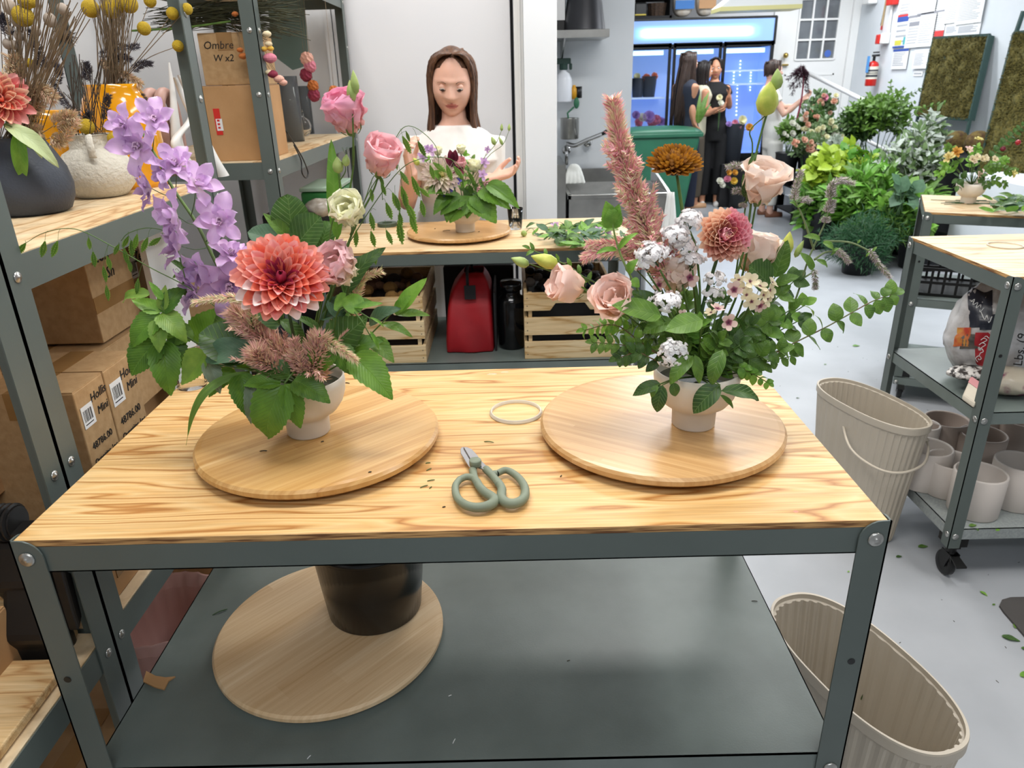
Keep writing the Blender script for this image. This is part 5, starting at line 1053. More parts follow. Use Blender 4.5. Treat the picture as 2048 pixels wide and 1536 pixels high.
# brown looped object and white wavy sculptures
br=mat('mauve_brown_ceramic','#a98478',.5); p=PZ(312,360,ZS); t=thing('arched_vessel','mauve brown double arched ceramic behind the yellow vase','vase',(p.x,p.y+.1,ZS))
for k in range(2):
 xx=p.x-.03+k*.035; b=MB(); b.tube(spline([(xx,p.y+.09,ZS),(xx,p.y+.09,ZS+.15),(xx,p.y+.11,ZS+.2),(xx,p.y+.15,ZS+.205),(xx,p.y+.18,ZS+.16),(xx,p.y+.18,ZS)],6),.015,12); b.build('arch',br,t,smooth=True)
wv=mat('satin_white_ceramic','#d3d1cd',.45)
def wavy(label,pts,wd,dx=.02):
 t0=PX(*pts[0]); t=thing('white_sculpture',label,'sculpture',t0); P=[]; sp=spline([PX(*a)for a in pts],8)
 for i,p in enumerate(sp):
  f=i/(len(sp)-1); w_=wd[0]*(1-f)+wd[1]*f; P.append([p+Vector((a*w_,b_*w_,0))for a,b_ in((-.35,-1),(.35,-.9),(.6,0),(.35,.9),(-.35,1),(-.6,0))])
 MB().grid(P,closed_u=True).build('sheet',wv,t,smooth=True,subsurf=1); return t
wavy('white curled ceramic form standing behind the yellow vase',[(395,355,-.12),(370,320,-.14),(352,280,-.15),(383,235,-.15),(375,190,-.16),(357,150,-.16)],(.03,.006))
wavy('second white tapered form leaning at the display shelf end',[(445,352,-.06),(425,315,-.07),(400,260,-.09),(365,190,-.12),(350,155,-.12)],(.03,.008))
wavy('thin white tapered form left of the leaning ones',[(385,352,-.2),(358,300,-.2),(350,240,-.2),(345,180,-.2),(338,125,-.2)],(.035,.004))
MB()
# --- dried flowers in the vases
dry=mat('dried_stem_brown','#6e5c48',.8,c2='#85735a',scale=30); dryd=mat('dried_stem_dark','#453a30',.8)
crasp=mat('yellow_button_flower','#c9a51e',.8,c2='#e0bf3a',scale=900,bump=.8,bscale=700)
def VP(t,h):return Vector((ORG[t.name].x,ORG[t.name].y,ZS+h))
rng=random.Random(3)
for i,(u,v,r,yy,src)in enumerate([(46,32,20,.1,0),(181,17,17,.22,2),(222,18,18,.22,2),(240,10,14,.3,2),(288,57,13,.3,2),(345,27,12,.34,2),(374,18,11,.34,2),(300,2,12,.3,2),(356,92,11,.34,2),(52,2,15,.12,0),(59,126,9,.1,0),(173,253,15,.1,1),(216,253,9,.13,1),(227,277,12,.12,1),(258,8,17,.3,2),(60,2,13,.16,0)]):
 c=PY(u,v,{0:pn.y,1:pc_.y,2:py_.y}[src]+(.0 if src!=1 else-.02)); base=[VP(tn,.14),VP(tc_,.13),VP(ty,.22)][src]; R=r*mpp(c)
 root=thing('button_flower',['round yellow button flower %s'%s_ for s_ in('over the navy vase, largest at upper left','at the top left of the bundled stems','at the top of the bundled stems','half hidden at the top right','on its own against the white wall','near the steel post, left of a pair','near the steel post, right of a pair','at the top edge left of the post','lowest one beside the steel post','cut by the top edge at far left','small and dull above the coral dahlia','in front of the cream vase neck','small, right of the cream vase neck','touching the lilac florets','behind the bundled stems at the top','small at the top edge far left')][i],'flower',c)
 MB().ball(c,R,20,14).build('flower_head',crasp,root,smooth=True); stem(root,[base,lerp(base,c,.5)+Vector((rng.uniform(-.01,.01),0,rng.uniform(-.005,.02))),c],.0011,dry)
def bundle(label,src,tops,n,spread,r=.0009,m=dry,name='dried_bundle'):
 base=VP(*src); root=thing(name,label,'dried flowers',base); b=MB(); rr=random.Random(len(label))
 for k in range(n):
  a,c=rr.choice(tops); tp=PY(a+rr.uniform(-1,1)*spread,c+rr.uniform(-20,20),base.y+rr.uniform(-.06,.06)); st_=base+Vector((rr.uniform(-.03,.03),rr.uniform(-.03,.03),0))
  b.tube(spline([st_,lerp(st_,tp,.5)+Vector((rr.uniform(-.008,.008),0,0)),tp],3),r,3,cap=False)
 b.build('stems',m,root,kind='stuff'); return root
bundle('thick bundle of dried stems rising from the yellow vase',(ty,.2),[(230,-30),(200,-30),(260,-40),(215,0)],90,28)
bundle('dried brown stems fanning up from the navy vase',(tn,.12),[(20,-20),(70,-30),(110,-20),(140,20)],80,40)
bundle('thin dark dried stems in the cream vase',(tc_,.12),[(150,120),(190,150),(210,120),(130,170)],34,14,m=dryd)
lav=[mat('lavender_grey','#5e5a63',.8),mat('lavender_dark','#46434c',.8)]; sd=[mat('dried_cream_floret','#dccbab',.8),mat('dried_tan_floret','#c3ac88',.8),mat('dried_pinkish_floret','#dcb8a0',.8)]
def dspike(label,pts,r0,r1,n,m,src,spike=.007,name='dried_spray',yo=0.):
 base=VP(*src); P=[PY(u,v,base.y+yo)for u,v in pts]; root=thing(name,label,'dried flowers',P[0]); plume(root,P,r0,r1,n,m,spike=spike,seed=int(pts[0][0]),out=1.1,name='florets'); stem(root,[base,lerp(base,P[0],.6),P[0]],.0009,dry); return root
for i,(l,p_)in enumerate([('dark lavender spike in front of the bundled stems',[(200,115),(225,95),(255,95),(278,92)]),('lavender spike pointing right beside the wall',[(265,140),(285,128),(303,127)]),('lavender spike standing in the cream vase',[(170,160),(175,140),(172,125)]),('lavender spike leaning over the yellow vase',[(240,172),(268,180),(292,200)]),
('lavender spike left of the bundled stems',[(112,165),(118,140),(108,125)]),('grey lavender spike over the navy vase',[(85,135),(75,95),(60,60)]),('grey lavender spike at the far left edge',[(20,70),(8,45),(0,30)]),('lavender spike crossing behind the cream vase',[(150,230),(125,200),(105,160)]),('lavender spike in front of the yellow glaze',[(215,240),(212,210),(218,190)]),('lavender cluster low in the cream vase',[(178,262),(172,240),(180,225)]),('dark dried pod spray in front of stems',[(225,120),(245,112),(262,120)])]):
 dspike(l,p_,.011,.004,420,lav,((tc_,.12),(ty,.2),(tn,.12))[0 if i in(2,7,8,9,4)else(1 if i in(0,1,3,10)else 2)])
for i,(l,p_,r)in enumerate([('pale dried statice spray slanting right over the yellow vase',[(200,122),(225,137),(255,152),(283,168)],.0085),('cream dried flower cluster beside the navy vase mouth',[(40,245),(60,225),(80,205)],.018),('cream dried flower tuft right of the navy vase',[(110,250),(130,235),(150,235)],.016),('peach dried flower tuft hanging between the vases',[(105,275),(125,282),(150,240)],.014),('dull dried floret mass above the coral dahlia',[(15,130),(35,150),(25,110)],.022),('brown dried floret mass behind the navy vase',[(60,185),(80,180),(110,200)],.02),('small dried spray right of the yellow vase neck',[(225,215),(245,208),(262,205)],.007),('cream dried cluster under the coral bloom',[(20,270),(50,262),(80,262)],.016)]):
 dspike(l,p_,r,r*.7,620,sd,((tn,.12)if i not in(0,6)else(ty,.2)),spike=.0095)
# grey pods
pod=mat('grey_dried_pod','#9c8f82',.8)
for i,(u,v,r,lab)in enumerate([(20,15,13,'grey dried pod at the upper left corner'),(33,42,10,'grey dried pod below the corner one'),(15,88,9,'grey dried pod left of the yellow flower'),(38,72,9,'small grey pod at left over the spikes'),(18,60,8,'grey pod nearest the left edge'),(28,90,8,'grey pod beside a brown stem'),(100,40,12,'larger pale pod behind the brown stems'),(72,62,9,'tan pod near the lavender spike'),(125,18,10,'pale pod high among stems')]):
 c=PY(u,v,pn.y); root=thing('dried_pod',lab,'dried flowers',c); MB().ball(c,r*mpp(c),12,9,sc=(1,1,1.15)).build('pod',pod,root,smooth=True); stem(root,[VP(tn,.12),c],.0009,dry)
c=PY(130,72,pn.y+.05); root=thing('dried_thistle','dark bristly dried thistle head among the stems','dried flowers',c); b=MB(); rr=random.Random(5)
for k in range(160):d=Vector([rr.gauss(0,1)for _ in range(3)]).normalized(); b.tube([c+d*.006,c+d*.022],[.0007,.0002],3,cap=False)
b.ball(c,.011,10,8); b.build('head',dryd,root); stem(root,[VP(tn,.12),c],.0011,dry)
# fresh coral dahlia cut by the left edge and drooping leaves in the navy vase
cc=PY(0,200,pn.y-.05); dahlia('coral pink dahlia cut by the left frame edge in navy vase',cc,(CV-cc).normalized()+Vector((.1,0,.3)),.052,85,1.7,lambda t,rad,rx,ry,k:coral if t<.4 else(peachy if k%2 else coralp),[VP(tn,.1),cc])
r_=thing('drooping_leaf','pale and green drooping leaves over the navy vase','foliage',VP(tn,.14)); g_pale=leafmat('leaf_pale_back','#a9bd80','#c4d3a0','#8aa565',veins=.4)
yv=pn.y-.065
for a in((10,250,128,335,.5,g_pale,1),(35,262,48,372,.5,g_light,0),(40,262,90,320,.45,g_pale,1),(38,262,65,300,.9,g_light,1)):leaf(r_,'oval',a[5],PY(a[0],a[1],yv),PY(a[2],a[3],yv),a[4],None,a[6])
stem(r_,[VP(tn,.14),PY(8,248,yv),PY(40,262,yv)],.0016,stemg)
# --- unit 3 contents (shelf z 1.42)
ZB=1.42
c=carton('large carton with red and white shipping label',PY(412,250,1.66).x,-.105,1.66,1.93,ZB,1.648,kraft2,taped=False)
redl=mat('label_red','#cc2a22',.5); q=PY(438,247,1.6595)
b=MB().box(q.x-.012,q.x+.008,1.6585,1.66,q.z-.035,q.z+.045); b.build('label_strip',redl,c); MB().box(q.x-.008,q.x+.012,1.6575,1.6585,q.z-.022,q.z+.014).build('label_blank',paper,c); b=MB()
for k in range(3):b.box(q.x-.004,q.x+.004,1.657,1.6576,q.z-.016+k*.011,q.z-.01+k*.011)
b.build('label_mark',redl,c)
x0=PY(384,100,1.68).x; x1=PY(492,100,1.68).x
t2_=carton('smaller carton marked in marker on top of the large one',PY(404,130,1.68).x,x1+.02,1.68,1.90,1.650,1.80,kraft,taped=True)
tx('Ombre',.032,x1-.085,1.6792,1.765,t2_,F=MY,shear=.2,name='handwriting'); tx('W x2',.028,x1-.075,1.6792,1.728,t2_,F=MY,shear=.2,name='handwriting')
# dried bunch on the cartons, hanging
base=Vector((x1-.05,1.72,1.83)); rb=thing('dried_bunch','bunch of dried grasses and strawflowers lying on the cartons','dried flowers',base); b=MB(); rr=random.Random(8)
for k in range(130):
 a=Vector((rr.uniform(-.45,-.3),1.7+rr.uniform(0,.12),1.81+rr.uniform(0,.07))); e=Vector((rr.uniform(-.1,.07),1.66+rr.uniform(-.02,.12),1.83+rr.uniform(-.06,.07)))
 b.tube(spline([a,lerp(a,e,.5)+Vector((0,0,rr.uniform(0,.03))),e],3),.0012,3,cap=False)
b.build('stems',mat('dried_green_stem','#4f5238',.8,c2='#3a3a2a',scale=30),rb,kind='stuff')
MB().tube(spline([(-.45,1.64,1.81),(-.3,1.65,1.815),(-.15,1.66,1.83)],5),.003,6).build('green_stalk',stemg,rb)
sc_=[mat('straw_pink','#cf7d8f',.8),mat('straw_yellow','#dcb24a',.8),mat('straw_cream','#e6d3ae',.8),mat('straw_blush','#dba796',.8),mat('straw_rust','#b5672e',.8),mat('straw_wine','#8a2f45',.8)]
for i,(u,v,r,ci,lab)in enumerate([(534,68,9,2,'cream strawflower hanging beside the steel post'),(537,88,8,2,'pale strawflower below the cream one'),(528,98,7,1,'yellow strawflower beside the post'),(541,97,7,1,'second yellow strawflower beside the post'),(540,116,14,0,'hot pink strawflower in the hanging bunch'),(545,148,11,5,'wine coloured strawflower near the carton top'),(558,158,11,3,'blush strawflower lowest at the right'),(538,145,8,2,'cream bud beside the wine flower'),(486,112,9,4,'rust orange strawflower against the carton'),(480,100,7,4,'small rust strawflower above the orange one'),(470,28,7,4,'tiny rust flower on the stems at the top'),(566,165,9,3,'second blush strawflower at the far right')]):
 c=PY(u,v,1.63); root=thing('strawflower',lab,'dried flowers',c); MB().ball(c,r*mpp(c),14,8,sc=(1,1,.65),fn=lambda d:1+.1*sin(12*math.atan2(d.y,d.x))).build('flower_head',sc_[ci],root); stem(root,[base,lerp(base,c,.5)+Vector((.01,-.01,.02)),c],.0008,dry)
# glass cylinders
glass=mat('clear_glass','#ffffff',.02,trans=1,ior=1.3); smk=mat('smoky_glass','#9ba0a4',.05,trans=.75,ior=1.2); bglass=mat('blue_glass','#57a4bf',.05,trans=.7,ior=1.3)
def gcyl(label,u,v,r,h,m=glass,nm='glass_cylinder',z=ZB,prof=None):
 p=PZ(u,v,z); t=thing(nm,label,'glass',(p.x,p.y,z)); prof=prof or[(0,0),(r,0),(r,h),(r-.003,h),(r-.003,.006),(0,.006)]
 MB().lathe(prof,32,c=(p.x,p.y,z+.0005)).build('glass_body',m,t,smooth=True); return t
gcyl('tall smoky glass cylinder beside the large carton',590,283,.042,.26,smk); gcyl('slim clear glass cylinder behind the smoky one',618,268,.028,.22,smk)
gcyl('round clear glass bottle vase in front of blue glasses',606,272,.03,.1,glass,'bottle_vase',prof=[(0,0),(.026,0),(.042,.02),(.046,.045),(.038,.07),(.018,.085),(.016,.11),(.02,.115),(.017,.115),(.013,.085),(.035,.066),(.042,.045),(.038,.022),(0,.006)])
gcyl('wide blue glass vase stacked low on the shelf',640,262,.05,.1,bglass,'blue_glass_vase',prof=[(0,0),(.045,0),(.05,.04),(.035,.05),(.05,.06),(.052,.1),(.048,.1),(.045,.06),(.03,.05),(.045,.04),(.04,.006),(0,.006)]); gcyl('second blue glass vase behind the post',670,262,.03,.06,bglass,'blue_glass_vase')
wt=mat('white_candle','#dcdad4',.5)
for i,(u,h)in enumerate(((612,.17),(622,.15))):gcyl('white pillar candle %s'%('left of a pair behind blue glass' if i==0 else 'right of a pair behind blue glass'),u,262,.014,h,wt,'pillar_candle')
# black wrist strap hanging
b=MB(); P=[PY(575,268,1.95),PY(598,300,1.9),PY(608,330,1.88),PY(617,350,1.88),PY(610,358,1.88),PY(604,345,1.88),PY(603,322,1.88),PY(594,298,1.9)]
p0=PX(573,262,-.05); P=[PX(u,v,-.045)for u,v in((572,262),(590,290),(606,318),(616,345),(612,356),(604,345),(602,320),(588,290))]
o=b.tube(spline(P,5),.0025,6).build('wrist_strap',black,None,smooth=True,org=P[0]); prop(o,'black looped wrist strap hanging over the shelf beam','strap')
# teal board leaning behind and wall bits
tb=mat('dusty_green_board','#5b716b',.6,c2='#667b75',scale=4); P=[PY(u,v,2.7)for u,v in((532,-20),(606,-20),(618,130),(585,140),(545,110))]
o=MB().poly(P[::-1],(0,1,0),.01).build('green_board',tb,None,org=P[0]); prop(o,'dusty green board leaning behind the glass cylinders','board')
P2=[PY(u,v,2.69)for u,v in((540,2),(562,4),(563,16),(539,15))]; MB().poly(P2[::-1],(0,1,0),.002).build('price_tag',paper,o)if False else None
# dark dried roses hanging by the second upright
for i,(u,v,r,ci,lab)in enumerate([(614,118,13,3,'dried rose hanging left of the rear post'),(620,132,12,0,'pink dried rose beside the rear post'),(612,150,12,5,'dark dried rose lower by the rear post'),(626,172,11,4,'rust dried flower by the rear post'),(628,190,12,5,'wine dried flower lowest by the rear post'),(668,182,10,4,'rust dried flower right of the rear post')]):
 c=PY(u,v,2.5); root=thing('dried_rose',lab,'dried flowers',c); MB().ball(c,r*mpp(c),14,8,fn=lambda d:1+.12*sin(9*math.atan2(d.y,d.x)+6*d.z)).build('flower_head',sc_[ci],root); stem(root,[c,c+Vector((0,.02,.35))],.001,dry)
# clutter under unit 3 / beside the second bench
gb=mat('green_toolbox','#2e7a3a',.4); o=thing('toolbox','green plastic case with dark latch on the low shelf','box',(-.3,2.3,.9)); p=PY(600,385,2.2); q=PY(680,430,2.2)
MB().box(p.x,q.x,2.2,2.5,q.z,p.z).build('body',gb,o,bevel=.01); MB().box(p.x,q.x,2.19,2.5,p.z+.002,p.z+.018).build('lid',mat('pale_green_lid','#9fb8a4',.4),o,bevel=.004); MB().ball(((p.x+q.x)/2-.02,2.19,(p.z+q.z)/2+.01),.014,12,8,sc=(1,.4,1)).build('latch',black,o)
def blob(label,cat,nm,u,v,y,rx,rz,m,ry=None,seed=0,amp=.12):
 c=PY(u,v,y); s0=mpp(c); root=thing(nm,label,cat,c); rr=seed
 MB().ball(c,1,22,16,sc=(rx*s0,(ry or rx)*s0,rz*s0),fn=lambda d:1+amp*noise.noise(d*2.2+Vector((rr,0,0)))+amp*.5*noise.noise(d*5+Vector((0,rr,0)))).build('body',m,root,smooth=True); return root
blob('clear bag of pale packing material below the green case','bag','plastic_bag',640,415,2.15,30,18,mat('hazy_plastic','#b6b0a6',.25,c2='#8d8478',scale=30))
blob('crumpled dark bag behind the smoke bush leaves','bag','plastic_bag',560,470,2.1,35,45,black,seed=2)
t=thing('storage_bin','black storage bin low behind the dahlia','bin',(-.2,2.05,.62)); p=PY(575,440,2.05); MB().box(p.x-.1,p.x+.1,2.05,2.35,.62,p.z+.02).build('body',blackm,t,bevel=.008)
t=thing('storage_bin','charcoal bin with silver hoop handle beside the near upright','bin',(-.3,1.75,.62)); p=PY(500,470,1.75); MB().lathe([(0,0),(.1,0),(.12,.22),(.115,.22),(.1,.01),(0,.01)],32,c=(p.x,1.78,.625)).build('body',blackm,t,smooth=True)
carton('plain carton on the low shelf of the farther unit',-.62,-.35,1.66,2.0,.62,.95,kraft); carton('dull carton behind the black bins',-.6,-.3,2.4,2.8,.62,.9,kraftd)
# ================================================================ people
def remeshed(mb,name,m,parent,vox=.008,smooth=3,extra=None):
 o=mb.build(name,m,parent,smooth=True); md=o.modifiers.new('r','REMESH'); md.mode='VOXEL'; md.voxel_size=vox; md.use_smooth_shade=True
 if smooth:sm=o.modifiers.new('s','SMOOTH'); sm.iterations=smooth; sm.factor=.6
 return o
def loft(mb,rings,n=20):
 """rings: (center, rx, ry, xdir)"""
 vs=[]
 for c,rx,ry,xd in rings:
  c=Vector(c); xd=Vector(xd).normalized(); yd=Vector((-xd.y,xd.x,0)).normalized()
  for k in range(n):a=2*pi*k/n; vs.append(c+xd*rx*cos(a)+yd*ry*sin(a))
 m=len(rings); fs=[(i*n+k,i*n+(k+1)%n,(i+1)*n+(k+1)%n,(i+1)*n+k)for i in range(m-1)for k in range(n)]
 fs+=[tuple(range(n))[::-1],tuple((m-1)*n+k for k in range(n))]; mb.add(vs,fs); return mb
skin_m=mat('skin_fair','#dcab95',.5,c2='#e3b6a2',scale=12,sss=.12); skin_t=mat('skin_tan','#c08a6c',.5,sss=.1); lipm=mat('lips','#bf6f68',.45); lash=mat('lash_dark','#2c1d18',.7); eyew=mat('eye_white','#e6ded8',.3); iris=mat('iris_brown','#3a251a',.2)
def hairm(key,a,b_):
 return[mat('hair_'+key,a,.42,c2=b_,scale=90,stretch=(1,1,.08)),mat('hair_lit_'+key,b_,.4)]  # second tone: lighter coloured strands mixed in at random
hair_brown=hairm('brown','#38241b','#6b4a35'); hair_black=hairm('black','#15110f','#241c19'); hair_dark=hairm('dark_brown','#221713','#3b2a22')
def gz(x,s):return math.exp(-(x/s)**2)
def head(parent,Mh,s=1.0,skin=skin_m,hair=hair_brown,style='long',L=.34,n=170,part=.012,down=True,res=(72,60),seed=1,ears=True):
 nu,nv=res; vs=[]; fs=[]; mi=[]
 for j in range(nv+1):
  th=pi*j/nv
  for i in range(nu):
   ph=2*pi*i/nu; dx,dy,dz=sin(th)*cos(ph),sin(th)*sin(ph),cos(th)
   X,Y,Z=dx,dy,dz; jaw=max(0,(-Z-.15)/.85); wx=.0765*(1-.27*jaw**1.6)*(1-.05*max(0,Z)); wy=.093*(1-.1*jaw)if Y>0 else .1*(1-.28*max(0,-Z))
   x,y,z=X*wx,Y*wy,Z*.122
   if Y>0:
    zz=z/.118; xx=x/.074; f=min(1,Y*2.0); ng=0
    if zz<.16:ng=min(1,(.16-zz)/.40)**1.2
    if zz<-.26:ng*=math.exp(-((zz+.26)/.055)**2)
    d=.025*ng*gz(xx,.17+.09*gz(zz+.24,.1))
    d+=-.0105*gz(abs(xx)-.43,.22)*gz(zz-.05,.12)+.0045*gz(zz-.22,.08)*gz(xx,.75)+.0068*gz(abs(xx)-.43,.15)*gz(zz-.04,.06)
    d+=.0065*gz(xx,.30)*gz(zz+.475,.04)+.007*gz(xx,.26)*gz(zz+.56,.04)-.005*gz(xx,.34)*gz(zz+.518,.015)+.007*gz(xx,.32)*gz(zz+.84,.13)+.004*gz(abs(xx)-.6,.22)*gz(zz+.2,.2)-.003*gz(xx,.3)*gz(zz+.68,.05)
    y+=d*f
   vs.append(Mh@Vector((x*s,y*s,z*s)))
 for j in range(nv):
  for i in range(nu):
   fs.append((j*nu+i,(j+1)*nu+i,(j+1)*nu+(i+1)%nu,j*nu+(i+1)%nu))
   th=pi*(j+.5)/nv; ph=2*pi*(i+.5)/nu; zz=cos(th)*.122/.118; xx=sin(th)*cos(ph); Yv=sin(th)*sin(ph)
   mi.append(1 if(Yv>.3 and abs(xx)<.35*max(0,1-((zz+.52)/.095)**2)**.8 and-.62<zz<-.42)else 0)
 b=MB(); b.v=vs; b.f=fs; b.mi=mi; h=b.build('head',[skin,lipm],parent,smooth=True)
 T=lambda x,y,z:Mh@Vector((x*s,y*s,z*s))
 for sd in(1,-1):
  e=MB(); e.ball(T(sd*.0315,.0765,.004),.0118*s,14,10); e.build('eye',eyew,h,smooth=True)
  MB().ball(T(sd*.0315,.0835,-.0015 if down else .003),.0062*s,10,8).build('iris',iris,h,smooth=True)
  e=MB(); e.tube(spline([T(sd*.0195,.0855,-.002),T(sd*.0315,.0905,-.004 if down else .009),T(sd*.044,.082,-.001)],5),[.0008*s]+[.0014*s]*9+[.0006*s]*1,5); e.build('lashes',lash,h)
  e=MB(); e.tube(spline([T(sd*.019,.0930,.0215),T(sd*.031,.0925,.0275),T(sd*.050,.0775,.0225)],5),[.0017*s]*7+[.0008*s]*4,6,flat=.6); e.build('eyebrow',hair[0],h)
  if down:
   e=MB(); e.ball(T(sd*.0315,.0762,.0065),.0122*s,14,10,sc=(1.05,1,.95)); e.build('eyelid',skin,h,smooth=True)
  if ears:MB().ball(T(sd*.0755,-.006,-.008),.017*s,12,10,sc=(.4,.75,1.5)).build('ear',skin,h,smooth=True)
# hair
 rr=random.Random(seed); b=MB()
 b.ball(T(0,-.010,.016),1,24,16,sc=(.079*s,.098*s,.117*s))if False else None
 cap=[];
 for j in range(13):
  th=.62*pi*j/12; row=[]
  for i in range(28):
   ph=2*pi*i/28; d_=Vector((sin(th)*cos(ph),sin(th)*sin(ph),cos(th))); fr=max(0,d_.y); lim=1.0
   zm=-.37+.85*min(1,max(0,d_.y/.6))**.8
   if d_.z<zm:hz=math.sqrt(1-zm*zm)/max(1e-6,math.hypot(d_.x,d_.y)); d_=Vector((d_.x*hz,d_.y*hz,zm))
   row.append(T(d_.x*.0815,-.012+d_.y*.097,.012+d_.z*.119))
  cap.append(row)
 b.grid(cap,closed_u=True)
 for k in range(n):
  sd=1 if k%2 else-1; f=rr.random(); ph=lerp(1.0,pi,f**1.1)if style!='short' else lerp(.55,pi,f); w_=rr.uniform(-.004,.006)
  y0=lerp(.070,-.085,f); P=[T(part+sd*.002,y0,.1185-.02*f)]
  for a in(.35,.65,.95):x_=sin(ph*a+.15 if ph>1 else ph*a+.2)
  ex,ey=sin(ph),cos(ph); r1=.084+w_
  P.append(T(sd*.036+part*.6,lerp(y0,ey*.09-.01,.35),.112-.01*f+w_*.5)); P.append(T(sd*(.07+w_)*max(ex,.3),lerp(y0,ey*.092-.012,.8),.082+w_)); P.append(T(sd*r1*max(ex,.25)*1.0,ey*.092-.012,.045)); P.append(T(sd*(r1+.003)*max(ex,.2),ey*.088-.014,.0))
  if style=='short':P.append(T(sd*(r1-.004)*max(ex,.15),ey*.08-.02,-.055+.03*rr.random()if ph>1.2 else-.01))
  else:
   tl=L*(.82+.22*rr.random()); fwd=.05*max(0,1-f*1.7)-(.075*min(1,f*2)if L>.5 else 0)
   P.append(T(sd*(.084+w_)*max(ex,.2),ey*.07-.018+fwd*.4,-.09)); P.append(T(sd*(.082+w_*2+.012*rr.random())*max(ex,.2),ey*.06-.02+fwd,-.09-(tl-.09)*.5)); P.append(T(sd*(.07+w_*3+.02*rr.random())*max(ex,.2),ey*.05-.02+fwd*1.3,-tl))
  sp=spline(P,5); m_=len(sp); b.tube(sp,[(.0050+.002*rr.random())*s*min(1,.35+i*.12)*(1-.6*(i/m_)**3)for i in range(m_)],5,mi=1 if rr.random()<.28 else 0)
 b.build('hair',hair,parent,smooth=True); return h
def hand(mb,wrist,fd,pn,s=1.0,curl=.8,side=1,spread=.12):
 w0=Vector(wrist); y=Vector(fd).normalized(); z=Vector(pn); z=(z-y*z.dot(y)).normalized(); x=y.cross(z)*side
 for q in(-.018,-.006,.006,.018):mb.tube([w0+x*q*.7*s,w0+(x*q*1.1+y*.045)*s,w0+(x*q*1.35+y*.088)*s],[.012*s,.0125*s,.0105*s],8)
 for i,(q,Ln)in enumerate(((-.030,.062),(-.010,.074),(.010,.078),(.030,.070))):
  p=w0+(x*q*.95+y*.085)*s; a=curl*.35; P=[p];
  for sg in(.45,.32,.25):d=y*cos(a)+z*sin(a)+x*q*spread*8; P.append(P[-1]+d.normalized()*Ln*sg*s); a+=curl*.75
  mb.tube(P,[.0092*s,.0085*s,.0078*s,.0062*s],8)
 p=w0+(x*.022+y*.022)*s; mb.tube([p,p+(x*.028+y*.024+z*.012)*s,p+(x*.036+y*.052+z*.024)*s,p+(x*.034+y*.072+z*.030)*s],[.0125*s,.011*s,.0095*s,.0072*s],8)
def arm_pts(sh,el,wr):return[sh,lerp(sh,el,.5),el,lerp(el,wr,.5),wr]
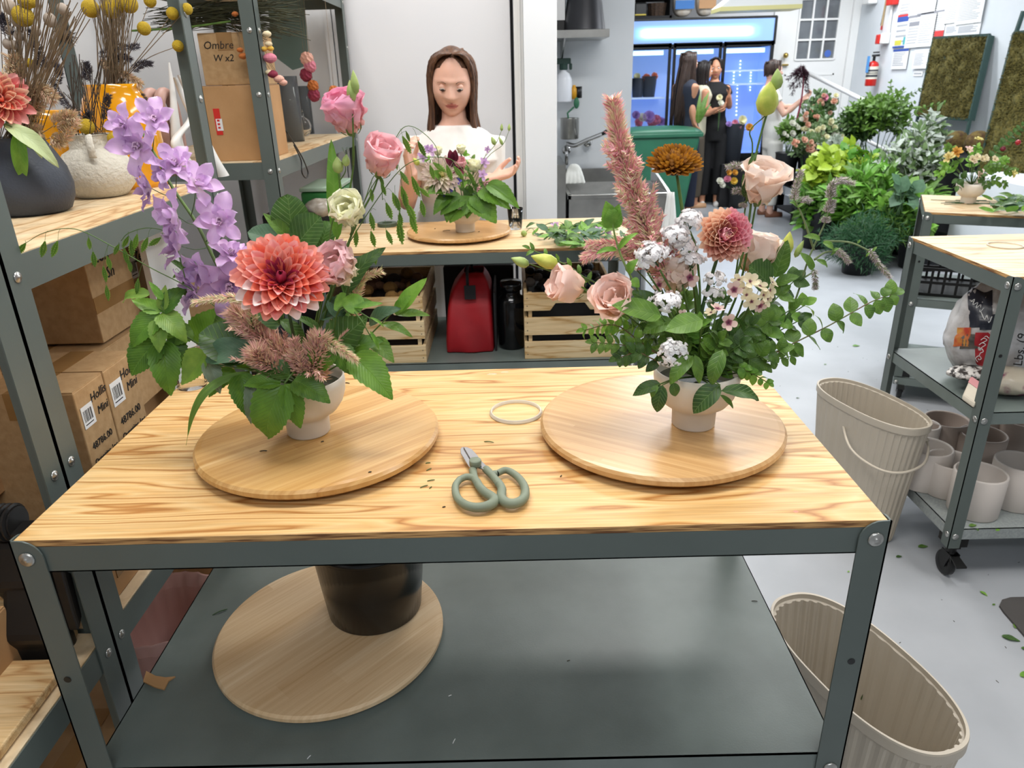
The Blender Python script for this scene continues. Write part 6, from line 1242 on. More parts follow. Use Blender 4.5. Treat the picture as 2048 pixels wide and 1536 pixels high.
def person(label,foot,h,head_c,face,look_down=.2,tilt=0,hair=hair_brown,style='long',L=.34,skin=skin_m,top=None,sleeve=.35,pants=None,arms=(),vox=.012,dress=False,shoes=None,legs=True,shw=.19,seed=1,hem=None,nhair=140,part=.012,res=(40,34),neckline=.0,lean=(0,0)):
 """face = heading (unit xy) the chest points to; arms = (shoulder side +1/-1, elbow, wrist, finger dir, palm normal, curl)"""
 k=h/1.70; f=Vector((face[0],face[1],0)).normalized(); r=Vector((f.y,-f.x,0)); fx,fy=foot; root=thing('person',label,'person',(fx,fy,0)); hc=Vector(head_c)
 hipc=Vector((fx,fy,.92*k)); nk=hc+Vector((0,0,-.122*k))-f*.025*k; chest=Vector((nk.x,nk.y,nk.z-.155*k))-f*.0
 waist=lerp(hipc,chest,.42)
 rings=[(hipc-Vector((0,0,.05*k)),.15*k,.105*k,r),(hipc+Vector((0,0,.03*k)),.155*k,.11*k,r),(waist,.125*k,.092*k,r),(lerp(waist,chest,.6),.145*k,.10*k,r),(chest+f*.012*k,.165*k,.112*k,r),(chest+Vector((0,0,.06*k)),.165*k,.092*k,r),(chest+Vector((0,0,.105*k)),.115*k,.07*k,r),(nk+Vector((0,0,-.02*k)),.062*k,.056*k,r),(nk+Vector((0,0,-.005)),.05*k,.05*k,r)]
 body=MB(); loft(body,rings); body.tube([nk-Vector((0,0,.04*k)),nk+Vector((0,0,.03*k)),hc+Vector((0,0,-.05*k))-f*.012*k],[.052*k,.047*k,.047*k],12)
 tees=MB(); g=.011*k; loft(tees,[(c-(Vector((0,0,(hem or .0)*k))if i==0 else Vector((0,0,0))),a+g,b_+g,x)for i,(c,a,b_,x)in enumerate(rings[:7])]+[(nk+Vector((0,0,-.024*k+neckline)),.078*k,.072*k,r)])
 for(sd,el,wr,fd,pn,cu)in arms:
  sh=chest+r*sd*shw*.80*k+Vector((0,0,.05*k)); el,wr=Vector(el),Vector(wr)
  body.tube([lerp(sh,chest+Vector((0,0,.06*k)),.3),sh,lerp(sh,el,.5),el,lerp(el,wr,.35),lerp(el,wr,.75),wr,lerp(el,wr,1.05)],[.05*k,.05*k,.044*k,.036*k,.038*k,.03*k,.0255*k,.024*k],12)
  hand(body,wr,fd,pn,k*1.0,cu,side=1 if sd>0 else-1)
  if sleeve:tees.tube([lerp(sh,chest+Vector((0,0,.06*k)),.45),sh+Vector((0,0,-.002)),lerp(sh,el,sleeve*.6),lerp(sh,el,sleeve)],[.045*k,.060*k,.060*k,.063*k],14)
 if legs and not dress:
  pass
 if legs:
  for sd in(1,-1):
   hp=hipc+r*sd*.085*k; ft=Vector((fx,fy,.08*k))+r*sd*.09*k+f*.02*sd; kn=lerp(hp,ft,.5)+f*.02
   body.tube([hp,kn,ft,ft-Vector((0,0,.04*k))],[.08*k,.055*k,.04*k,.038*k],10); body.tube([ft-Vector((0,0,.045*k))-f*.03*k,ft-Vector((0,0,.05*k))+f*.14*k],[.034*k,.026*k],8,flat=.8)
   if shoes:
    sm=MB(); sm.tube([ft-Vector((0,0,.05*k))-f*.045*k,ft-Vector((0,0,.052*k))+f*.06*k,ft-Vector((0,0,.055*k))+f*.155*k],[.042*k,.044*k,.034*k],10,flat=.75); sm.build('shoe',shoes,root,smooth=True)
 b_=remeshed(body,'body',skin,root,vox)
 remeshed(tees,'top',top,root,vox,3)
 if pants and legs:
  pm_=MB(); loft(pm_,[(hipc-Vector((0,0,.12*k)),.15*k,.115*k,r),(hipc+Vector((0,0,.0)),.165*k,.12*k,r),(hipc+Vector((0,0,.08*k)),.15*k,.11*k,r)])
  for sd in(1,-1):
   hp=hipc+r*sd*.085*k-Vector((0,0,.05*k)); ft=Vector((fx,fy,.14*k))+r*sd*.09*k+f*.02*sd
   pm_.tube([hp,lerp(hp,ft,.5)+f*.02,ft],[.095*k,.078*k,.068*k],12)
  if dress:loft(pm_,[(Vector((fx,fy,.25*k)),.2*k,.16*k,r),(Vector((fx,fy,.6*k)),.18*k,.14*k,r),(hipc+Vector((0,0,.05*k)),.16*k,.115*k,r)])
  remeshed(pm_,'trousers' if not dress else 'skirt',pants,root,vox)
 fd_=f*cos(look_down)-Vector((0,0,1))*sin(look_down); up=f*sin(look_down)+Vector((0,0,1))*cos(look_down); rt=fd_.cross(up)
 up=(up+rt*tilt).normalized(); rt=fd_.cross(up).normalized()
 Mh=Matrix.Identity(4)
 for i in range(3):Mh[i][0]=rt[i]; Mh[i][1]=fd_[i]; Mh[i][2]=up[i]; Mh[i][3]=hc[i]
 head(root,Mh,k,skin,hair,style,L,nhair,part,down=look_down>.1,seed=seed,res=res)
 return root
# woman in the white T-shirt
teem=mat('white_cotton','#ebe8e4',.85,c2='#e2deda',scale=14,bump=.12,bscale=18)
yh=2.42; hc=PY(904,168,yh)
kx=1.86;
eR,wR=PY(968,412,2.44),PY(978,358,2.30); eL,wL=PY(812,412,2.44),PY(822,345,2.28)
wm=person('woman in white T-shirt with long brown hair looking down at her flowers',(PY(900,300,2.62).x,2.62),kx,hc,(0.02,-1),.22,-.03,hair_brown,'long',.29,skin_m,teem,.5,mat('light_trousers','#d8d4cf',.8),
[(-1,eR,wR,(.85,-.25,.25),(-.2,-.3,.95),.8),(1,eL,wL,(-.05,-.35,.85),(.9,-.2,.1),1.0)],vox=.0055,legs=True,shoes=None,seed=4,nhair=240,part=-.006,res=(96,84),shw=.185)
# wristband watch
wd=(wR-eR).normalized(); q=lerp(eR,wR,.9); b=MB(); Mw=Matrix.Translation(q)@wd.to_track_quat('Z','Y').to_matrix().to_4x4(); b.lathe([(.031,-.012),(.033,-.012),(.033,.012),(.031,.012),(.031,-.012)],24,M=Mw); w_=b.build('watch_band',black,wm)
MB().cbox((0,0,0),(.012,.034,.04),M=Matrix.Translation(q+Vector((.012,-.033,0)))@Matrix.Rotation(1.3,4,'Z')).build('watch_face',black,w_,bevel=.004)
# ================================================================ second bench: arrangement, glass, trimmings, crates, bag
V3=(.517,2.0); bowl_vase('cream footed bowl vase on the second bench in front of the woman',V3[0],V3[1],1.106,1.05)
O3=Vector((V3[0],V3[1],1.19))
def A3(u,v,d=0.):return PY(u,v,V3[1]+d)
for i,(lab,lv)in enumerate([('large veined leaves over the front of the small vase',[(935,405,905,440,.9),(945,400,985,440,.9),(925,400,888,425,.8),(940,398,935,432,.9)]),('bramble leaves reaching right over the glass',[(960,385,1010,412,.7),(975,375,1028,410,.5),(950,395,975,430,.9)]),('dark leaves at the left of the small vase',[(900,395,872,425,.6),(910,390,880,385,.8),(895,380,862,385,.8),(905,405,895,440,.7),(885,370,868,345,.8)])]):
 r=thing('bramble_sprig',lab,'foliage',O3)
 for a in lv:leaf(r,'serr',g_rasp,A3(a[0],a[1]-6,-.04),A3(a[0]+(a[2]-a[0])*1.25,a[1]+(a[3]-a[1])*1.15,-.09),a[4]*1.1,None,0)
 stem(r,[O3,A3(lv[0][0],lv[0][1],-.04)],.0015)
cht=petalmat('petal_chrysanthemum',[(0,'#e8dfa0'),(.4,'#f3edd6'),(1,'#d9c4bd')],vary=.2); cy_=petalmat('petal_yellow_centre',[(0,'#d9cd6a'),(1,'#efe6a0')])
c=A3(884,352,-.04); dahlia('cream spider dahlia in the small arrangement',c,(CV-c).normalized()+Vector((-.1,0,.5)),.072,80,1.75,lambda t,rad,rx,ry,k:cy_ if t<.25 else cht,[O3,c],hubc=cy_,wid=.65,Lmin=.25)
for(u,v,R,m,lab,ax)in((862,378,.04,creamy,'small cream bloom left low in the small arrangement',(-.3,-1,.3)),(875,303,.032,creamy,'pale cream bloom upper left behind the cream dahlia',(0,-.3,1)),(922,300,.034,creamy,'cream bloom at the top beside the wine flower',(0,-.2,1)),(948,333,.046,creamy,'half open cream lisianthus right of centre',(.2,-.3,1)),(922,328,.045,pkl2,'dusty pink bloom behind the wine flower',(-.2,-.6,1)),(975,370,.028,blush,'blush bloom low right in the small arrangement',(.3,-1,.2)),(960,380,.026,blush,'second blush bloom lowest right',(.1,-1,0)),(968,392,.016,blush,'third blush bud bloom by the glass side',(.2,-1,-.2))):
 c=A3(u,v,-.03); cup_flower(lab,c-Vector(ax).normalized()*R*.5,ax,R,m,6,.4,seed=u,stempts=[O3,c-Vector(ax).normalized()*R*.5])
wine=petalmat('petal_wine',[(0,'#4a0f26'),(1,'#7c1c3e')]); c=A3(908,318,-.03); r=thing('wine_flower','pointed wine red flower at the middle of the small arrangement','flower',c); stem(r,[O3,c],.0015)
for a in((905,325,898,292),(908,325,912,290),(910,330,893,318),(912,330,925,345),(908,325,903,350)):inst('petal',pm(('w',),wine,W_oval,nu=4,nv=6,curl=arc(.3,0),cup=.3),r,frame(A3(a[0],a[1],-.03),A3(a[2],a[3],-.05)-A3(a[0],a[1],-.03),CV-c,(.055,.055,.055)))
blu=petalmat('petal_violet_blue',[(0,'#5a4bb0'),(1,'#7f72cf')]); lil3=dl
for i,(u,v,R,m,lab)in enumerate(((903,372,.024,blu,'violet blue bloom at the middle of the small arrangement'),(886,388,.014,blu,'small violet blossom left of the violet bloom'),(917,362,.015,blu,'violet blossom right of the violet bloom'),(986,392,.014,blu,'violet blossom at far right near the glass'),(862,300,.024,lil3,'lilac floret upper left in the small arrangement'),(845,315,.02,dld,'dusky lilac floret at left'),(968,325,.022,lil3,'lilac floret right of the cream lisianthus'),(965,350,.022,lil3,'lilac floret lower right'),(855,298,.016,dld,'second dusky lilac floret at upper left'),(975,300,.014,dld,'small lilac floret upper right'))):
 c=A3(u,v,-.05); r=thing('small_blossom',lab,'flower',c); stem(r,[O3,c+Vector((0,.005,0))],.001); floret(r,c,(rs.uniform(-.4,.4),-1,.4),R,m,5,seed=i+90)
for i,(lab,pts)in enumerate([('thin branching bud stem rising right in front of the wall',[(930,380),(965,320),(990,290),(1003,262)]),('second bud stem rising right',[(935,380),(975,315),(1005,290),(1018,262)]),('bud stem leaning left with yellow bud',[(900,380),(870,345),(838,330)])]):
 r=thing('budding_sprig',lab,'flower',O3); P=[A3(*p,-.02)for p in pts]; stem(r,[O3]+P,.0014); bud(r,P[-1],P[-1]+Vector((.002 if i<2 else-.02,0,.026)),.006 if i<2 else .011,budy if i==2 else budg); bud(r,P[-2],P[-2]+Vector((-.012,0,.03)),.006 if i else .009,budg)
ol3=lambda lab,pts,n,sz,m,sd:sprig('leafy_sprig',lab,[O3]+[A3(*p)for p in pts],'oval',m,n,sz,t0=.3,w=1.1,seed=sd,pair=True)
ol3('leafy filler at the left of the small arrangement',[(890,370,-.02),(855,355,-.02)],5,.035,g_mid,61); ol3('leafy filler at the right of the small arrangement',[(950,370,-.02),(985,365,-.02)],5,.035,g_mid,62); ol3('leafy filler standing behind the cream dahlia',[(920,350,.03),(930,310,.03)],5,.035,g_light,63); ol3('leafy filler behind the wine flower',[(930,360,.04),(945,320,.05)],6,.04,g_mid,64); ol3('dark leafy filler at the base left',[(905,390,-.03),(880,380,-.04)],5,.045,g_dark,65); ol3('dark leafy filler at the base right',[(945,385,-.03),(970,380,-.04)],5,.045,g_dark,66); ol3('leafy filler rising left of the cream dahlia',[(880,350,.03),(855,320,.03)],6,.035,g_light,67)
# glass of water
g_=PZ(1031,458,1.08); t=thing('drinking_glass','clear tumbler of water at the right of the second lazy susan','glass',(g_.x,g_.y,1.08))
MB().lathe([(0,0),(.024,0),(.026,.002),(.032,.085),(.0305,.085),(.0245,.006),(0,.006)],32,c=(g_.x,g_.y,1.0803)).build('tumbler',glass,t,smooth=True); MB().lathe([(0,.007),(.0245,.007),(.0275,.045),(0,.045)],32,c=(g_.x,g_.y,1.0803)).build('water',mat('water','#ffffff',.0,trans=1,ior=1.33),t,smooth=True)
# clear plastic cup at the back left of the near bench
g_=PZ(385,772,1.08); t=thing('plastic_cup','clear plastic cup standing at the back left bench corner','cup',(g_.x,g_.y,1.08)); MB().lathe([(0,0),(.028,0),(.03,.003),(.036,.09),(.0375,.09),(.0375,.092),(.035,.092),(.029,.004),(0,.003)],32,c=(g_.x,g_.y,1.0803)).build('cup_body',mat('clear_plastic','#ffffff',.04,trans=1,ior=1.08),t,smooth=True)
# trimmings pile
tri=thing('trimmings_pile','heap of trimmed leaves and stems right of the glass','trimmings',PZ(1150,475,1.08)); rr=random.Random(12); gs=[g_mid,g_dark,g_light,g_blue]
for k in range(190):
 hq=rr.gauss(0,.42); p=PZ(1155+85*hq,lerp(452,490,rr.random()),1.083+max(.0,.085*(1-min(1,hq*hq)))*rr.random()); a=rr.uniform(0,2*pi); d=Vector((cos(a),sin(a)*.8,rr.uniform(-.15,.5))); d.z=max(d.z,(1.083-p.z)/.06); leaf(tri,'oval' if k%3 else 'lance',gs[k%4],p,p+d.normalized()*rr.uniform(.035,.075),.9,Vector((rr.uniform(-.6,.6),rr.uniform(-.8,.2),1)),k%4)
for k in range(14):
 p=PZ(lerp(1080,1240,rr.random()),lerp(460,492,rr.random()),1.087); a=rr.uniform(0,pi); d=Vector((cos(a),sin(a),.1))*rr.uniform(.03,.07); MB().tube([p-d*.5+Vector((0,0,.004)),p+d*.5],.0015,5).build('stem',stemg,tri)
for(u,v,m)in((1145,470,dl),(1195,462,dl),(1215,468,dld),(1110,452,dld),(1165,455,creamy),(1180,478,dl)):floret(tri,PZ(u,v,1.11),(0,-.6,1),.02,m,5,seed=u)
b0=PZ(1048,473,1.08); r=thing('green_berry','round green pod with thin stem left of the trimmings','trimmings',(b0.x,b0.y,1.08)); MB().ball(b0+Vector((0,0,.012)),.012,14,10).build('pod',budg,r,smooth=True); stem(r,[b0+Vector((.008,0,.018)),b0+Vector((.03,.01,.03)),b0+Vector((.05,.0,.005))],.0013)
p=PZ(775,452,1.08); r=thing('tape_roll','dark green roll lying at the left end of the second bench','roll',(p.x,p.y,1.08)); MB().lathe([(.022,0),(.042,0),(.042,.014),(.022,.014),(.022,0)],28,c=(p.x,p.y,1.0803)).build('roll_body',mat('dark_green_tape','#4c5b4a',.5),r)
for i,(u,v,lab)in enumerate(((795,455,'single leaf lying left of the bamboo turntable'),(1210,485,'loose leaf at front right of the second bench'))):p=PZ(u,v,1.083); r=thing('loose_leaf',lab,'leaf',p); leaf(r,'oval',g_blue,p,p+Vector((.04,.005,.004)),.9,(0,0,1),3)
for(u,v,L,a,lab)in((893,462,.03,.1,'short dark stem bit lying left of the small vase foot'),(958,464,.008,.3,'dark crumb right of the small vase foot'),(870,458,.006,0,'dark crumb at the left on the second lazy susan')):crumb('stem_clipping',lab,u,v,1.106,L,a,clipd,.0012)
# wooden crates under the second bench
def crate(label,x0,x1,y0,y1,z0,h=.262,hand_=True):
 t=thing('wooden_crate',label,'crate',((x0+x1)/2,(y0+y1)/2,z0)); th=.012; sl=h*.265; gap=(h-3*sl)/2
 for k in range(3):
  z=z0+k*(sl+gap)
  for y,s_ in((y0,1),(y1-th,-1)):
   if k==2 and hand_ and s_==1:
    xm=(x0+x1)/2; P=[(x0,y,z),(x1,y,z),(x1,y,z+sl),(x0,y,z+sl)]; w_=.055
    P=[(x0,y,z),(xm-w_-.02,y,z),(xm-w_,y,z+.028),(xm+w_,y,z+.028),(xm+w_+.02,y,z),(x1,y,z),(x1,y,z+sl),(x0,y,z+sl)]; MB().poly(P,(0,1,0),th).build('slat',pinev,t,bevel=.0015)
   else:MB().box(x0,x1,y,y+th,z,z+sl).build('slat',pinev,t,bevel=.0015)
  for x in(x0,x1-th):MB().box(x,x+th,y0+th+.001,y1-th-.001,z,z+sl).build('slat',pinev,t,bevel=.0015)
  for x in(x0+.012,x1-.012):
   for zz in(z+sl*.28,z+sl*.72):MB().lathe([(0,.0008),(.0022,.0006),(.0024,0)],8,M=Matrix.Translation((x,y0,zz))@Matrix.Rotation(pi/2,4,'X')).build('nail',mat('nail_grey','#6e6458',.5,.6),t)
 for x in(x0+th+.004,x1-th-.018):
  for y in(y0+th,y1-2*th):MB().box(x,x+.014,y,y+th,z0,z0+h).build('corner_post',pinev,t)
 for k in range(3):xx=lerp(x0+.02,x1-.02-.09,k/2); MB().box(xx,xx+.09,y0+th,y1-th,z0-.0,z0+.006).build('bottom_slat',pinev,t)
 return t
crate('pine slat crate under the second bench at left',-.012,.357,1.79,2.28,.6465); crate('pine slat crate under the second bench at right',.735,1.082,1.80,2.28,.6465)
rr=random.Random(2)
for i,(x0,x1)in enumerate(((.02,.33),(.76,1.05))):
 r=thing('crate_filling',['brown dried flower heads heaped in the left crate','dark bundled tools and cloth heaped in the right crate'][i],'filling',((x0+x1)/2,2.0,.9)); b=MB()
 for k in range(60):b.ball((lerp(x0,x1,rr.random()),lerp(1.84,2.24,rr.random()),lerp(.86,.915,rr.random())),rr.uniform(.014,.03),8,6,sc=(1,1,.8),mi=rr.randrange(3))
 b.box(x0,x1,1.83,2.25,.66,.86); b.build('heap',[mat('heap_dark','#2a211c',.9),mat('heap_brown','#5b3d28',.9),mat('heap_ochre','#7a5a2c',.9)]if i==0 else[mat('heap_black','#191919',.7),mat('heap_blue','#26313d',.7),mat('heap_grey','#57504a',.7)],r,kind='stuff')
# red bag
redc=mat('red_nylon','#a3121e',.55,c2='#8c0e19',scale=6,bump=.35,bscale=9); p0=PY(892,706,1.885); x0,x1=PY(890,700,1.885).x,PY(990,700,1.885).x; zb=.6465
t=thing('tote_bag','red fabric bag with black trim under the second bench','bag',((x0+x1)/2,2.0,zb)); P=[]
for j,(z,a,c_,y0,y1)in enumerate(((0,0,1,1.885,2.2),(.04,.0,1,1.88,2.2),(.13,.04,.98,1.9,2.2),(.22,.1,.98,1.92,2.18),(.262,.25,.92,1.96,2.14),(.30,.42,.8,2.0,2.1))):
 l,r_x=lerp(x0,x1,a),lerp(x0,x1,c_); n_=14; row=[]
 for i in range(n_):
  f=i/(n_-1); wob=.006*sin(f*9+j*1.7); row.append(Vector((lerp(l,r_x,f),y0+wob,zb+z)))
 for i in range(n_):
  f=i/(n_-1); row.append(Vector((lerp(r_x,l,f),y1,zb+z)))
 P.append(row)
o=MB().grid(P,closed_u=True).build('bag_body',redc,t,smooth=True,subsurf=1,solid=.002)
MB().box(lerp(x0,x1,.44),lerp(x0,x1,.66),1.90,1.905,zb+.215,zb+.27).build('handle_patch',blackm,t); MB().tube(spline([(lerp(x0,x1,.5),1.93,zb+.25),(lerp(x0,x1,.5),1.96,zb+.32),(lerp(x0,x1,.55),2.05,zb+.335),(lerp(x0,x1,.55),2.12,zb+.28)],6),.008,8,flat=.4).build('handle',blackm,t)
MB().box(lerp(x0,x1,1.0),lerp(x0,x1,1.04),1.9,2.18,zb+.0,zb+.24).build('side_panel',blackm,t)
# black bottle
p=PZ(1025,697,.6465); t=thing('black_canister','gloss black canister with cap beside the right crate','canister',(p.x,p.y+.04,.6465)); MB().lathe([(0,0),(.05,0),(.054,.005),(.054,.19),(.05,.205),(.036,.215),(.036,.235),(.042,.237),(.042,.27),(0,.274)],32,c=(p.x,p.y+.03,.6468)).build('body',mat('gloss_black','#0f1012',.15),t,smooth=True)
t=thing('black_case','dark case standing behind the red bag','case',(.55,2.25,.6465)); MB().box(.40,.70,2.21,2.33,.6468,.92).build('body',blackm,t,bevel=.01)
# floor under: cartons at the left below bench 2 are hidden
# ================================================================ oval bins
beige=mat('beige_plastic','#bdb3a3',.45,c2='#b6ab99',scale=3)
def oval_bin(label,cx,cy,ang,h=.51,a=.245,b_=.112,bail=None):
 t=thing('oval_bin',label,'bin',(cx,cy,0)); n=160; ca,sa=cos(ang),sin(ang)
 def pt(th,A,B,rib=0):
# stadium-like superellipse
  c,s_=cos(th),sin(th); e=.82; x=A*abs(c)**e*(1 if c>0 else-1); y=B*abs(s_)**e*(1 if s_>0 else-1); f=1+rib; return Vector((cx+(x*ca-y*sa)*f+0,cy+(x*sa+y*ca)*f,0))
 P=[]
 for(z,k,rb)in((0,.74,0),(.006,.76,0),(.03,.77,1),(.25*h/.5,.86,1),(h-.035,.965,1),(h-.028,.97,0),(h-.026,1.0,0),(h-.004,1.0,0),(h,.995,0),(h,.965,0),(h-.012,.962,0),(h-.014,.935,1),(.25,.84,1),(.03,.75,1),(.008,.74,0)):
  row=[]
  for i in range(n):
   th=2*pi*i/n; rbv=.010*(1 if(i//2)%2 else-1)*rb; p=pt(th,a*k,b_*k*(1.0 if k>.9 else 1.02),0); c0=Vector((cx,cy,0)); p=c0+(p-c0)*(1+rbv); p.z=z; row.append(p)
  P.append(row)
 mb=MB().grid(P,closed_u=True); k0=len(mb.v); mb.add([P[0][i]for i in range(n)],[tuple(range(n))[::-1]]); mb.add([P[-1][i]for i in range(n)],[tuple(range(n))]); mb.build('body',beige,t)
 if bail:
  Q=[Vector(q)for q in bail]; MB().tube(spline(Q,8),.0048,8,flat=.8).build('bail_handle',beige,t,smooth=True)
  for q in(Q[0],Q[-1]):MB().ball(q,.009,10,8).build('pivot',beige,t,smooth=True)
 return t
a1=math.atan2(-.37,.12)
cx,cy=2.015,1.63
def bp(u,v,y):return PY(u,v,y)
oval_bin('ribbed beige oval bin standing behind the bench corner with hanging handle',cx,cy,a1,bail=[PY(1682,832,1.66),PY(1700,895,1.50),PY(1750,935,1.40),PY(1800,946,1.36),PY(1845,930,1.37),PY(1857,900,1.42),PY(1853,880,1.46)])
oval_bin('ribbed beige oval bin nearest, beside the right bench leg',1.402,.345,a1,h=.50,a=.235,b_=.115)
for(u,v,z,lab)in((1730,1345,.3,'small wet leaf inside the nearest beige bin'),):
 p=PZ(1722,1400,.30); r=thing('wet_leaf',lab,'leaf',p); leaf(r,'oval',g_dark,p,p+Vector((.01,.005,.03)),.6,(0,-1,.3),0)
# ================================================================ nearer cart: bags, pots, ring
zc=.6465
plas=mat('printed_plastic_bag','#c9c8c8',.25,c2='#a9a5a3',scale=14,bump=.5,bscale=18,lo=.4,hi=.6); plas2=mat('grey_plastic_bag','#aeb2b8',.3,c2='#c5c8cc',scale=9,bump=.4,bscale=14)
def crump(d,s_):return 1+.10*noise.noise(d*2.5+Vector((s_,0,0)))+.05*noise.noise(d*7+Vector((0,s_,0)))
c=PY(1985,700,1.50); t=thing('mix_bag','crumpled printed bag of bark mix slumped on the cart shelf','bag',(c.x,c.y,zc))
C0=Vector((PY(1978,690,1.50).x,1.50,.82)); fnb=lambda d:crump(d,3)*(1.0 if d.z>0 else 1.05)
MB().ball(C0,1,48,32,sc=(.135,.12,.172),fn=fnb).build('bag_body',plas,t,smooth=True)
def patch(col,u0,v0,u1,v1,nm,fr=1.012,wob=.0):
 """printed area following the bag's surface"""
 rows=[]
 for j in range(9):
  row=[]
  for i in range(9):
   u=lerp(u0,u1,i/8)+wob*sin(j*2.1+i); v=lerp(v0,v1,j/8)+wob*cos(i*1.7+j); d0=Vector(_ray(u,v)).normalized()
   o=CV-C0; S_=Vector((1/.135,1/.12,1/.172)); oo=Vector((o.x*S_.x,o.y*S_.y,o.z*S_.z))/fr; dd=Vector((d0.x*S_.x,d0.y*S_.y,d0.z*S_.z))/fr
   A,B,C_=dd.dot(dd),2*oo.dot(dd),oo.dot(oo)-1; D=B*B-4*A*C_; tt=(-B-math.sqrt(max(D,0)))/(2*A); p=CV+d0*tt; q=p-C0; dn=Vector((q.x/.135,q.y/.12,q.z/.172)).normalized(); p=C0+Vector((dn.x*.135,dn.y*.12,dn.z*.172))*fnb(dn)*fr; row.append(p)
  rows.append(row)
 return MB().grid(rows).build(nm,col,t,smooth=True)
patch(mat('print_navy','#20232e',.35),1938,580,1985,655,'printed_band'); patch(mat('print_navy','#20232e',.35),1960,630,1990,660,'printed_band')
patch(mat('print_red','#a81f28',.35,c2='#8d1720',scale=20),1952,665,1985,728,'printed_panel',1.014); patch(mat('print_orange','#b8813a',.4,c2='#a83a2a',scale=30),1913,655,1942,690,'printed_picture',1.013); patch(mat('print_brown','#5c544c',.4,c2='#3d3934',scale=30),1925,668,1958,695,'printed_picture',1.012)
def script_on(pts,r,nm='script_lettering'):
 out=[]
 for u,v in pts:
  d0=Vector(_ray(u,v)).normalized(); S_=Vector((1/.135,1/.12,1/.172)); o=CV-C0; oo=Vector((o.x*S_.x,o.y*S_.y,o.z*S_.z))/1.02; dd=Vector((d0.x*S_.x,d0.y*S_.y,d0.z*S_.z))/1.02; A,B,C_=dd.dot(dd),2*oo.dot(dd),oo.dot(oo)-1; D=B*B-4*A*C_; tt=(-B-math.sqrt(max(D,0)))/(2*A); p=CV+d0*tt; q=p-C0; dn=Vector((q.x/.135,q.y/.12,q.z/.172)).normalized(); out.append(C0+Vector((dn.x*.135,dn.y*.12,dn.z*.172))*fnb(dn)*1.018)
 MB().tube(spline(out,4),r,4).build(nm,whiteg,t)
script_on([(1956,722),(1953,714),(1960,708),(1964,714),(1958,716),(1962,704),(1968,700),(1964,695),(1958,699),(1966,692),(1972,688),(1966,684),(1960,688)],.0012); script_on([(1966,684),(1974,680),(1968,676),(1962,680),(1972,672),(1978,676)],.0012)
script_on([(1944,606),(1950,600),(1948,612),(1956,606),(1954,618),(1962,610),(1960,624),(1968,616)],.0011); script_on([(1962,624),(1970,640),(1974,630),(1978,646),(1984,634)],.0013)
t2=thing('mix_bag','grey bag printed 20 Lbs. standing behind the near cart leg','bag',(2.42,1.5,zc)); C1=Vector((PY(2035,700,1.42).x+.06,1.47,.80)); MB().ball(C1,1,40,28,sc=(.13,.1,.155),fn=lambda d:crump(d,7)).build('bag_body',plas2,t2,smooth=True)
q=PY(2035,715,1.36); text('20 Lbs. (9',.042,Matrix.Translation((q.x,1.352,q.z))@MY@Matrix.Rotation(pi/2+.1,4,'Z'),ink,t2,font_shear=.25)
t3=thing('folded_bag','small folded pale cloth bag in front of the mix bag','bag',PZ(1945,805,zc)); P=[PZ(1925,790,zc+.02),PZ(1950,808,zc+.02),PZ(1968,770,zc+.06),PZ(1942,752,zc+.06)]; MB().poly(P,(0,0,-1),.018).build('fold',mat('pale_cloth','#cfc6b4',.8,bump=.3,bscale=30),t3,bevel=.006); MB().poly([lerp(P[3],P[0],.02)+Vector((0,0,.001)),lerp(P[2],P[1],.02)+Vector((0,0,.001)),lerp(P[2],P[1],.35)+Vector((0,0,.001)),lerp(P[3],P[0],.35)+Vector((0,0,.001))],(0,0,1),.001).build('pink_band',mat('pink_print','#c98a8c',.6),t3)
b=MB(); cpos=PY(2015,795,1.36); t4=thing('printed_pouch','printed pouch with purple and yellow flowers lying at the shelf front','bag',(cpos.x,1.36,zc)); MB().ball((cpos.x,1.37,zc+.045),1,30,20,sc=(.09,.07,.045),fn=lambda d:crump(d,5)).build('pouch',mat('printed_pouch_face','#c5bba8',.3,c2='#7c2f55',scale=16,lo=.5,hi=.62,bump=.3,bscale=20),t4,smooth=True)
t5=thing('crumpled_film','crumpled printed film squeezed below the mix bag','film',PY(1950,745,1.40)); MB().ball(PY(1948,745,1.42),1,30,18,sc=(.085,.05,.022),fn=lambda d:crump(d,9)+.1*noise.noise(d*9)).build('film',mat('black_white_film','#dcd8d2',.3,c2='#3c3836',scale=55,lo=.45,hi=.55),t5,smooth=True)
# pots on the lower shelf
potm=mat('taupe_white_ceramic','#cdc4bc',.55); potd=mat('taupe_ceramic','#a8998f',.6)
def pot(label,u,v,r=.083,h=.155,m=potm,z=.2155):
 p=PZ(u,v,z); t=thing('cylinder_pot',label,'pot',(p.x,p.y+r*.0,z)); MB().lathe([(0,0),(r*.93,0),(r*.96,.004),(r,h-.004),(r-.003,h),(r-.007,h),(r-.009,h-.006),(r*.9,.02),(0,.018)],48,c=(p.x,p.y+r,z+.0005)).build('pot_body',m,t,smooth=True); return t
pot('white cylinder pot at the front of the cart lower shelf',1972,1048); pot('white cylinder pot cut by the right edge, front row',2052,1030,h=.165); pot('white cylinder pot at left beside the beige bin',1866,990); pot('pot hidden behind the near cart leg',1915,1005,h=.13,m=potm)
pot('taupe pot in the second row behind the front one',1978,950,h=.135,m=potd); pot('taupe pot at the back left of the lower shelf',1902,925,h=.15,m=potd); pot('taupe pot at the back beyond the cart leg',1992,905,h=.14,m=potd); pot('taupe pot at the right edge, back row',2055,925,h=.15,m=potd); pot('small pale pot rim touching the beige bin',1850,930,r=.06,h=.15,m=potm)
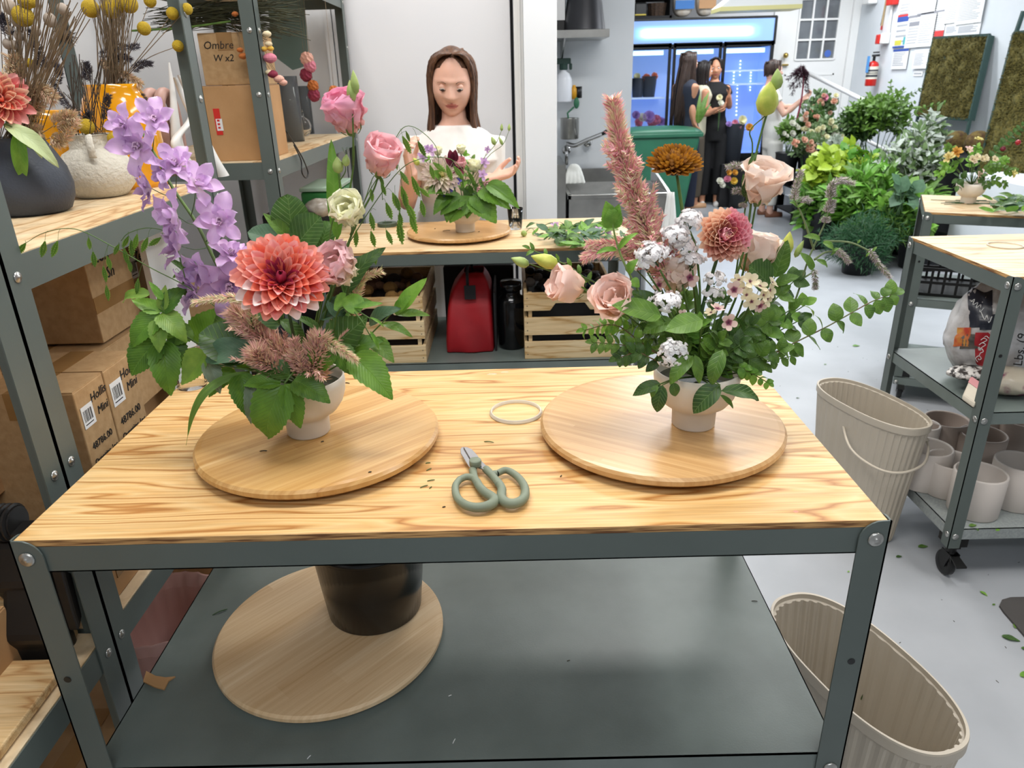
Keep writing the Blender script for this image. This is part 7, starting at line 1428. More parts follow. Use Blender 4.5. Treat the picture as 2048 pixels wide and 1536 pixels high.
for i,(u,v,z,a,L,lab)in enumerate(((1938,1052,.216,.2,.03,'green leaf scrap on the lower shelf at left of the front pot'),(1955,1062,.216,1,.018,'tiny leaf scrap before the front pot'),(1992,1062,.216,.5,.022,'leaf scrap right of the front pot'),
(1836,1094,0,.1,.04,'fallen leaf on the floor under the cart corner'),(1792,1114,0,.2,.025,'small fallen leaf beside the bench leg'),(1960,1182,0,-1.2,.028,'fallen green leaf right of the caster'),(1985,1210,0,.4,.014,'tiny leaf scrap left of the dark mat'),(2003,1272,0,-.5,.05,'long light leaf on the floor at the right'),(2040,1352,0,.2,.045,'rounded leaf lowest on the floor at the right'),(2030,1256,0,.9,.03,'dark leaf beside the mat edge'),(2042,1296,0,-.3,.03,'leaf with pale stem at the right edge'),
(1705,692,0,.1,.05,'fallen leaf on the open floor below the mint spikes'),(1648,729,0,.3,.02,'dark leaf scrap on the open floor'),(1592,796,0,.0,.02,'dark scrap on the floor right of the bench edge'),(1695,1144,0,.5,.012,'tiny green scrap on floor inside the bench legs'))):
 p=PZ(u,v,z+.003); r=thing('fallen_leaf',lab,'leaf',p); leaf(r,'oval',[g_mid,g_dark,g_light][i%3],p,p+Vector((cos(a),sin(a),.02))*L,.85,(0.1,-.1,1),3)
b=MB(); rr=random.Random(77)
for k in range(150):
 x,y=rr.uniform(1.25,3.0),rr.uniform(-.1,4.5); a=rr.random()*pi; L=rr.uniform(.003,.010); b.box(-L/2,L/2,-.0007,.0007,.0004,.0012,M=Matrix.Translation((x,y,0))@Matrix.Rotation(a,4,'Z'))
o=b.build('floor_crumbs',clipd,None,org=(2,2,0)); prop(o,'scattered dark plant crumbs on the grey floor','crumbs',kind='stuff')
P=[PZ(u,v,.0)for u,v in((2150,1195),(2020,1198),(2003,1203),(1998,1214),(2006,1226),(2070,1300),(2150,1400))]; o=MB().poly(P,(0,0,1),.008).build('floor_mat',mat('dark_rubber_mat','#4b4846',.8,bump=.2,bscale=60),None,org=P[0]); prop(o,'dark rubber mat with rounded corner at the right edge','mat')
c=PZ(2010,492,1.08); o=MB().lathe([(.05,0),(.054,.0),(.054,.004),(.05,.004),(.05,0)],48,c=(c.x,c.y,1.0803)).build('plastic_ring',rp,None,smooth=True,org=(c.x,c.y,1.08)); prop(o,'clear white plastic ring lying on the nearer cart','ring')
# black crate on the farther cart
def C2P(x,y,z):return C2@Vector((x,y,z))
t=thing('mesh_crate','black slotted plastic crate on the middle shelf of the far cart','crate',C2P(.3,.2,.567)); W_,D_,zq=(.03,.62),(.08,.46),.567
def cb(x0,x1,y0,y1,z0,z1,nm='rail'):MB().box(x0,x1,y0,y1,z0,z1,M=C2).build(nm,black,t)
for y in(.08,.45):
 for z in(zq,zq+.062,zq+.13):cb(.03,.62,y,y+.01,z+.0,z+.014)
for x in(.03,.61):
 for z in(zq,zq+.062,zq+.13):cb(x,x+.01,.08,.46,z,z+.014)
for y in(.082,.452):
 for k in range(11):x=lerp(.03,.61,k/10); cb(x,x+.012,y,y+.006,zq,zq+.144,'bar')
for k in range(6):y=lerp(.08,.45,k/5); cb(.032,.038,y,y+.012,zq,zq+.144,'bar'); cb(.612,.618,y,y+.012,zq,zq+.144,'bar')
cb(.03,.62,.08,.46,zq,zq+.004,'base')
# arrangement on the farther cart
V4=PZ(1942,408,1.0); V4=Vector((V4.x,V4.y+.03,1.0)); bowl_vase('cream footed bowl vase on the farther cart',V4.x,V4.y,1.0003,1.0); O4=V4+Vector((0,0,.09))
def A4(u,v,d=0.):return PY(u,v,V4.y+d)
rr=random.Random(9)
for i,(lab,pts,n,sz,m)in enumerate([('leafy sprig spreading left from the cart vase',[(1900,330,0),(1878,345,0)],7,.05,g_light),('leafy sprig spreading up left from the cart vase',[(1910,310,0),(1895,295,0)],6,.045,g_mid),('leafy sprig over the front of cart vase',[(1920,355,-.06),(1915,372,-.08)],5,.055,g_dark),('leafy sprig over the front right of the cart vase',[(1960,350,-.06),(1975,370,-.08)],6,.045,g_dark),('leafy sprig spreading right from the cart vase',[(1985,335,0),(2030,345,0)],9,.045,g_mid),
('tall leafy sprig leaning up right with red berries',[(1985,315,0),(2015,280,0),(2048,250,0)],9,.045,g_dark),('upright leafy sprig at the middle of the cart vase',[(1945,320,.02),(1955,295,.02)],7,.045,g_light),('leafy sprig behind at the right of cart vase',[(1990,330,.05),(2010,320,.05)],7,.045,g_light),('curling leafy sprig low at the right',[(1985,360,-.03),(2010,370,-.03)],6,.04,g_mid)]):
 sprig('leafy_sprig',lab,[O4]+[A4(*p)for p in pts],'oval',m,n,sz,t0=.35,w=1.25,seed=i+70,pair=True,ang=1.)
for i,(u,v,R,m,ax,lab)in enumerate([(1898,315,.03,petalmat('petal_pale_yellow',[(0,'#c9b25a'),(1,'#efe0a0')]),(-.6,-.6,.5),'pale yellow daisy at the left of the cart vase'),(1913,305,.028,petalmat('petal_golden',[(0,'#b8761e'),(1,'#e8b655')]),(-.2,-.8,.5),'golden daisy beside the pale yellow one'),(1957,280,.022,petalmat('petal_lemon',[(0,'#cdbf55'),(1,'#efe7a5')]),(0,-.4,1),'lemon bloom highest in the cart vase'),(1958,352,.036,peach2,(.1,-1,.1),'peach open bloom at the front of the cart vase'),
(1938,300,.022,blush,(0,-.7,.6),'blush bloom upper middle in the cart vase'),(1945,318,.018,phx,(0,-.8,.6),'cream floret left of the middle in the cart vase'),(1955,314,.018,phx,(0,-.8,.6),'cream floret at the middle of the cart vase'),(1965,318,.018,phx,(0,-.8,.6),'cream floret right of the middle in cart vase'),(1972,316,.018,phx,(.1,-.8,.5),'cream floret farther right in the cart vase'),(1990,318,.018,phx,(.2,-.8,.5),'cream floret rightmost in the cart vase'),(1948,322,.018,peach,(0,-.9,.4),'apricot floret under the cream ones'),(2025,348,.024,MATS['petal_lemon'],(.6,-.8,.2),'yellow bloom low at the far right of the cart vase')]):
 c=A4(u,v,-.05); r=thing('small_blossom',lab,'flower',c); stem(r,[O4,c+Vector((0,.01,-.004))],.0015); floret(r,c,ax,R,m,8 if i<3 else 6,seed=i+300,inner=True,cme=EYME)
for i,(u,v)in enumerate(((2036,285),(2006,298))):c=A4(u,v,-.01); r=thing('berry',['bright red berry at the right edge above the cart','dark red berry left of the bright one'][i],'berry',c); MB().ball(c,.013,12,9,fn=lambda d:1+.12*noise.noise(d*9)).build('fruit',mat('berry_red','#a8262c',.4)if i==0 else mat('berry_dark','#6b1a2b',.4),r,smooth=True); stem(r,[c,c+Vector((0,0,.03)),A4(2005,305,0)],.0011)
tri2=thing('trimmings_pile','cut leaves and stems heaped at the right end of far cart','trimmings',PZ(2020,415,1.0)); rr=random.Random(22)
for k in range(46):
 p=PZ(lerp(1985,2070,rr.random()),lerp(398,425,rr.random()),1.003+.05*rr.random()); a=rr.uniform(0,2*pi); d=Vector((cos(a),sin(a),rr.uniform(0,.5))); d.z=max(d.z,-.02); leaf(tri2,'oval',gs[k%4],p,p+d.normalized()*rr.uniform(.06,.10),.9,Vector((rr.uniform(-.5,.5),-.5,1)),k%4)
b=MB()
for k in range(14):p=PZ(lerp(1895,2010,rr.random()),lerp(400,408,rr.random()),1.004); a=rr.uniform(-.5,.3); d=Vector((cos(a),sin(a),0))*rr.uniform(.04,.1); b.tube([p-d,p+d],.002,4)
b.build('cut_stems',stemd,tri2,kind='stuff')
# ================================================================ sink alcove
zs_=.9; y0,y1=4.3,4.96; xL=xc0+.02; xR=1.80
t=thing('utility_sink','stainless steel utility sink behind the second bench','sink',((xL+xR)/2,y0,0)); b=MB(); e=.03
xi=PY(1135,390,y0).x
b.box(xi-.0,xR,y0,y0+.03,zs_-.035,zs_).box(xR-.03,xR,y0,y1,zs_-.035,zs_).box(xi,xi+.03,y0,y1,zs_-.035,zs_); b.build('rim',inox,t,bevel=.004)
b=MB(); b.add([(xi+.03,y0+.03,zs_),(xR-.03,y0+.03,zs_),(xR-.03,y1,zs_),(xi+.03,y1,zs_),(xi+.07,y0+.07,.6),(xR-.07,y0+.07,.6),(xR-.07,y1-.04,.6),(xi+.07,y1-.04,.6)],[(0,4,5,1),(1,5,6,2),(2,6,7,3),(3,7,4,0),(4,7,6,5)]); b.build('basin',inox,t)
MB().box(xi,xR,y0,y0+.012,.56,zs_-.03).box(xi,xi+.01,y0,y1,.56,zs_-.03).box(xR-.01,xR,y0,y1,.56,zs_-.03).build('apron',inox,t)
MB().box(xi-.12,xR-.12,y1,y1+.03,zs_-.03,1.0).build('backsplash',inox,t); MB().poly([(xR,y0,zs_),(xR,y1,zs_),(xR,y1,1.0),(xR,y0+.1,zs_+.02)],(-.02,0,0),1).build('end_splash',inox,t)
MB().box(xi-.16,xi-.01,y0+.03,y1,.3,1.10).build('side_panel',inox,t)
for x in(xi+.03,xR-.05):
 for y in(y0+.03,y1-.05):MB().tube([(x,y,.56),(x,y,0)],.02,10).build('leg',inox,t)
q=PY(1340,410,y0-.02); r=thing('hanging_cloth','white cloth hanging over the front corner of the sink','cloth',q); P=[]
for j in range(9):
 f=j/8; P.append([Vector((q.x-.045*f-.02+(.10*f+.045)*(i/12),y0-.012-.012*sin(i*1.4+j*.3)*(.4+f),zs_+.004-.36*f))for i in range(13)])
MB().grid(P).build('cloth',mat('white_cloth','#e6e6e2',.8),r,smooth=True,solid=.004)
q=PY(1148,340,y1-.12); r=thing('rubber_glove','pale rubber glove draped on the sink edge at left','glove',q); b=MB(); bq=Vector((q.x,y0+.35,1.0)); bq=PY(1148,338,y0+.4)
for k in range(5):b.tube(spline([bq+Vector(((k-2)*.02,0,.0)),bq+Vector(((k-2)*.028,-.04,-.05)),bq+Vector(((k-2)*.034,-.06,-.10))],4),.014,8)
b.ball(bq+Vector((0,0,.0)),.05,14,10,sc=(1,.5,.8)); remeshed(b,'glove',mat('glove_white','#dfe1dc',.6),r,.008)
# wall faucet
def W(u,v,d=.0):return PY(u,v,ys-.03-d)
r=thing('wall_faucet','chrome wall mounted tap with long swinging spout','faucet',W(1140,290)); MB().tube(spline([W(1133,300,.05),W(1133,288,.12),W(1150,291,.2),W(1175,280,.25),W(1215,264,.3)],6),.016,10).build('spout',chrome,r,smooth=True)
MB().ball(W(1175,285,.02),.035,14,8,sc=(1,.5,1)).tube([W(1175,285,.0),W(1175,285,.25)],.014,8).build('valve',chrome,r,smooth=True); MB().ball(W(1133,300,.03),.035,14,8,sc=(1,.5,1)).tube([W(1133,330,.05),W(1133,292,.05)],.013,8).build('inlet',chrome,r,smooth=True)
MB().tube([W(1205,268,.29),W(1213,262,.34)],.012,8).build('lever',black,r)
# wall shelf with dark bucket, spray bottle, container, brush
p0,p1=PY(1105,70,ys-.45),PY(1219,74,ys-.45); zz=p1.z; r=thing('wall_shelf','stainless steel wall shelf over the sink','shelf',(p1.x-.3,ys,zz)); MB().box(xc0,p1.x,ys-.45,ys,zz,zz+.05).build('shelf_plate',inox,r,bevel=.003); MB().poly([(p1.x-.3,ys,zz),(p1.x-.3,ys-.40,zz),(p1.x-.3,ys,zz-.18)],(.01,0,0),1).build('bracket',inox,r); MB().poly([(xc0+.1,ys,zz),(xc0+.1,ys-.40,zz),(xc0+.1,ys,zz-.18)],(.01,0,0),1).build('bracket',inox,r)
c=PY(1168,62,ys-.25); r=thing('metal_bucket','dark grey flared bucket upside down on the wall shelf','bucket',(c.x,ys-.25,zz+.051)); MB().lathe([(0,.36),(.09,.36),(.095,.35),(.145,.01),(.15,0),(.14,0),(.09,.34),(0,.345)],36,c=(c.x,ys-.25,zz+.051)).build('bucket_body',mat('dark_zinc','#4c4d50',.35,.7,c2='#3a3a3d',scale=4,stretch=(1,1,.1)),r,smooth=True)
c=PY(1118,40,ys-.2); r=thing('black_canister','black canister with white label at left on the wall shelf','canister',(c.x,ys-.2,zz+.051)); MB().box(c.x-.05,c.x+.04,ys-.28,ys-.12,zz+.051,zz+.3).build('body',black,r,bevel=.01); MB().box(c.x-.03,c.x+.035,ys-.283,ys-.279,zz+.12,zz+.25).build('paper_label',paper,r)
def item(nm,lab,cat,u0,v0,u1,v1,prof,m,d=.12):
 """lathe between two photo points bottom-top on the alcove wall"""
 a,c=W(u0,v0,d),W(u1,v1,d); h=c.z-a.z; r=thing(nm,lab,cat,a); MB().lathe([(x*h,z*h)for x,z in prof],24,c=(a.x,a.y,a.z)).build('body',m,r,smooth=True); return r,a,h
r,a,h=item('spray_bottle','white spray bottle with dark green trigger beside the column','bottle',1127,204,1127,140,[(0,0),(.26,0),(.28,.03),(.28,.7),(.2,.88),(.1,.95),(.1,1),(0,1)],mat('white_translucent_plastic','#dfe3ea',.3))
MB().tube([a+Vector((0,0,h)),a+Vector((0,0,h*1.22))],.03,10).box(a.x-.07,a.x+.05,a.y-.03,a.y+.02,a.z+h*1.18,a.z+h*1.36).box(a.x+.04,a.x+.06,a.y-.02,a.y+.01,a.z+h*1.0,a.z+h*1.2).build('trigger_head',mat('dark_green_plastic','#1e3a33',.4),r,bevel=.006)
r,a,h=item('steel_canister','brushed steel wall canister holding a green brush','canister',1139,278,1139,236,[(0,0),(.42,0),(.47,.04),(.47,.97),(.5,1),(.44,1),(.44,.1),(0,.1)],inox,.14)
MB().tube([W(1135,222,.14),W(1148,214,.14)],.008,6).ball(W(1153,208,.14),.03,12,8,sc=(.7,.6,1.4)).build('brush',mat('green_brush','#2f6b4d',.5),r,smooth=True)if False else None
rb=thing('dish_brush','green dish brush standing in the steel canister','brush',W(1139,240,.14)); MB().tube([W(1139,250,.14),W(1135,226,.14),W(1148,214,.14)],.007,6).build('brush_handle',mat('green_brush','#2f6b4d',.5),rb); MB().ball(W(1153,206,.14),.03,12,8,sc=(.7,.6,1.3)).build('brush_head',MATS['green_brush'],rb,smooth=True)
r,a,h=item('detergent_bottle','yellow and white bottle with black cap on the wall','bottle',1148,198,1148,170,[(0,0),(.28,0),(.28,.75),(.12,.9),(.12,1),(0,1)],mat('amber_plastic','#d49a22',.4),.08)
r,a,h=item('black_cap_jar','small black jar right of the yellow bottle','jar',1157,196,1157,173,[(0,0),(.32,0),(.32,1),(0,1)],black,.08)
# ================================================================ green wheeled bin
yb0=7.55; A,B_=PY(1258,272,yb0),PY(1400,285,yb0); zl=PY(1350,275,yb0).z; gm=mat('green_wheelie_plastic','#2c6b50',.4,c2='#275f47',scale=3)
t=thing('wheeled_bin','green wheeled waste bin with domed lid beside the alcove wall','bin',((A.x+B_.x)/2,yb0,0)); xl_,xr_=1.98,B_.x; b=MB(); zt=zl
b.add([(xl_,yb0,zt),(xr_,yb0,zt),(xr_,yb0+.7,zt),(xl_,yb0+.7,zt),(xl_+.08,yb0+.10,.06),(xr_-.13,yb0+.10,.06),(xr_-.13,yb0+.6,.06),(xl_+.08,yb0+.6,.06)],[(0,4,5,1),(1,5,6,2),(2,6,7,3),(3,7,4,0),(4,7,6,5),(0,1,2,3)]); b.build('tub',gm,t,bevel=.02)
MB().box(xl_-.03,xr_+.03,yb0-.03,yb0+.72,zt,zt+.05).build('lid_rim',gm,t,bevel=.015); P=[]
for j in range(7):
 f=j/6; P.append([Vector((lerp(xl_-.01,xr_+.01,i/10),lerp(yb0-.02,yb0+.7,f),zt+.05+.05*sin(pi*min(1,max(0,f)))**.5*sin(pi*min(.97,max(.03,i/10)))**.3))for i in range(11)])
MB().grid(P).build('lid',gm,t,smooth=True,solid=.01)
for x in(xl_+.15,xr_-.18):MB().lathe([(0,-.025),(.1,-.025),(.1,.025),(0,.025)],24,M=Matrix.Translation((x,yb0+.45,.1))@Matrix.Rotation(pi/2,4,'Y')).build('wheel',black,t)
# ================================================================ glass door cooler
yf=9.5; Xa,Xb=2.25,PY(1552,60,yf).x; zh0,zh1=PY(1400,87,yf).z,PY(1400,38,yf).z; zd0=PY(1490,306,yf).z; zd1=PY(1400,95,yf).z
t=thing('display_cooler','black three door glass flower cooler with lit blue header','cooler',(Xb-.9,yf,0));
MB().box(Xa,Xb,yf+.0,yf+.02,0,zd0).box(Xa,Xb,yf+.45,yf+.48,0,zh1).box(Xb-.02,Xb,yf,yf+.46,0,zh1).box(Xa-.3,Xa,yf,yf+.46,0,zh1).box(Xa,Xb,yf,yf+.46,zh1,zh1+.02).build('cabinet',blackm,t)
MB().box(Xa,Xb-.03,yf-.03,yf,zh1-.005,zh1+.015).box(Xa,Xb-.0,yf-.03,yf+.0,zh0-.03,zh0-.0).box(Xb-.03,Xb,yf-.03,yf,zh0,zh1+.01).build('header_frame',black,t)
hm,nt,bb=newmat('lit_header'); bb.inputs['Base Color'].default_value=srgb('#7f9fd8'); tc=nd(nt,'ShaderNodeTexCoord'); sp=nd(nt,'ShaderNodeSeparateXYZ'); nt.links.new(tc.outputs['Generated'],sp.inputs[0])
def band(src,c,w_,k):
 s1=nd(nt,'ShaderNodeMath',operation='SUBTRACT'); s1.inputs[1].default_value=c; nt.links.new(src,s1.inputs[0]); s2=nd(nt,'ShaderNodeMath',operation='ABSOLUTE'); nt.links.new(s1.outputs[0],s2.inputs[0]); r_=nd(nt,'ShaderNodeMapRange'); r_.interpolation_type='SMOOTHSTEP'; r_.inputs[1].default_value=k; r_.inputs[2].default_value=w_; r_.inputs[3].default_value=1; r_.inputs[4].default_value=0; nt.links.new(s2.outputs[0],r_.inputs[0]); return r_
bx,bz=band(sp.outputs['X'],.47,.47,.33),band(sp.outputs['Z'],.48,.42,.08); mm=nd(nt,'ShaderNodeMath',operation='MULTIPLY'); nt.links.new(bx.outputs[0],mm.inputs[0]); nt.links.new(bz.outputs[0],mm.inputs[1])
rr_=ramp(nt,[(0,'#6f92d2'),(.45,'#86cdf2'),(1,'#ffffff')],mm.outputs[0]); nt.links.new(rr_.outputs[0],bb.inputs['Emission Color']); st_=nd(nt,'ShaderNodeMath',operation='MULTIPLY_ADD'); nt.links.new(mm.outputs[0],st_.inputs[0]); st_.inputs[1].default_value=.9; st_.inputs[2].default_value=.55; nt.links.new(st_.outputs[0],bb.inputs['Emission Strength'])
MB().box(Xa,Xb-.03,yf-.02,yf+.06,zh0,zh1-.01).build('lit_header_panel',hm,t)
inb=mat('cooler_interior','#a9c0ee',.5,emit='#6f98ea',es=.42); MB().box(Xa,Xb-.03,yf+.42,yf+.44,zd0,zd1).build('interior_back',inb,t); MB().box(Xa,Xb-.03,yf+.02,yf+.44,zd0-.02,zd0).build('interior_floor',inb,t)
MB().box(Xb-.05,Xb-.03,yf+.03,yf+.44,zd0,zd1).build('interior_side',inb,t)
tubm=mat('cooler_tube','#dff4ff',.4,emit='#bfe9ff',es=1.6)
edges=[(PY(1266,95,yf).x-.35,PY(1337,95,yf).x),(PY(1352,95,yf).x,PY(1438,95,yf).x),(PY(1452,95,yf).x,PY(1541,95,yf).x)]; fg=mat('door_glass','#ffffff',.02,trans=1,ior=1.02)
for i,(a,c)in enumerate(edges):
 MB().box(a-.03,c+.03,yf-.03,yf+.0,zd1,zd1+.06).box(a-.03,c+.03,yf-.03,yf,zd0-.06,zd0).box(a-.035,a,yf-.03,yf,zd0-.06,zd1+.06).box(c,c+.035,yf-.03,yf,zd0-.06,zd1+.06).build('door_frame',black,t)
 MB().box(a,c,yf-.02,yf-.012,zd0,zd1).build('door_glass',fg,t); MB().box(a+.02,c-.05,yf+.06,yf+.08,zd1-.075,zd1-.02).build('light_tube',tubm,t)
 MB().box(a-.024,a-.008,yf-.06,yf-.04,1.2,1.6).build('door_handle',black,t)
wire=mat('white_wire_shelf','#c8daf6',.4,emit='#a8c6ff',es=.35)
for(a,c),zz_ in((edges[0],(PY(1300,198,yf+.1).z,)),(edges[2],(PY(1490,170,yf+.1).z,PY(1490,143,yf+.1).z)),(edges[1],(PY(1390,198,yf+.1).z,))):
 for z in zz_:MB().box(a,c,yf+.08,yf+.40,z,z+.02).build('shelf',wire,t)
led=mat('led_dots','#ffffff',.4,emit='#e4f4ff',es=3)
for(u,va,vb,n)in((1481,122,150,5),(1502,145,180,7),(1537,118,165,9),(1475,170,230,9),(1468,145,165,4)):
 b=MB();
 for k in range(n):q=PY(u-(k*.3),lerp(va,vb,k/(n-1)),yf+.4); b.ball(q,.009,6,4)
 b.build('led_string',led,t)
dkb=mat('charcoal_bucket','#3b4049',.5)
def bucket(label,x,y,z,r=.12,h=.3,m=dkb,nm='flower_bucket'):
 q=thing(nm,label,'bucket',(x,y,z)); MB().lathe([(0,0),(r*.78,0),(r,h-.01),(r+.008,h),(r-.006,h),(r*.74,.01),(0,.01)],28,c=(x,y,z+.001)).build('bucket_body',m,q,smooth=True); return q
q0=PY(1275,197,yf+.22); zsh=PY(1300,198,yf+.1).z+.02
bucket('grey bucket left on the cooler shelf',q0.x,yf+.24,zsh,.085,.24); bucket('grey bucket right on the cooler shelf',PY(1290,197,yf+.22).x+.05,yf+.24,zsh,.1,.26)
def far_bloom(nm,lab,u,v,y,r,m,base=None):
 c=PY(u,v,y); q=thing(nm,lab,'flower',c); R=r*mpp(c); seed=int(u*7+v)
 me='fb'+m.name
 if me not in LM:LM[me]=blade_mesh('petal',m,W_tul,nu=4,nv=5,curl=arcl([-.6,-.1,.1,-.3]),cup=.5)
 z=Vector((rs.uniform(-.4,.4),-1,rs.uniform(.2,.8))).normalized(); x=z.orthogonal().normalized(); yv_=z.cross(x)
 for ring,(n,o)in enumerate(((7,1.0),(5,.55))):
  for k in range(n):a=2*pi*k/n+ring; rad=x*cos(a)+yv_*sin(a); d=z*cos(o)+rad*sin(o); inst('petal',LM[me],q,frame(c-z*R*.4,d,-rad*cos(o)+z*sin(o),(R*1.1,R*1.15,R*1.1)))
 if base is not None:stem(q,[Vector(base),lerp(Vector(base),c,.6),c-z*R*.3],.004,stemd)
 return q
dk={k:petalmat('petal_far_'+k,[(0,a),(1,b_)])for k,a,b_ in(('peach','#e2a78a','#f0c8b0'),('pink','#cf6d8d','#e39ab2'),('white','#dcdccb','#f2f1e6'),('cream','#e5dfae','#f2efcf'),('lilac','#9a78c4','#bfa0dd'),('coral','#d96a52','#ea9a80'),('yellow','#d6a832','#efcf5a'),('gold','#c98a2a','#e8b347'))}
far_bloom('tulip','pale yellow bloom in the left cooler bucket',1274,153,yf+.2,7,dk['cream'],(q0.x,yf+.24,zsh+.1)); far_bloom('tulip','coral bloom in the cooler buckets',1293,156,yf+.2,8,dk['coral'],(q0.x+.1,yf+.24,zsh+.1)); far_bloom('tulip','red bloom at the right of the cooler buckets',1309,152,yf+.2,7,dk['coral'],(q0.x+.15,yf+.24,zsh+.1))
for i,(u,v,r,k)in enumerate(((1272,230,8,'lilac'),(1285,235,9,'white'),(1298,234,12,'lilac'),(1312,240,10,'pink'),(1322,244,9,'lilac'),(1305,246,10,'pink'),(1277,245,9,'pink'))):far_bloom('bloom','%s bloom low in the left cooler bay, %s'%(('lilac','white','large lilac','pink','smaller lilac','rosy','reddish')[i],('far left','next to the wall','in the middle','right of the middle','at the right','behind the lid','over the lid left')[i]),u,v,yf+.15,r,dk[k],(PY(u,v,yf+.15).x,yf+.2,zd0))
# shelf above the cooler with bags and crates
zt=zh1+.02; r=thing('storage_rack','dark storage rack standing on top of the cooler','rack',(Xa+.4,yf+.1,zt)); x0,x1=PY(1270,10,yf).x,PY(1345,10,yf).x
MB().box(x0-.3,x1,yf,yf+.4,zt+.0,zt+.03).box(x0-.3,x1,yf,yf+.4,zt+.22,zt+.25).box(x1-.03,x1,yf,yf+.4,zt,zt+.8).box(x0-.3,x0-.27,yf,yf+.4,zt,zt+.8).build('rack_frame',blackm,r)
bgm=mat('printed_flour_bag','#c9b9a6',.5,c2='#d9d2c8',scale=12)
for i,(u0,u1,lab)in enumerate(((1349,1390,'pale sack with blue band on top of the cooler, left'),(1396,1433,'pale sack with tan print on top of the cooler, right'))):
 a,c=PY(u0,30,yf),PY(u1,30,yf); r=thing('paper_sack',lab,'sack',((a.x+c.x)/2,yf+.15,zt)); MB().ball(((a.x+c.x)/2,yf+.16,zt+.26),1,20,16,sc=((c.x-a.x)/2*1.08,.13,.26),fn=lambda d:(1/max(abs(d.x)**3+abs(d.z)**3+abs(d.y)**3,.3))**(1/3)*.93).build('sack_body',bgm,r,smooth=True)
 MB().box(a.x+.01,c.x-.01,yf+.020,yf+.026,zt+.1,zt+.2).build('print_band',mat('sack_blue','#2f6fb4',.5)if i==0 else mat('sack_tan','#b78a5e',.5),r)
c=PY(1285,22,yf); r=thing('black_case','black case with yellow edge on top of the cooler','case',(c.x,yf+.05,zt+.03)); MB().box(c.x-.1,c.x+.06,yf+.02,yf+.3,zt+.031,zt+.19).build('body',black,r,bevel=.02); MB().box(c.x-.09,c.x+.05,yf+.012,yf+.02,zt+.04,zt+.055).build('edge',mat('yellow_trim','#c9b23a',.4),r)
c=PY(1318,25,yf); r=thing('wicker_basket','dark wicker basket on the rack above the cooler','basket',(c.x,yf+.1,zt+.03)); MB().lathe([(0,0),(.1,0),(.12,.15),(.11,.15),(.09,.01),(0,.01)],26,c=(c.x,yf+.15,zt+.031),rib=(.03,13)).build('basket',mat('wicker_dark','#4a3626',.8,c2='#2b2019',scale=60),r)
P=[PY(u,v,7.6)for u,v in((1440,14),(1605,8),(1605,-12),(1470,-10))]; lt=thing('ceiling_box','hanging white box light edge at the top of the picture','light',P[0]); MB().poly(P,(0,.35,0),1).build('housing',whiteg,lt); MB().poly([P[0]+Vector((0,-.006,.0)),P[1]+Vector((0,-.006,0)),P[1]+Vector((0,-.006,-.04)),P[0]+Vector((0,-.006,-.04))][::-1],(0,.36,0),1).build('yellowed_edge',mat('yellowed_plastic','#d8cf8e',.4),lt)
# ================================================================ far people
navyc=mat('navy_cloth','#1e2433',.8); blackc=mat('black_cloth','#131315',.85); olive=mat('olive_cloth','#4c4a34',.8); whitec=mat('white_cloth_far','#e0ded9',.85,c2='#d6d4cf',scale=12); brownp=mat('brown_trousers','#4b4338',.85); tanshoe=mat('tan_shoe','#b98f6c',.6); brs=mat('brown_sandal','#7b4f3a',.7)
P1y=8.35; hc1=PY(1378,128,P1y); k1=1.84
person('woman with very long brown hair in navy sleeveless top seen from behind',(hc1.x+.02,P1y),k1,hc1,(.9,.45),.0,0,hair_dark,'long',.62,skin_t,navyc,None,mat('dark_jeans','#20263a',.8),[(1,PY(1382,205,P1y-.12),PY(1390,247,P1y-.18),(.4,0,-1),(1,0,0),.5),(-1,PY(1350,200,P1y+.2),PY(1362,240,P1y+.2),(.3,0,-1),(1,0,0),.5)],seed=11,nhair=170,res=(40,34),vox=.014,shoes=tanshoe)
P2y=9.1; hc2=PY(1409,143,P2y)
person('dark haired woman in pale top holding white flowers, tan shoes',(hc2.x-.05,P2y+.05),1.74,hc2,(.95,.1),.05,0,hair_black,'long',.42,skin_t,mat('sage_white_cloth','#c4bfa6',.8),.0,brownp,[(1,PY(1408,232,P2y-.15),PY(1432,218,P2y-.28),(.9,-.1,.3),(0,0,1),.9),(-1,PY(1415,225,P2y+.1),PY(1432,222,P2y-.05),(.9,-.1,.3),(0,0,1),.9)],seed=12,nhair=150,vox=.014,shoes=tanshoe)
P3y=9.18; hc3=PY(1431,137,P3y)
person('woman in black holding a stem, facing the camera in front of cooler',(hc3.x+.06,P3y+.05),1.78,hc3,(-.2,-1),.05,.05,hair_black,'short',.2,skin_t,blackc,.35,blackc,[(-1,PY(1459,215,P3y-.05),PY(1458,193,P3y-.22),(.0,-.2,1),(-1,0,0),1.0),(1,PY(1410,215,P3y),PY(1428,225,P3y-.2),(.8,-.3,.1),(0,0,1),.8)],seed=13,nhair=90,vox=.014,shoes=mat('white_shoe','#cfcac4',.6))
P4y=8.35; hc4=PY(1547,143,P4y)
person('person in white shirt and trousers holding up drooping dark red amaranth',(PY(1530,430,P4y).x,P4y),1.72,hc4,(1,-.02),.0,0,hair_dark,'short',.2,skin_m,whitec,.45,mat('white_trousers','#e2dfd8',.85),[(1,PY(1568,230,P4y-.22),PY(1603,200,P4y-.25),(.8,0,.6),(-.3,-.5,.6),1.1),(-1,PY(1568,215,P4y+.12),PY(1592,212,P4y+.0),(.8,0,.5),(-.3,0,.6),1.1)],seed=14,nhair=120,vox=.014,shoes=brs,shw=.18)
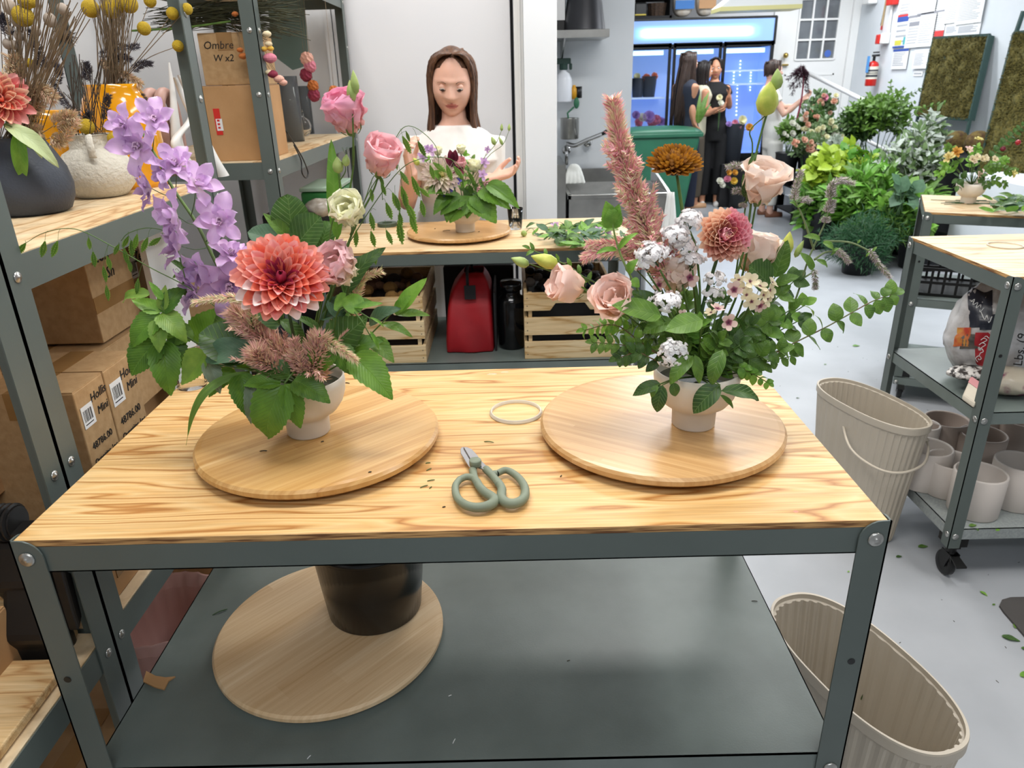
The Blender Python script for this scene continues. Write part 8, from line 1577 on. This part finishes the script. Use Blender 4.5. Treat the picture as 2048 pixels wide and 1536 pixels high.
am=[mat('amaranth_wine','#3d1226',.7),mat('amaranth_dark','#2a1018',.7)]; c=PY(1603,198,P4y-.27); r=thing('amaranth','drooping dark red amaranth held up by the person in white','flower',c); stem(r,[PY(1590,255,P4y-.27),c,PY(1608,150,P4y-.27)],.012,mat('amaranth_stem','#8d3044',.6))
for(a,b_)in(((1608,150),(1578,175)),((1606,142),(1583,190)),((1610,145),(1615,185)),((1612,140),(1597,175)),((1600,145),(1575,160)),((1605,138),(1612,160)),((1612,142),(1608,180)),((1606,140),(1590,150))):
 A_,B2=PY(*a,P4y-.27),PY(*b_,P4y-.27); plume(r,[A_,lerp(A_,B2,.4)+Vector((0,0,.04)),B2],.035,.018,160,am,name='tassel',spike=.03,seed=a[0]+b_[1])
for i,(u,v,k)in enumerate(((1439,195,'cream'),(1442,206,'white'))):far_bloom('held_flower',['cream flower held by the woman with dark long hair','white flower held just under the cream one'][i],u,v,P2y-.32,6,dk[k],PY(1436,262,P2y-.3))
for(u0,v0,u1,v1)in((1395,245,1412,190),(1405,245,1420,185),(1398,240,1425,205)):pass
r=thing('cut_greens','green stems carried by the long haired woman','foliage',PY(1395,245,P1y-.2));
for(u1,v1)in((1410,190),(1418,180),(1400,185),(1422,205)):leaf(r,'grass',g_mid,PY(1396,246,P1y-.22),PY(u1,v1,P1y-.22),3.0)
# ================================================================ flower buckets and potted greens at the right
blk=mat('black_bucket','#1c1d20',.45)
def plant(label,u,v,y,ru,rv,m,n,ls,kind='oval',base_v=None,bz=0.,br=.16,bh=.34,blabel=None,wid=1.,up=.6,nm='potted_plant',yr=None,seed=0,bare=False,stemsN=14):
 """foliage: centre pixel, radii in pixels; leaves joined (too many to count) over individually curved stems"""
 c=PY(u,v,y); s0=mpp(c); R=Vector((ru*s0,(yr or ru*.8)*s0,rv*s0)); rr=random.Random(seed+int(u+v)); root=thing(nm,label,'plant',(c.x,y,bz)); ms=m if isinstance(m,(list,tuple))else[m]
 base=Vector((c.x,y,c.z-R.z*.9))if bare else Vector((c.x,y,bz+bh*.8)); me0=[lm(kind,ms[0],q)for q in(0,1,3)]; T=[]
 W_={'oval':W_oval,'lance':W_lance,'round':W_round,'grass':W_grass,'strap':W_strap}[kind]
 b=MB(); uv=[]
 for k in range(n):
  d=Vector([rr.gauss(0,1)for _ in range(3)]).normalized(); rad=rr.random()**.4; p=c+Vector((d.x*R.x,d.y*R.y,d.z*R.z))*rad*(1+.18*sin(5*d.x+seed)+.15*sin(7*d.z)); o=(p-base).normalized(); q=(o*up+Vector([rr.gauss(0,.6)for _ in range(3)])).normalized(); L=ls*rr.uniform(.6,1.25); nn=Vector((rr.gauss(0,.5),-.5,1)); Mx=frame(p,q,nn,(L*wid,L,L)); i0=len(b.v)
  rows=[(0,.0),(.3,W_(.3)),(.65,W_(.65)),(1,0)]; vs=[(0,0,0),(-rows[1][1],.3,.03),(rows[1][1],.3,.03),(-rows[2][1],.65,.0),(rows[2][1],.65,0),(0,1,-.14),(0,.32,-.02),(0,.66,-.04)]; b.add([Mx@Vector(v_)for v_ in vs],[(0,2,6),(0,6,1),(1,6,7,3),(6,2,4,7),(3,7,5),(7,4,5)],rr.randrange(len(ms))); uv+=[(.5+v_[0],v_[1])for v_ in vs]
 b.uv=uv; o=b.build('foliage',ms,root,smooth=True,kind='stuff')
 for k in range(stemsN):
  d=Vector([rr.gauss(0,1)for _ in range(3)]).normalized(); p=c+Vector((d.x*R.x,d.y*R.y,abs(d.z)*R.z*.8)); stem(root,[base+Vector((rr.uniform(-.04,.04),rr.uniform(-.04,.04),-.1)),lerp(base,p,.5)+Vector((0,0,.05)),p],.004,stemd,n=4)
 if blabel:bucket(blabel,c.x,y,bz,br,bh,blk,'black_bucket')
 return root,c,R
fern=leafmat('leaf_fern','#1f4a28','#2f6b38','#3c7a45',veins=.1); g_olive=leafmat('leaf_olive_far','#48643a','#7b9460','#8ea877',veins=.1); g_br=leafmat('leaf_bright_far','#4f8a2c','#82b548','#a5c97a',veins=.1)
# front: feathery dark asparagus fern in pot
plant('feathery dark green asparagus fern in a black pot on the floor',1722,482,5.45,75,50,fern,3200,.07,'grass',bz=0,br=.15,bh=.26,blabel='black pot under the feathery fern',wid=1.4,up=.5,seed=1)
plant('bright green arching grassy plant above the fern',1745,400,6.1,95,55,[g_br,g_mid],1500,.16,'lance',bz=0,br=.17,bh=.35,blabel='black bucket under the arching grassy plant',seed=2)
plant('chartreuse leafed branches left in the plant display',1655,345,6.6,45,38,g_yel,420,.12,'round',bz=0,br=.16,bh=.42,blabel='black bucket under the chartreuse branches',seed=3)
plant('second chartreuse branch bunch to the right',1708,335,6.7,42,38,[g_yel,g_br],380,.11,'oval',bz=0,br=.16,bh=.42,blabel='black bucket of the second chartreuse bunch',seed=4,wid=1.3)
plant('green leafy bunch below the chartreuse branches',1640,410,6.5,40,40,[g_br,g_mid],420,.11,'oval',bz=0,br=.15,bh=.4,blabel='tall black bucket at the left front of the display',seed=5)
plant('silver leaved olive branches in the middle right',1822,335,6.2,52,65,[g_silver,g_olive],1100,.10,'lance',bz=0,br=.17,bh=.4,blabel='black bucket under the silver olive branches',seed=6,wid=1.4)
plant('pale grey leaved branches reaching up beside the moss panel',1852,285,6.3,40,50,[g_silver,g_olive],420,.09,'oval',bz=.0,seed=7,bare=True)
plant('glossy green leaves low at the right behind the far cart',1815,420,5.7,60,40,[g_mid,g_br],520,.13,'oval',bz=0,seed=8,bare=True)
plant('bluish green large leaves left of the far cart',1805,385,5.5,30,22,g_blue,16,.13,'round',bz=0,seed=9,bare=True)
plant('dark green fern mass at the right of the feathery fern',1785,455,5.6,50,40,[fern,g_mid],1500,.08,'grass',bz=0,seed=10,bare=True,wid=1.6)
# table with raised buckets behind
tbz=.42; r=thing('display_stand','low black stand carrying the flower buckets','stand',(4.4,8.0,0));
for(x0,x1,y0_,y1_)in((3.95,4.75,7.7,8.3),):
 MB().box(x0,x1,y0_,y1_,.40,.42).build('stand_top',blackm,r); MB().box(x0,x1,y0_,y1_,.12,.135).build('lower_rail',blackm,r)
 for x in(x0,x1-.03):
  for y in(y0_,y1_-.03):MB().box(x,x+.03,y,y+.03,0,.4).build('leg',blackm,r)
spec=[('bucket of peach blooms behind the person in white',1628,245,7.9,30,22,g_dark,.43,'peach',12),('bucket of cream hydrangea and foliage at the left',1580,262,7.95,24,20,g_mid,.43,'white',6),('bucket of mixed pale blooms in the middle of display',1655,262,7.6,34,22,g_olive,.43,'cream',12),('peach and white blooms low in front of the stand',1620,292,7.4,38,20,g_olive,.43,'peach',14),('large leafy green bush high at the right of display',1762,228,7.5,58,40,g_mid,.55,None,0),('dark leafy bunch right beside the bush',1720,245,7.6,34,36,g_dark,.55,None,0),('tall airy peach flowers behind the display',1640,215,8.3,34,26,g_olive,.43,'peach',10),('low grey green filler bunch in front of the stand',1672,300,7.2,30,18,g_silver,.43,None,0)]
for i,(lab,u,v,y,ru,rv,m,bz,fc,nf)in enumerate(spec):
 root,c,R=plant(lab,u,v,y,ru,rv,m,520 if fc else 1300,.07,'oval',bz=bz if y>7.7 else .25,br=.13,bh=.36,blabel='black flower bucket %s'%['behind the person in white','at the left end of display','at the middle of the stand','in front row of the stand','under the large leafy bush','under the dark leafy bunch','hidden behind airy peach flowers','under the grey green filler'][i],seed=20+i,nm='flower_bunch')
 rr=random.Random(i+4); bl_=[]
 for k in range(nf):
  uu,vv=u+rr.uniform(-1,1)*ru*.95,v+rr.uniform(-1,.7)*rv; col=dk[fc if rr.random()<.7 else rr.choice(['white','pink','cream','peach'])]; c2=PY(uu,vv,y-.12); q=far_bloom('bloom','',uu,vv,y-.14,rr.uniform(4,7),col); q['group']='blooms in the %s'%lab; bl_.append((uu,[n_ for n_ in dk if dk[n_]is col][0],q))
 ORD='leftmost,second,third,fourth,fifth,sixth,seventh,eighth,ninth,tenth,eleventh,twelfth,thirteenth,fourteenth'.split(',')
 for j,(_,cn,q)in enumerate(sorted(bl_,key=lambda e:e[0])):q['label']='%s bloom, %s from left in the %s'%(cn,ORD[j],['peach bucket behind the person in white','hydrangea bucket at the left end','mixed pale bucket in the middle','low front bunch before the stand','','','tall airy bunch at the back',''][i])
# airy twigs in front of the moss panel
for i,(P,n)in enumerate((([(1775,220),(1778,190),(1782,165)],8),([(1790,225),(1815,195),(1838,180)],9),([(1820,235),(1850,215),(1890,205)],9),([(1800,250),(1860,240),(1900,225)],9),([(1800,215),(1803,195),(1806,180)],6))):
 sprig('airy_twig',['airy twig rising highest over the bush','airy twig leaning right toward the moss panel','airy twig crossing the moss panel low','longest airy twig below the moss panel','short airy twig beside the highest one'][i],[PY(1768+6*i,262,7.45)]+[PY(u,v,7.2)for u,v in P],'oval',g_olive if i%2 else g_mid,n,.06,t0=.1,seed=i+200,pair=True,r=.004)
# small bucket of mixed flowers on the floor before the cooler
c=PY(1448,398,9.0); bucket('small black bucket of mixed blooms on the floor by cooler',PZ(1452,405,0).x,9.0,0,.12,.26,blk)
for i,(u,v,r_,k)in enumerate(((1440,362,7,'white'),(1455,358,7,'pink'),(1468,362,7,'yellow'),(1470,345,6,'gold'),(1458,345,6,'gold'),(1445,370,6,'white'))):far_bloom('bloom',['white bloom left in the floor bucket','pink bloom in the middle of the floor bucket','yellow bloom right in the floor bucket','gold bloom high right in the floor bucket','gold bloom high in the floor bucket','second white bloom low in the floor bucket'][i],u,v,8.9,r_,dk[k],(PZ(1452,405,0).x,9.0,.2))
bucket('dark bucket of lilies standing before the right cooler door',PY(1465,300,9.2).x,9.2,.55,.13,.5,dkb)
MB().box(PY(1440,300,9.2).x,PY(1492,300,9.2).x,9.05,9.4,.0,.55).build('low_plinth',blackm,thing('plinth','black plinth under the lily bucket','plinth',(4,9.2,0)))
for i,(u,v,r_,k)in enumerate(((1485,240,9,'cream'),(1470,245,6,'pink'),(1458,248,6,'lilac'),(1499,255,8,'gold'),(1478,252,6,'pink'))):far_bloom('bloom',['pale lily before the right cooler door','pink bloom left of the pale lily','lilac bloom beside the black dress','small sunflower right of the lily','second pink bloom under the pale lily'][i],u,v,9.1,r_,dk[k],(PY(1465,300,9.2).x,9.2,.9))
# black pot with seedling on the floor behind the carts
p=PZ(1862,545,0); r=thing('nursery_pot','wide black nursery pot with seedling on the floor between carts','pot',(p.x,p.y+.2,0)); MB().lathe([(0,0),(.17,0),(.215,.26),(.235,.262),(.235,.29),(.22,.29),(.2,.25),(.16,.02),(0,.02)],40,c=(p.x,p.y+.2,.001)).build('pot_body',blk,r,smooth=True); MB().lathe([(0,.24),(.2,.24)],30,c=(p.x,p.y+.2,0)).build('soil',mat('dark_soil','#2b231c',.9),r)
s_=thing('seedling','small green seedling growing in the wide black pot','plant',(p.x,p.y+.2,.24));
for k in range(10):a=k*.7; leaf(s_,'oval',g_light,Vector((p.x,p.y+.2,.25)),Vector((p.x+.09*cos(a),p.y+.2+.07*sin(a),.33+.02*(k%3))),.9)
# ================================================================ right wall: moss panels, moss balls, papers, extinguisher, alarm
mossm=mat('moss','#3d3c17',.95,c2='#655a26',scale=40,detail=8,bump=1.0,bscale=60,lo=.3,hi=.7); frm=mat('dark_green_frame','#2c4440',.5)
def moss(label,C,X0,Xb_,th=.05,seed=0,nf=9000,rows=None):
 """C: four photo corners TL TR BR BL; top leans on the wall, foot stands off"""
 TL,TR,BR,BL=PX(*C[0],Xb_),PX(*C[1],Xb_),PX(*C[2],X0),PX(*C[3],X0); r=thing('moss_artwork',label,'panel',(X0,(BL.y+BR.y)/2,BL.z)); n=(TR-TL).cross(BL-TL).normalized(); n=n if n.x<0 else-n
 MB().poly([TL,TR,BR,BL],-n,th).build('backing',frm,r)
 b=MB(); rr=random.Random(seed)
 N=46; rows_=[]
 for j in range(N+1):
  row=[]
  for i in range(N+1):p=lerp(lerp(TL,TR,i/N),lerp(BL,BR,i/N),j/N); h=.014+.02*noise.noise(p*9)+.014*noise.noise(p*30); e_=min(i,N-i,j,N-j); row.append(p+n*(h if e_ else 0)*1.0)
  rows_.append(row)
 b.grid(rows_)
 for k in range(nf):
  a,c_=rr.random(),rr.random(); p=lerp(lerp(TL,TR,a),lerp(BL,BR,a),c_)+n*.012; d=(n+Vector([rr.gauss(0,.7)for _ in range(3)])).normalized(); L=rr.uniform(.012,.028); u_=d.orthogonal().normalized()*L*.3; b.add([p-u_,p+u_,p+d*L],[(0,1,2)])
 b.build('moss',mossm,r,kind='stuff')
 b=MB(); w_=.018
 for a,c_ in((TL,TR),(TR,BR),(BR,BL),(BL,TL)):b.tube([a+n*.005,c_+n*.005],w_,4)
 b.build('frame',frm,r)
 MB().tube([BL,(BL+(BL-TL).normalized()*.28)],.018,4).build('leg',frm,r); MB().tube([BR,(BR+(BR-TR).normalized()*.28)],.018,4).build('leg',frm,r); return r
moss('square moss panel in green frame leaning on the right wall',[(1869,76),(1980,70),(1940,240),(1836,232)],5.20,5.36,seed=1)
moss('large moss panel cut by the right edge of the picture',[(2030,66),(2140,55),(2140,420),(1948,380)],4.95,5.30,seed=2,nf=14000)
MB().tube([PX(2047,22,5.35),PX(2030,72,5.33)],.02,4).build('upper_bar',frm,thing('green_bar','green bar rising above the large moss panel','bar',PX(2030,72,5.33)))
for i,(u,v,r_)in enumerate(((1913,285,22),(1955,287,24))):c=PX(u,v,5.05); R=r_*mpp(c); r=thing('moss_ball',['brown moss ball left of a pair below the moss panel','brown moss ball right of a pair below the moss panel'][i],'moss ball',c); MB().ball(c,R,40,28,fn=lambda d:1+.06*noise.noise(d*8)+.05*noise.noise(d*20)).build('ball',mat('brown_moss','#4b3520',.95,c2='#6b5a2c',scale=30,bump=1,bscale=70),r,smooth=True)
c=PX(1935,320,5.05); r=thing('black_crate','black crate under the moss balls','crate',(5.1,c.y,0)); MB().box(4.85,5.3,PX(1975,320,5.05).y,PX(1890,320,5.05).y+.1,0,PX(1935,306,5.05).z-.02).build('crate_body',blackm,r)
MB().box(4.55,5.415,3.2,5.6,0,PX(2048,372,4.55).z).build('low_wall',bluew,thing('low_white_platform','low white platform along the right wall','platform',(4.9,4.5,0)))
lp=[mat('print_blue','#34509a',.6),mat('print_red_flat','#c23a3a',.6),mat('print_greyblock','#85868c',.6),mat('print_yellow','#c9c24a',.6),mat('print_teal','#4aa3a8',.6)]; XW0=5.415; SHN=[0]
def sheet(label,u0,v0,u1,v1,bands=(),lines=8,nm='notice_sheet',grp=None):
 SHN[0]+=1; XW=XW0-.0055*(SHN[0]%4); a,c=PX(u0,v0,XW),PX(u1,v1,XW); r=thing(nm,label,'paper',(XW,a.y,c.z),grp); y0_,y1_=c.y,a.y; z0,z1=c.z,a.z; MB().box(XW-.003,XW-.001,y0_,y1_,z0,z1).build('sheet',paper,r); b=MB(); rr=random.Random(int(u0+v0))
 for k in range(lines):
  z=lerp(z1-.04,z0+.03,(k+.5)/lines)
  b.box(XW-.0042,XW-.003,lerp(y0_,y1_,.08+.3*rr.random()),lerp(y0_,y1_,.92),z,z+(z1-z0)*.3/lines)
 if lines:b.build('print_lines',mat('print_grey','#a2a5aa',.7),r)
 for(f0,f1,g0,g1,mi)in bands:MB().box(XW-.005,XW-.004,lerp(y1_,y0_,g0),lerp(y1_,y0_,g1),lerp(z1,z0,f0),lerp(z1,z0,f1)).build('print_block',lp[mi],r)
sheet('notice with red and blue band at the left of the wall papers',1802,2,1823,41,[(.66,.76,0,1,1),(.76,1,0,1,0)],5); sheet('white notice in the top row second from left',1824,-10,1842,30,[],7); sheet('large white notice in the top row middle',1843,-20,1869,25,[(.94,1,0,1,2)],8); sheet('white notice at top row right with dark foot band',1870,-20,1893,22,[(.92,1,0,1,2)],8)
sheet('white notice with green and yellow corner picture',1794,42,1818,94,[(.72,.9,.1,.5,3),(.62,.9,.6,.95,4),(.93,1,0,1,0)],4); sheet('white notice with dark heading in the middle row',1819,32,1842,94,[(0,.08,0,1,2),(.2,.33,.1,.9,2)],9); sheet('closely printed white notice middle row centre',1843,27,1862,92,[(.0,.06,.0,1,2)],12); sheet('closely printed white notice with red block at middle row right',1863,24,1886,76,[(.72,1,.45,1,1)],10); sheet('small white notice with red strip below centre',1844,78,1862,94,[(0,.2,.4,1,1)],4)
sheet('grey printed sheet at far right of the wall papers, upper',1896,-10,1918,44,[],12); sheet('second grey printed sheet at the far right',1920,-10,1962,44,[],14); sheet('grey printed sheet low at the right beside moss panel',1893,46,1914,72,[],7); sheet('printed sheet low at far right above the moss panel',1916,46,1958,70,[(.1,.16,.7,.9,2)],7)
sheet('single notice with blue heading hanging below the group',1788,99,1812,138,[(0,.12,0,1,0)],8); sheet('single faint notice hanging at the left of the moss panel',1830,100,1852,137,[],9); sheet('small folded slip below the faint notice',1828,142,1845,152,[],2)
# extinguisher
redx=mat('extinguisher_red','#c4261f',.3); a,c=PX(1740,172,5.30),PX(1748,122,5.30); r=thing('fire_extinguisher','red fire extinguisher with blue tag on the right wall','extinguisher',a); h=c.z-a.z
MB().lathe([(0,0),(.06,0),(.066,.01),(.066,h*.85),(.05,h*.95),(.02,h),(0,h)],28,c=a).build('cylinder',redx,r,smooth=True); MB().lathe([(.067,h*.28),(.0675,h*.28),(.0675,h*.78),(.067,h*.78)],28,c=a).build('label_wrap',mat('label_cream','#e0dccb',.5),r); MB().tube([a+Vector((0,0,h)),a+Vector((0,0,h+.06))],.018,8).box(a.x-.02,a.x+.02,a.y-.10,a.y+.03,a.z+h+.05,a.z+h+.075).box(a.x-.015,a.x+.015,a.y-.09,a.y+.02,a.z+h+.09,a.z+h+.105).build('valve_lever',black,r); q=PX(1736,128,5.22); MB().box(q.x-.004,q.x,q.y-.035,q.y+.035,q.z-.10,q.z+.09).build('blue_tag',mat('blue_tag','#4a93d6',.5),r)
for(f0,f1)in((.36,.46),(.5,.54),(.58,.66)):MB().lathe([(.068,h*f0),(.0683,h*f0),(.0683,h*f1),(.068,h*f1)],28,c=a).build('label_print',mat('print_dark','#4a4a4e',.6),r)
q=PX(1770,77,5.38); r=thing('alarm_pull','red and white alarm box on the right wall','alarm',q); MB().box(5.33,5.415,q.y-.06,q.y+.03,q.z-.06,q.z+.06).build('white_box',whiteg,r,bevel=.01); MB().box(5.31,5.40,q.y+.032,q.y+.11,q.z-.06,q.z+.05).build('red_cover',redx,r,bevel=.01)
q=PX(1786,3,5.38); r=thing('alarm_bell','red alarm unit at the top edge above the pull station','alarm',q); MB().box(5.33,5.415,q.y-.08,q.y+.08,q.z-.04,q.z+.12).build('red_box',redx,r,bevel=.01)
r=thing('conduit','white conduit pipe linking the two alarm boxes','pipe',PX(1781,40,5.40)); MB().tube([PX(1785,8,5.395),PX(1777,68,5.395)],.014,8).build('pipe',whiteg,r)
a,c=PX(1762,60,5.40),PX(1774,-10,5.40); r=thing('yardstick','wooden yardstick with red end hanging on the right wall','ruler',a); MB().tube([a,c],.03,4,flat=.2).build('stick',mat('stick_wood','#c9b083',.6),r); MB().tube([a,lerp(a,c,.12)],.032,4,flat=.25).build('red_end',redx,r); MB().tube([a+Vector((-.012,0,.05)),c],.006,4).build('scale_marks',ink,r)
q=PX(1743,3,5.38); r=thing('wall_box','white wall box at the top edge left of the yardstick','box',q); MB().box(5.3,5.415,q.y-.1,q.y+.1,q.z-.03,q.z+.1).build('body',whiteg,r,bevel=.01)
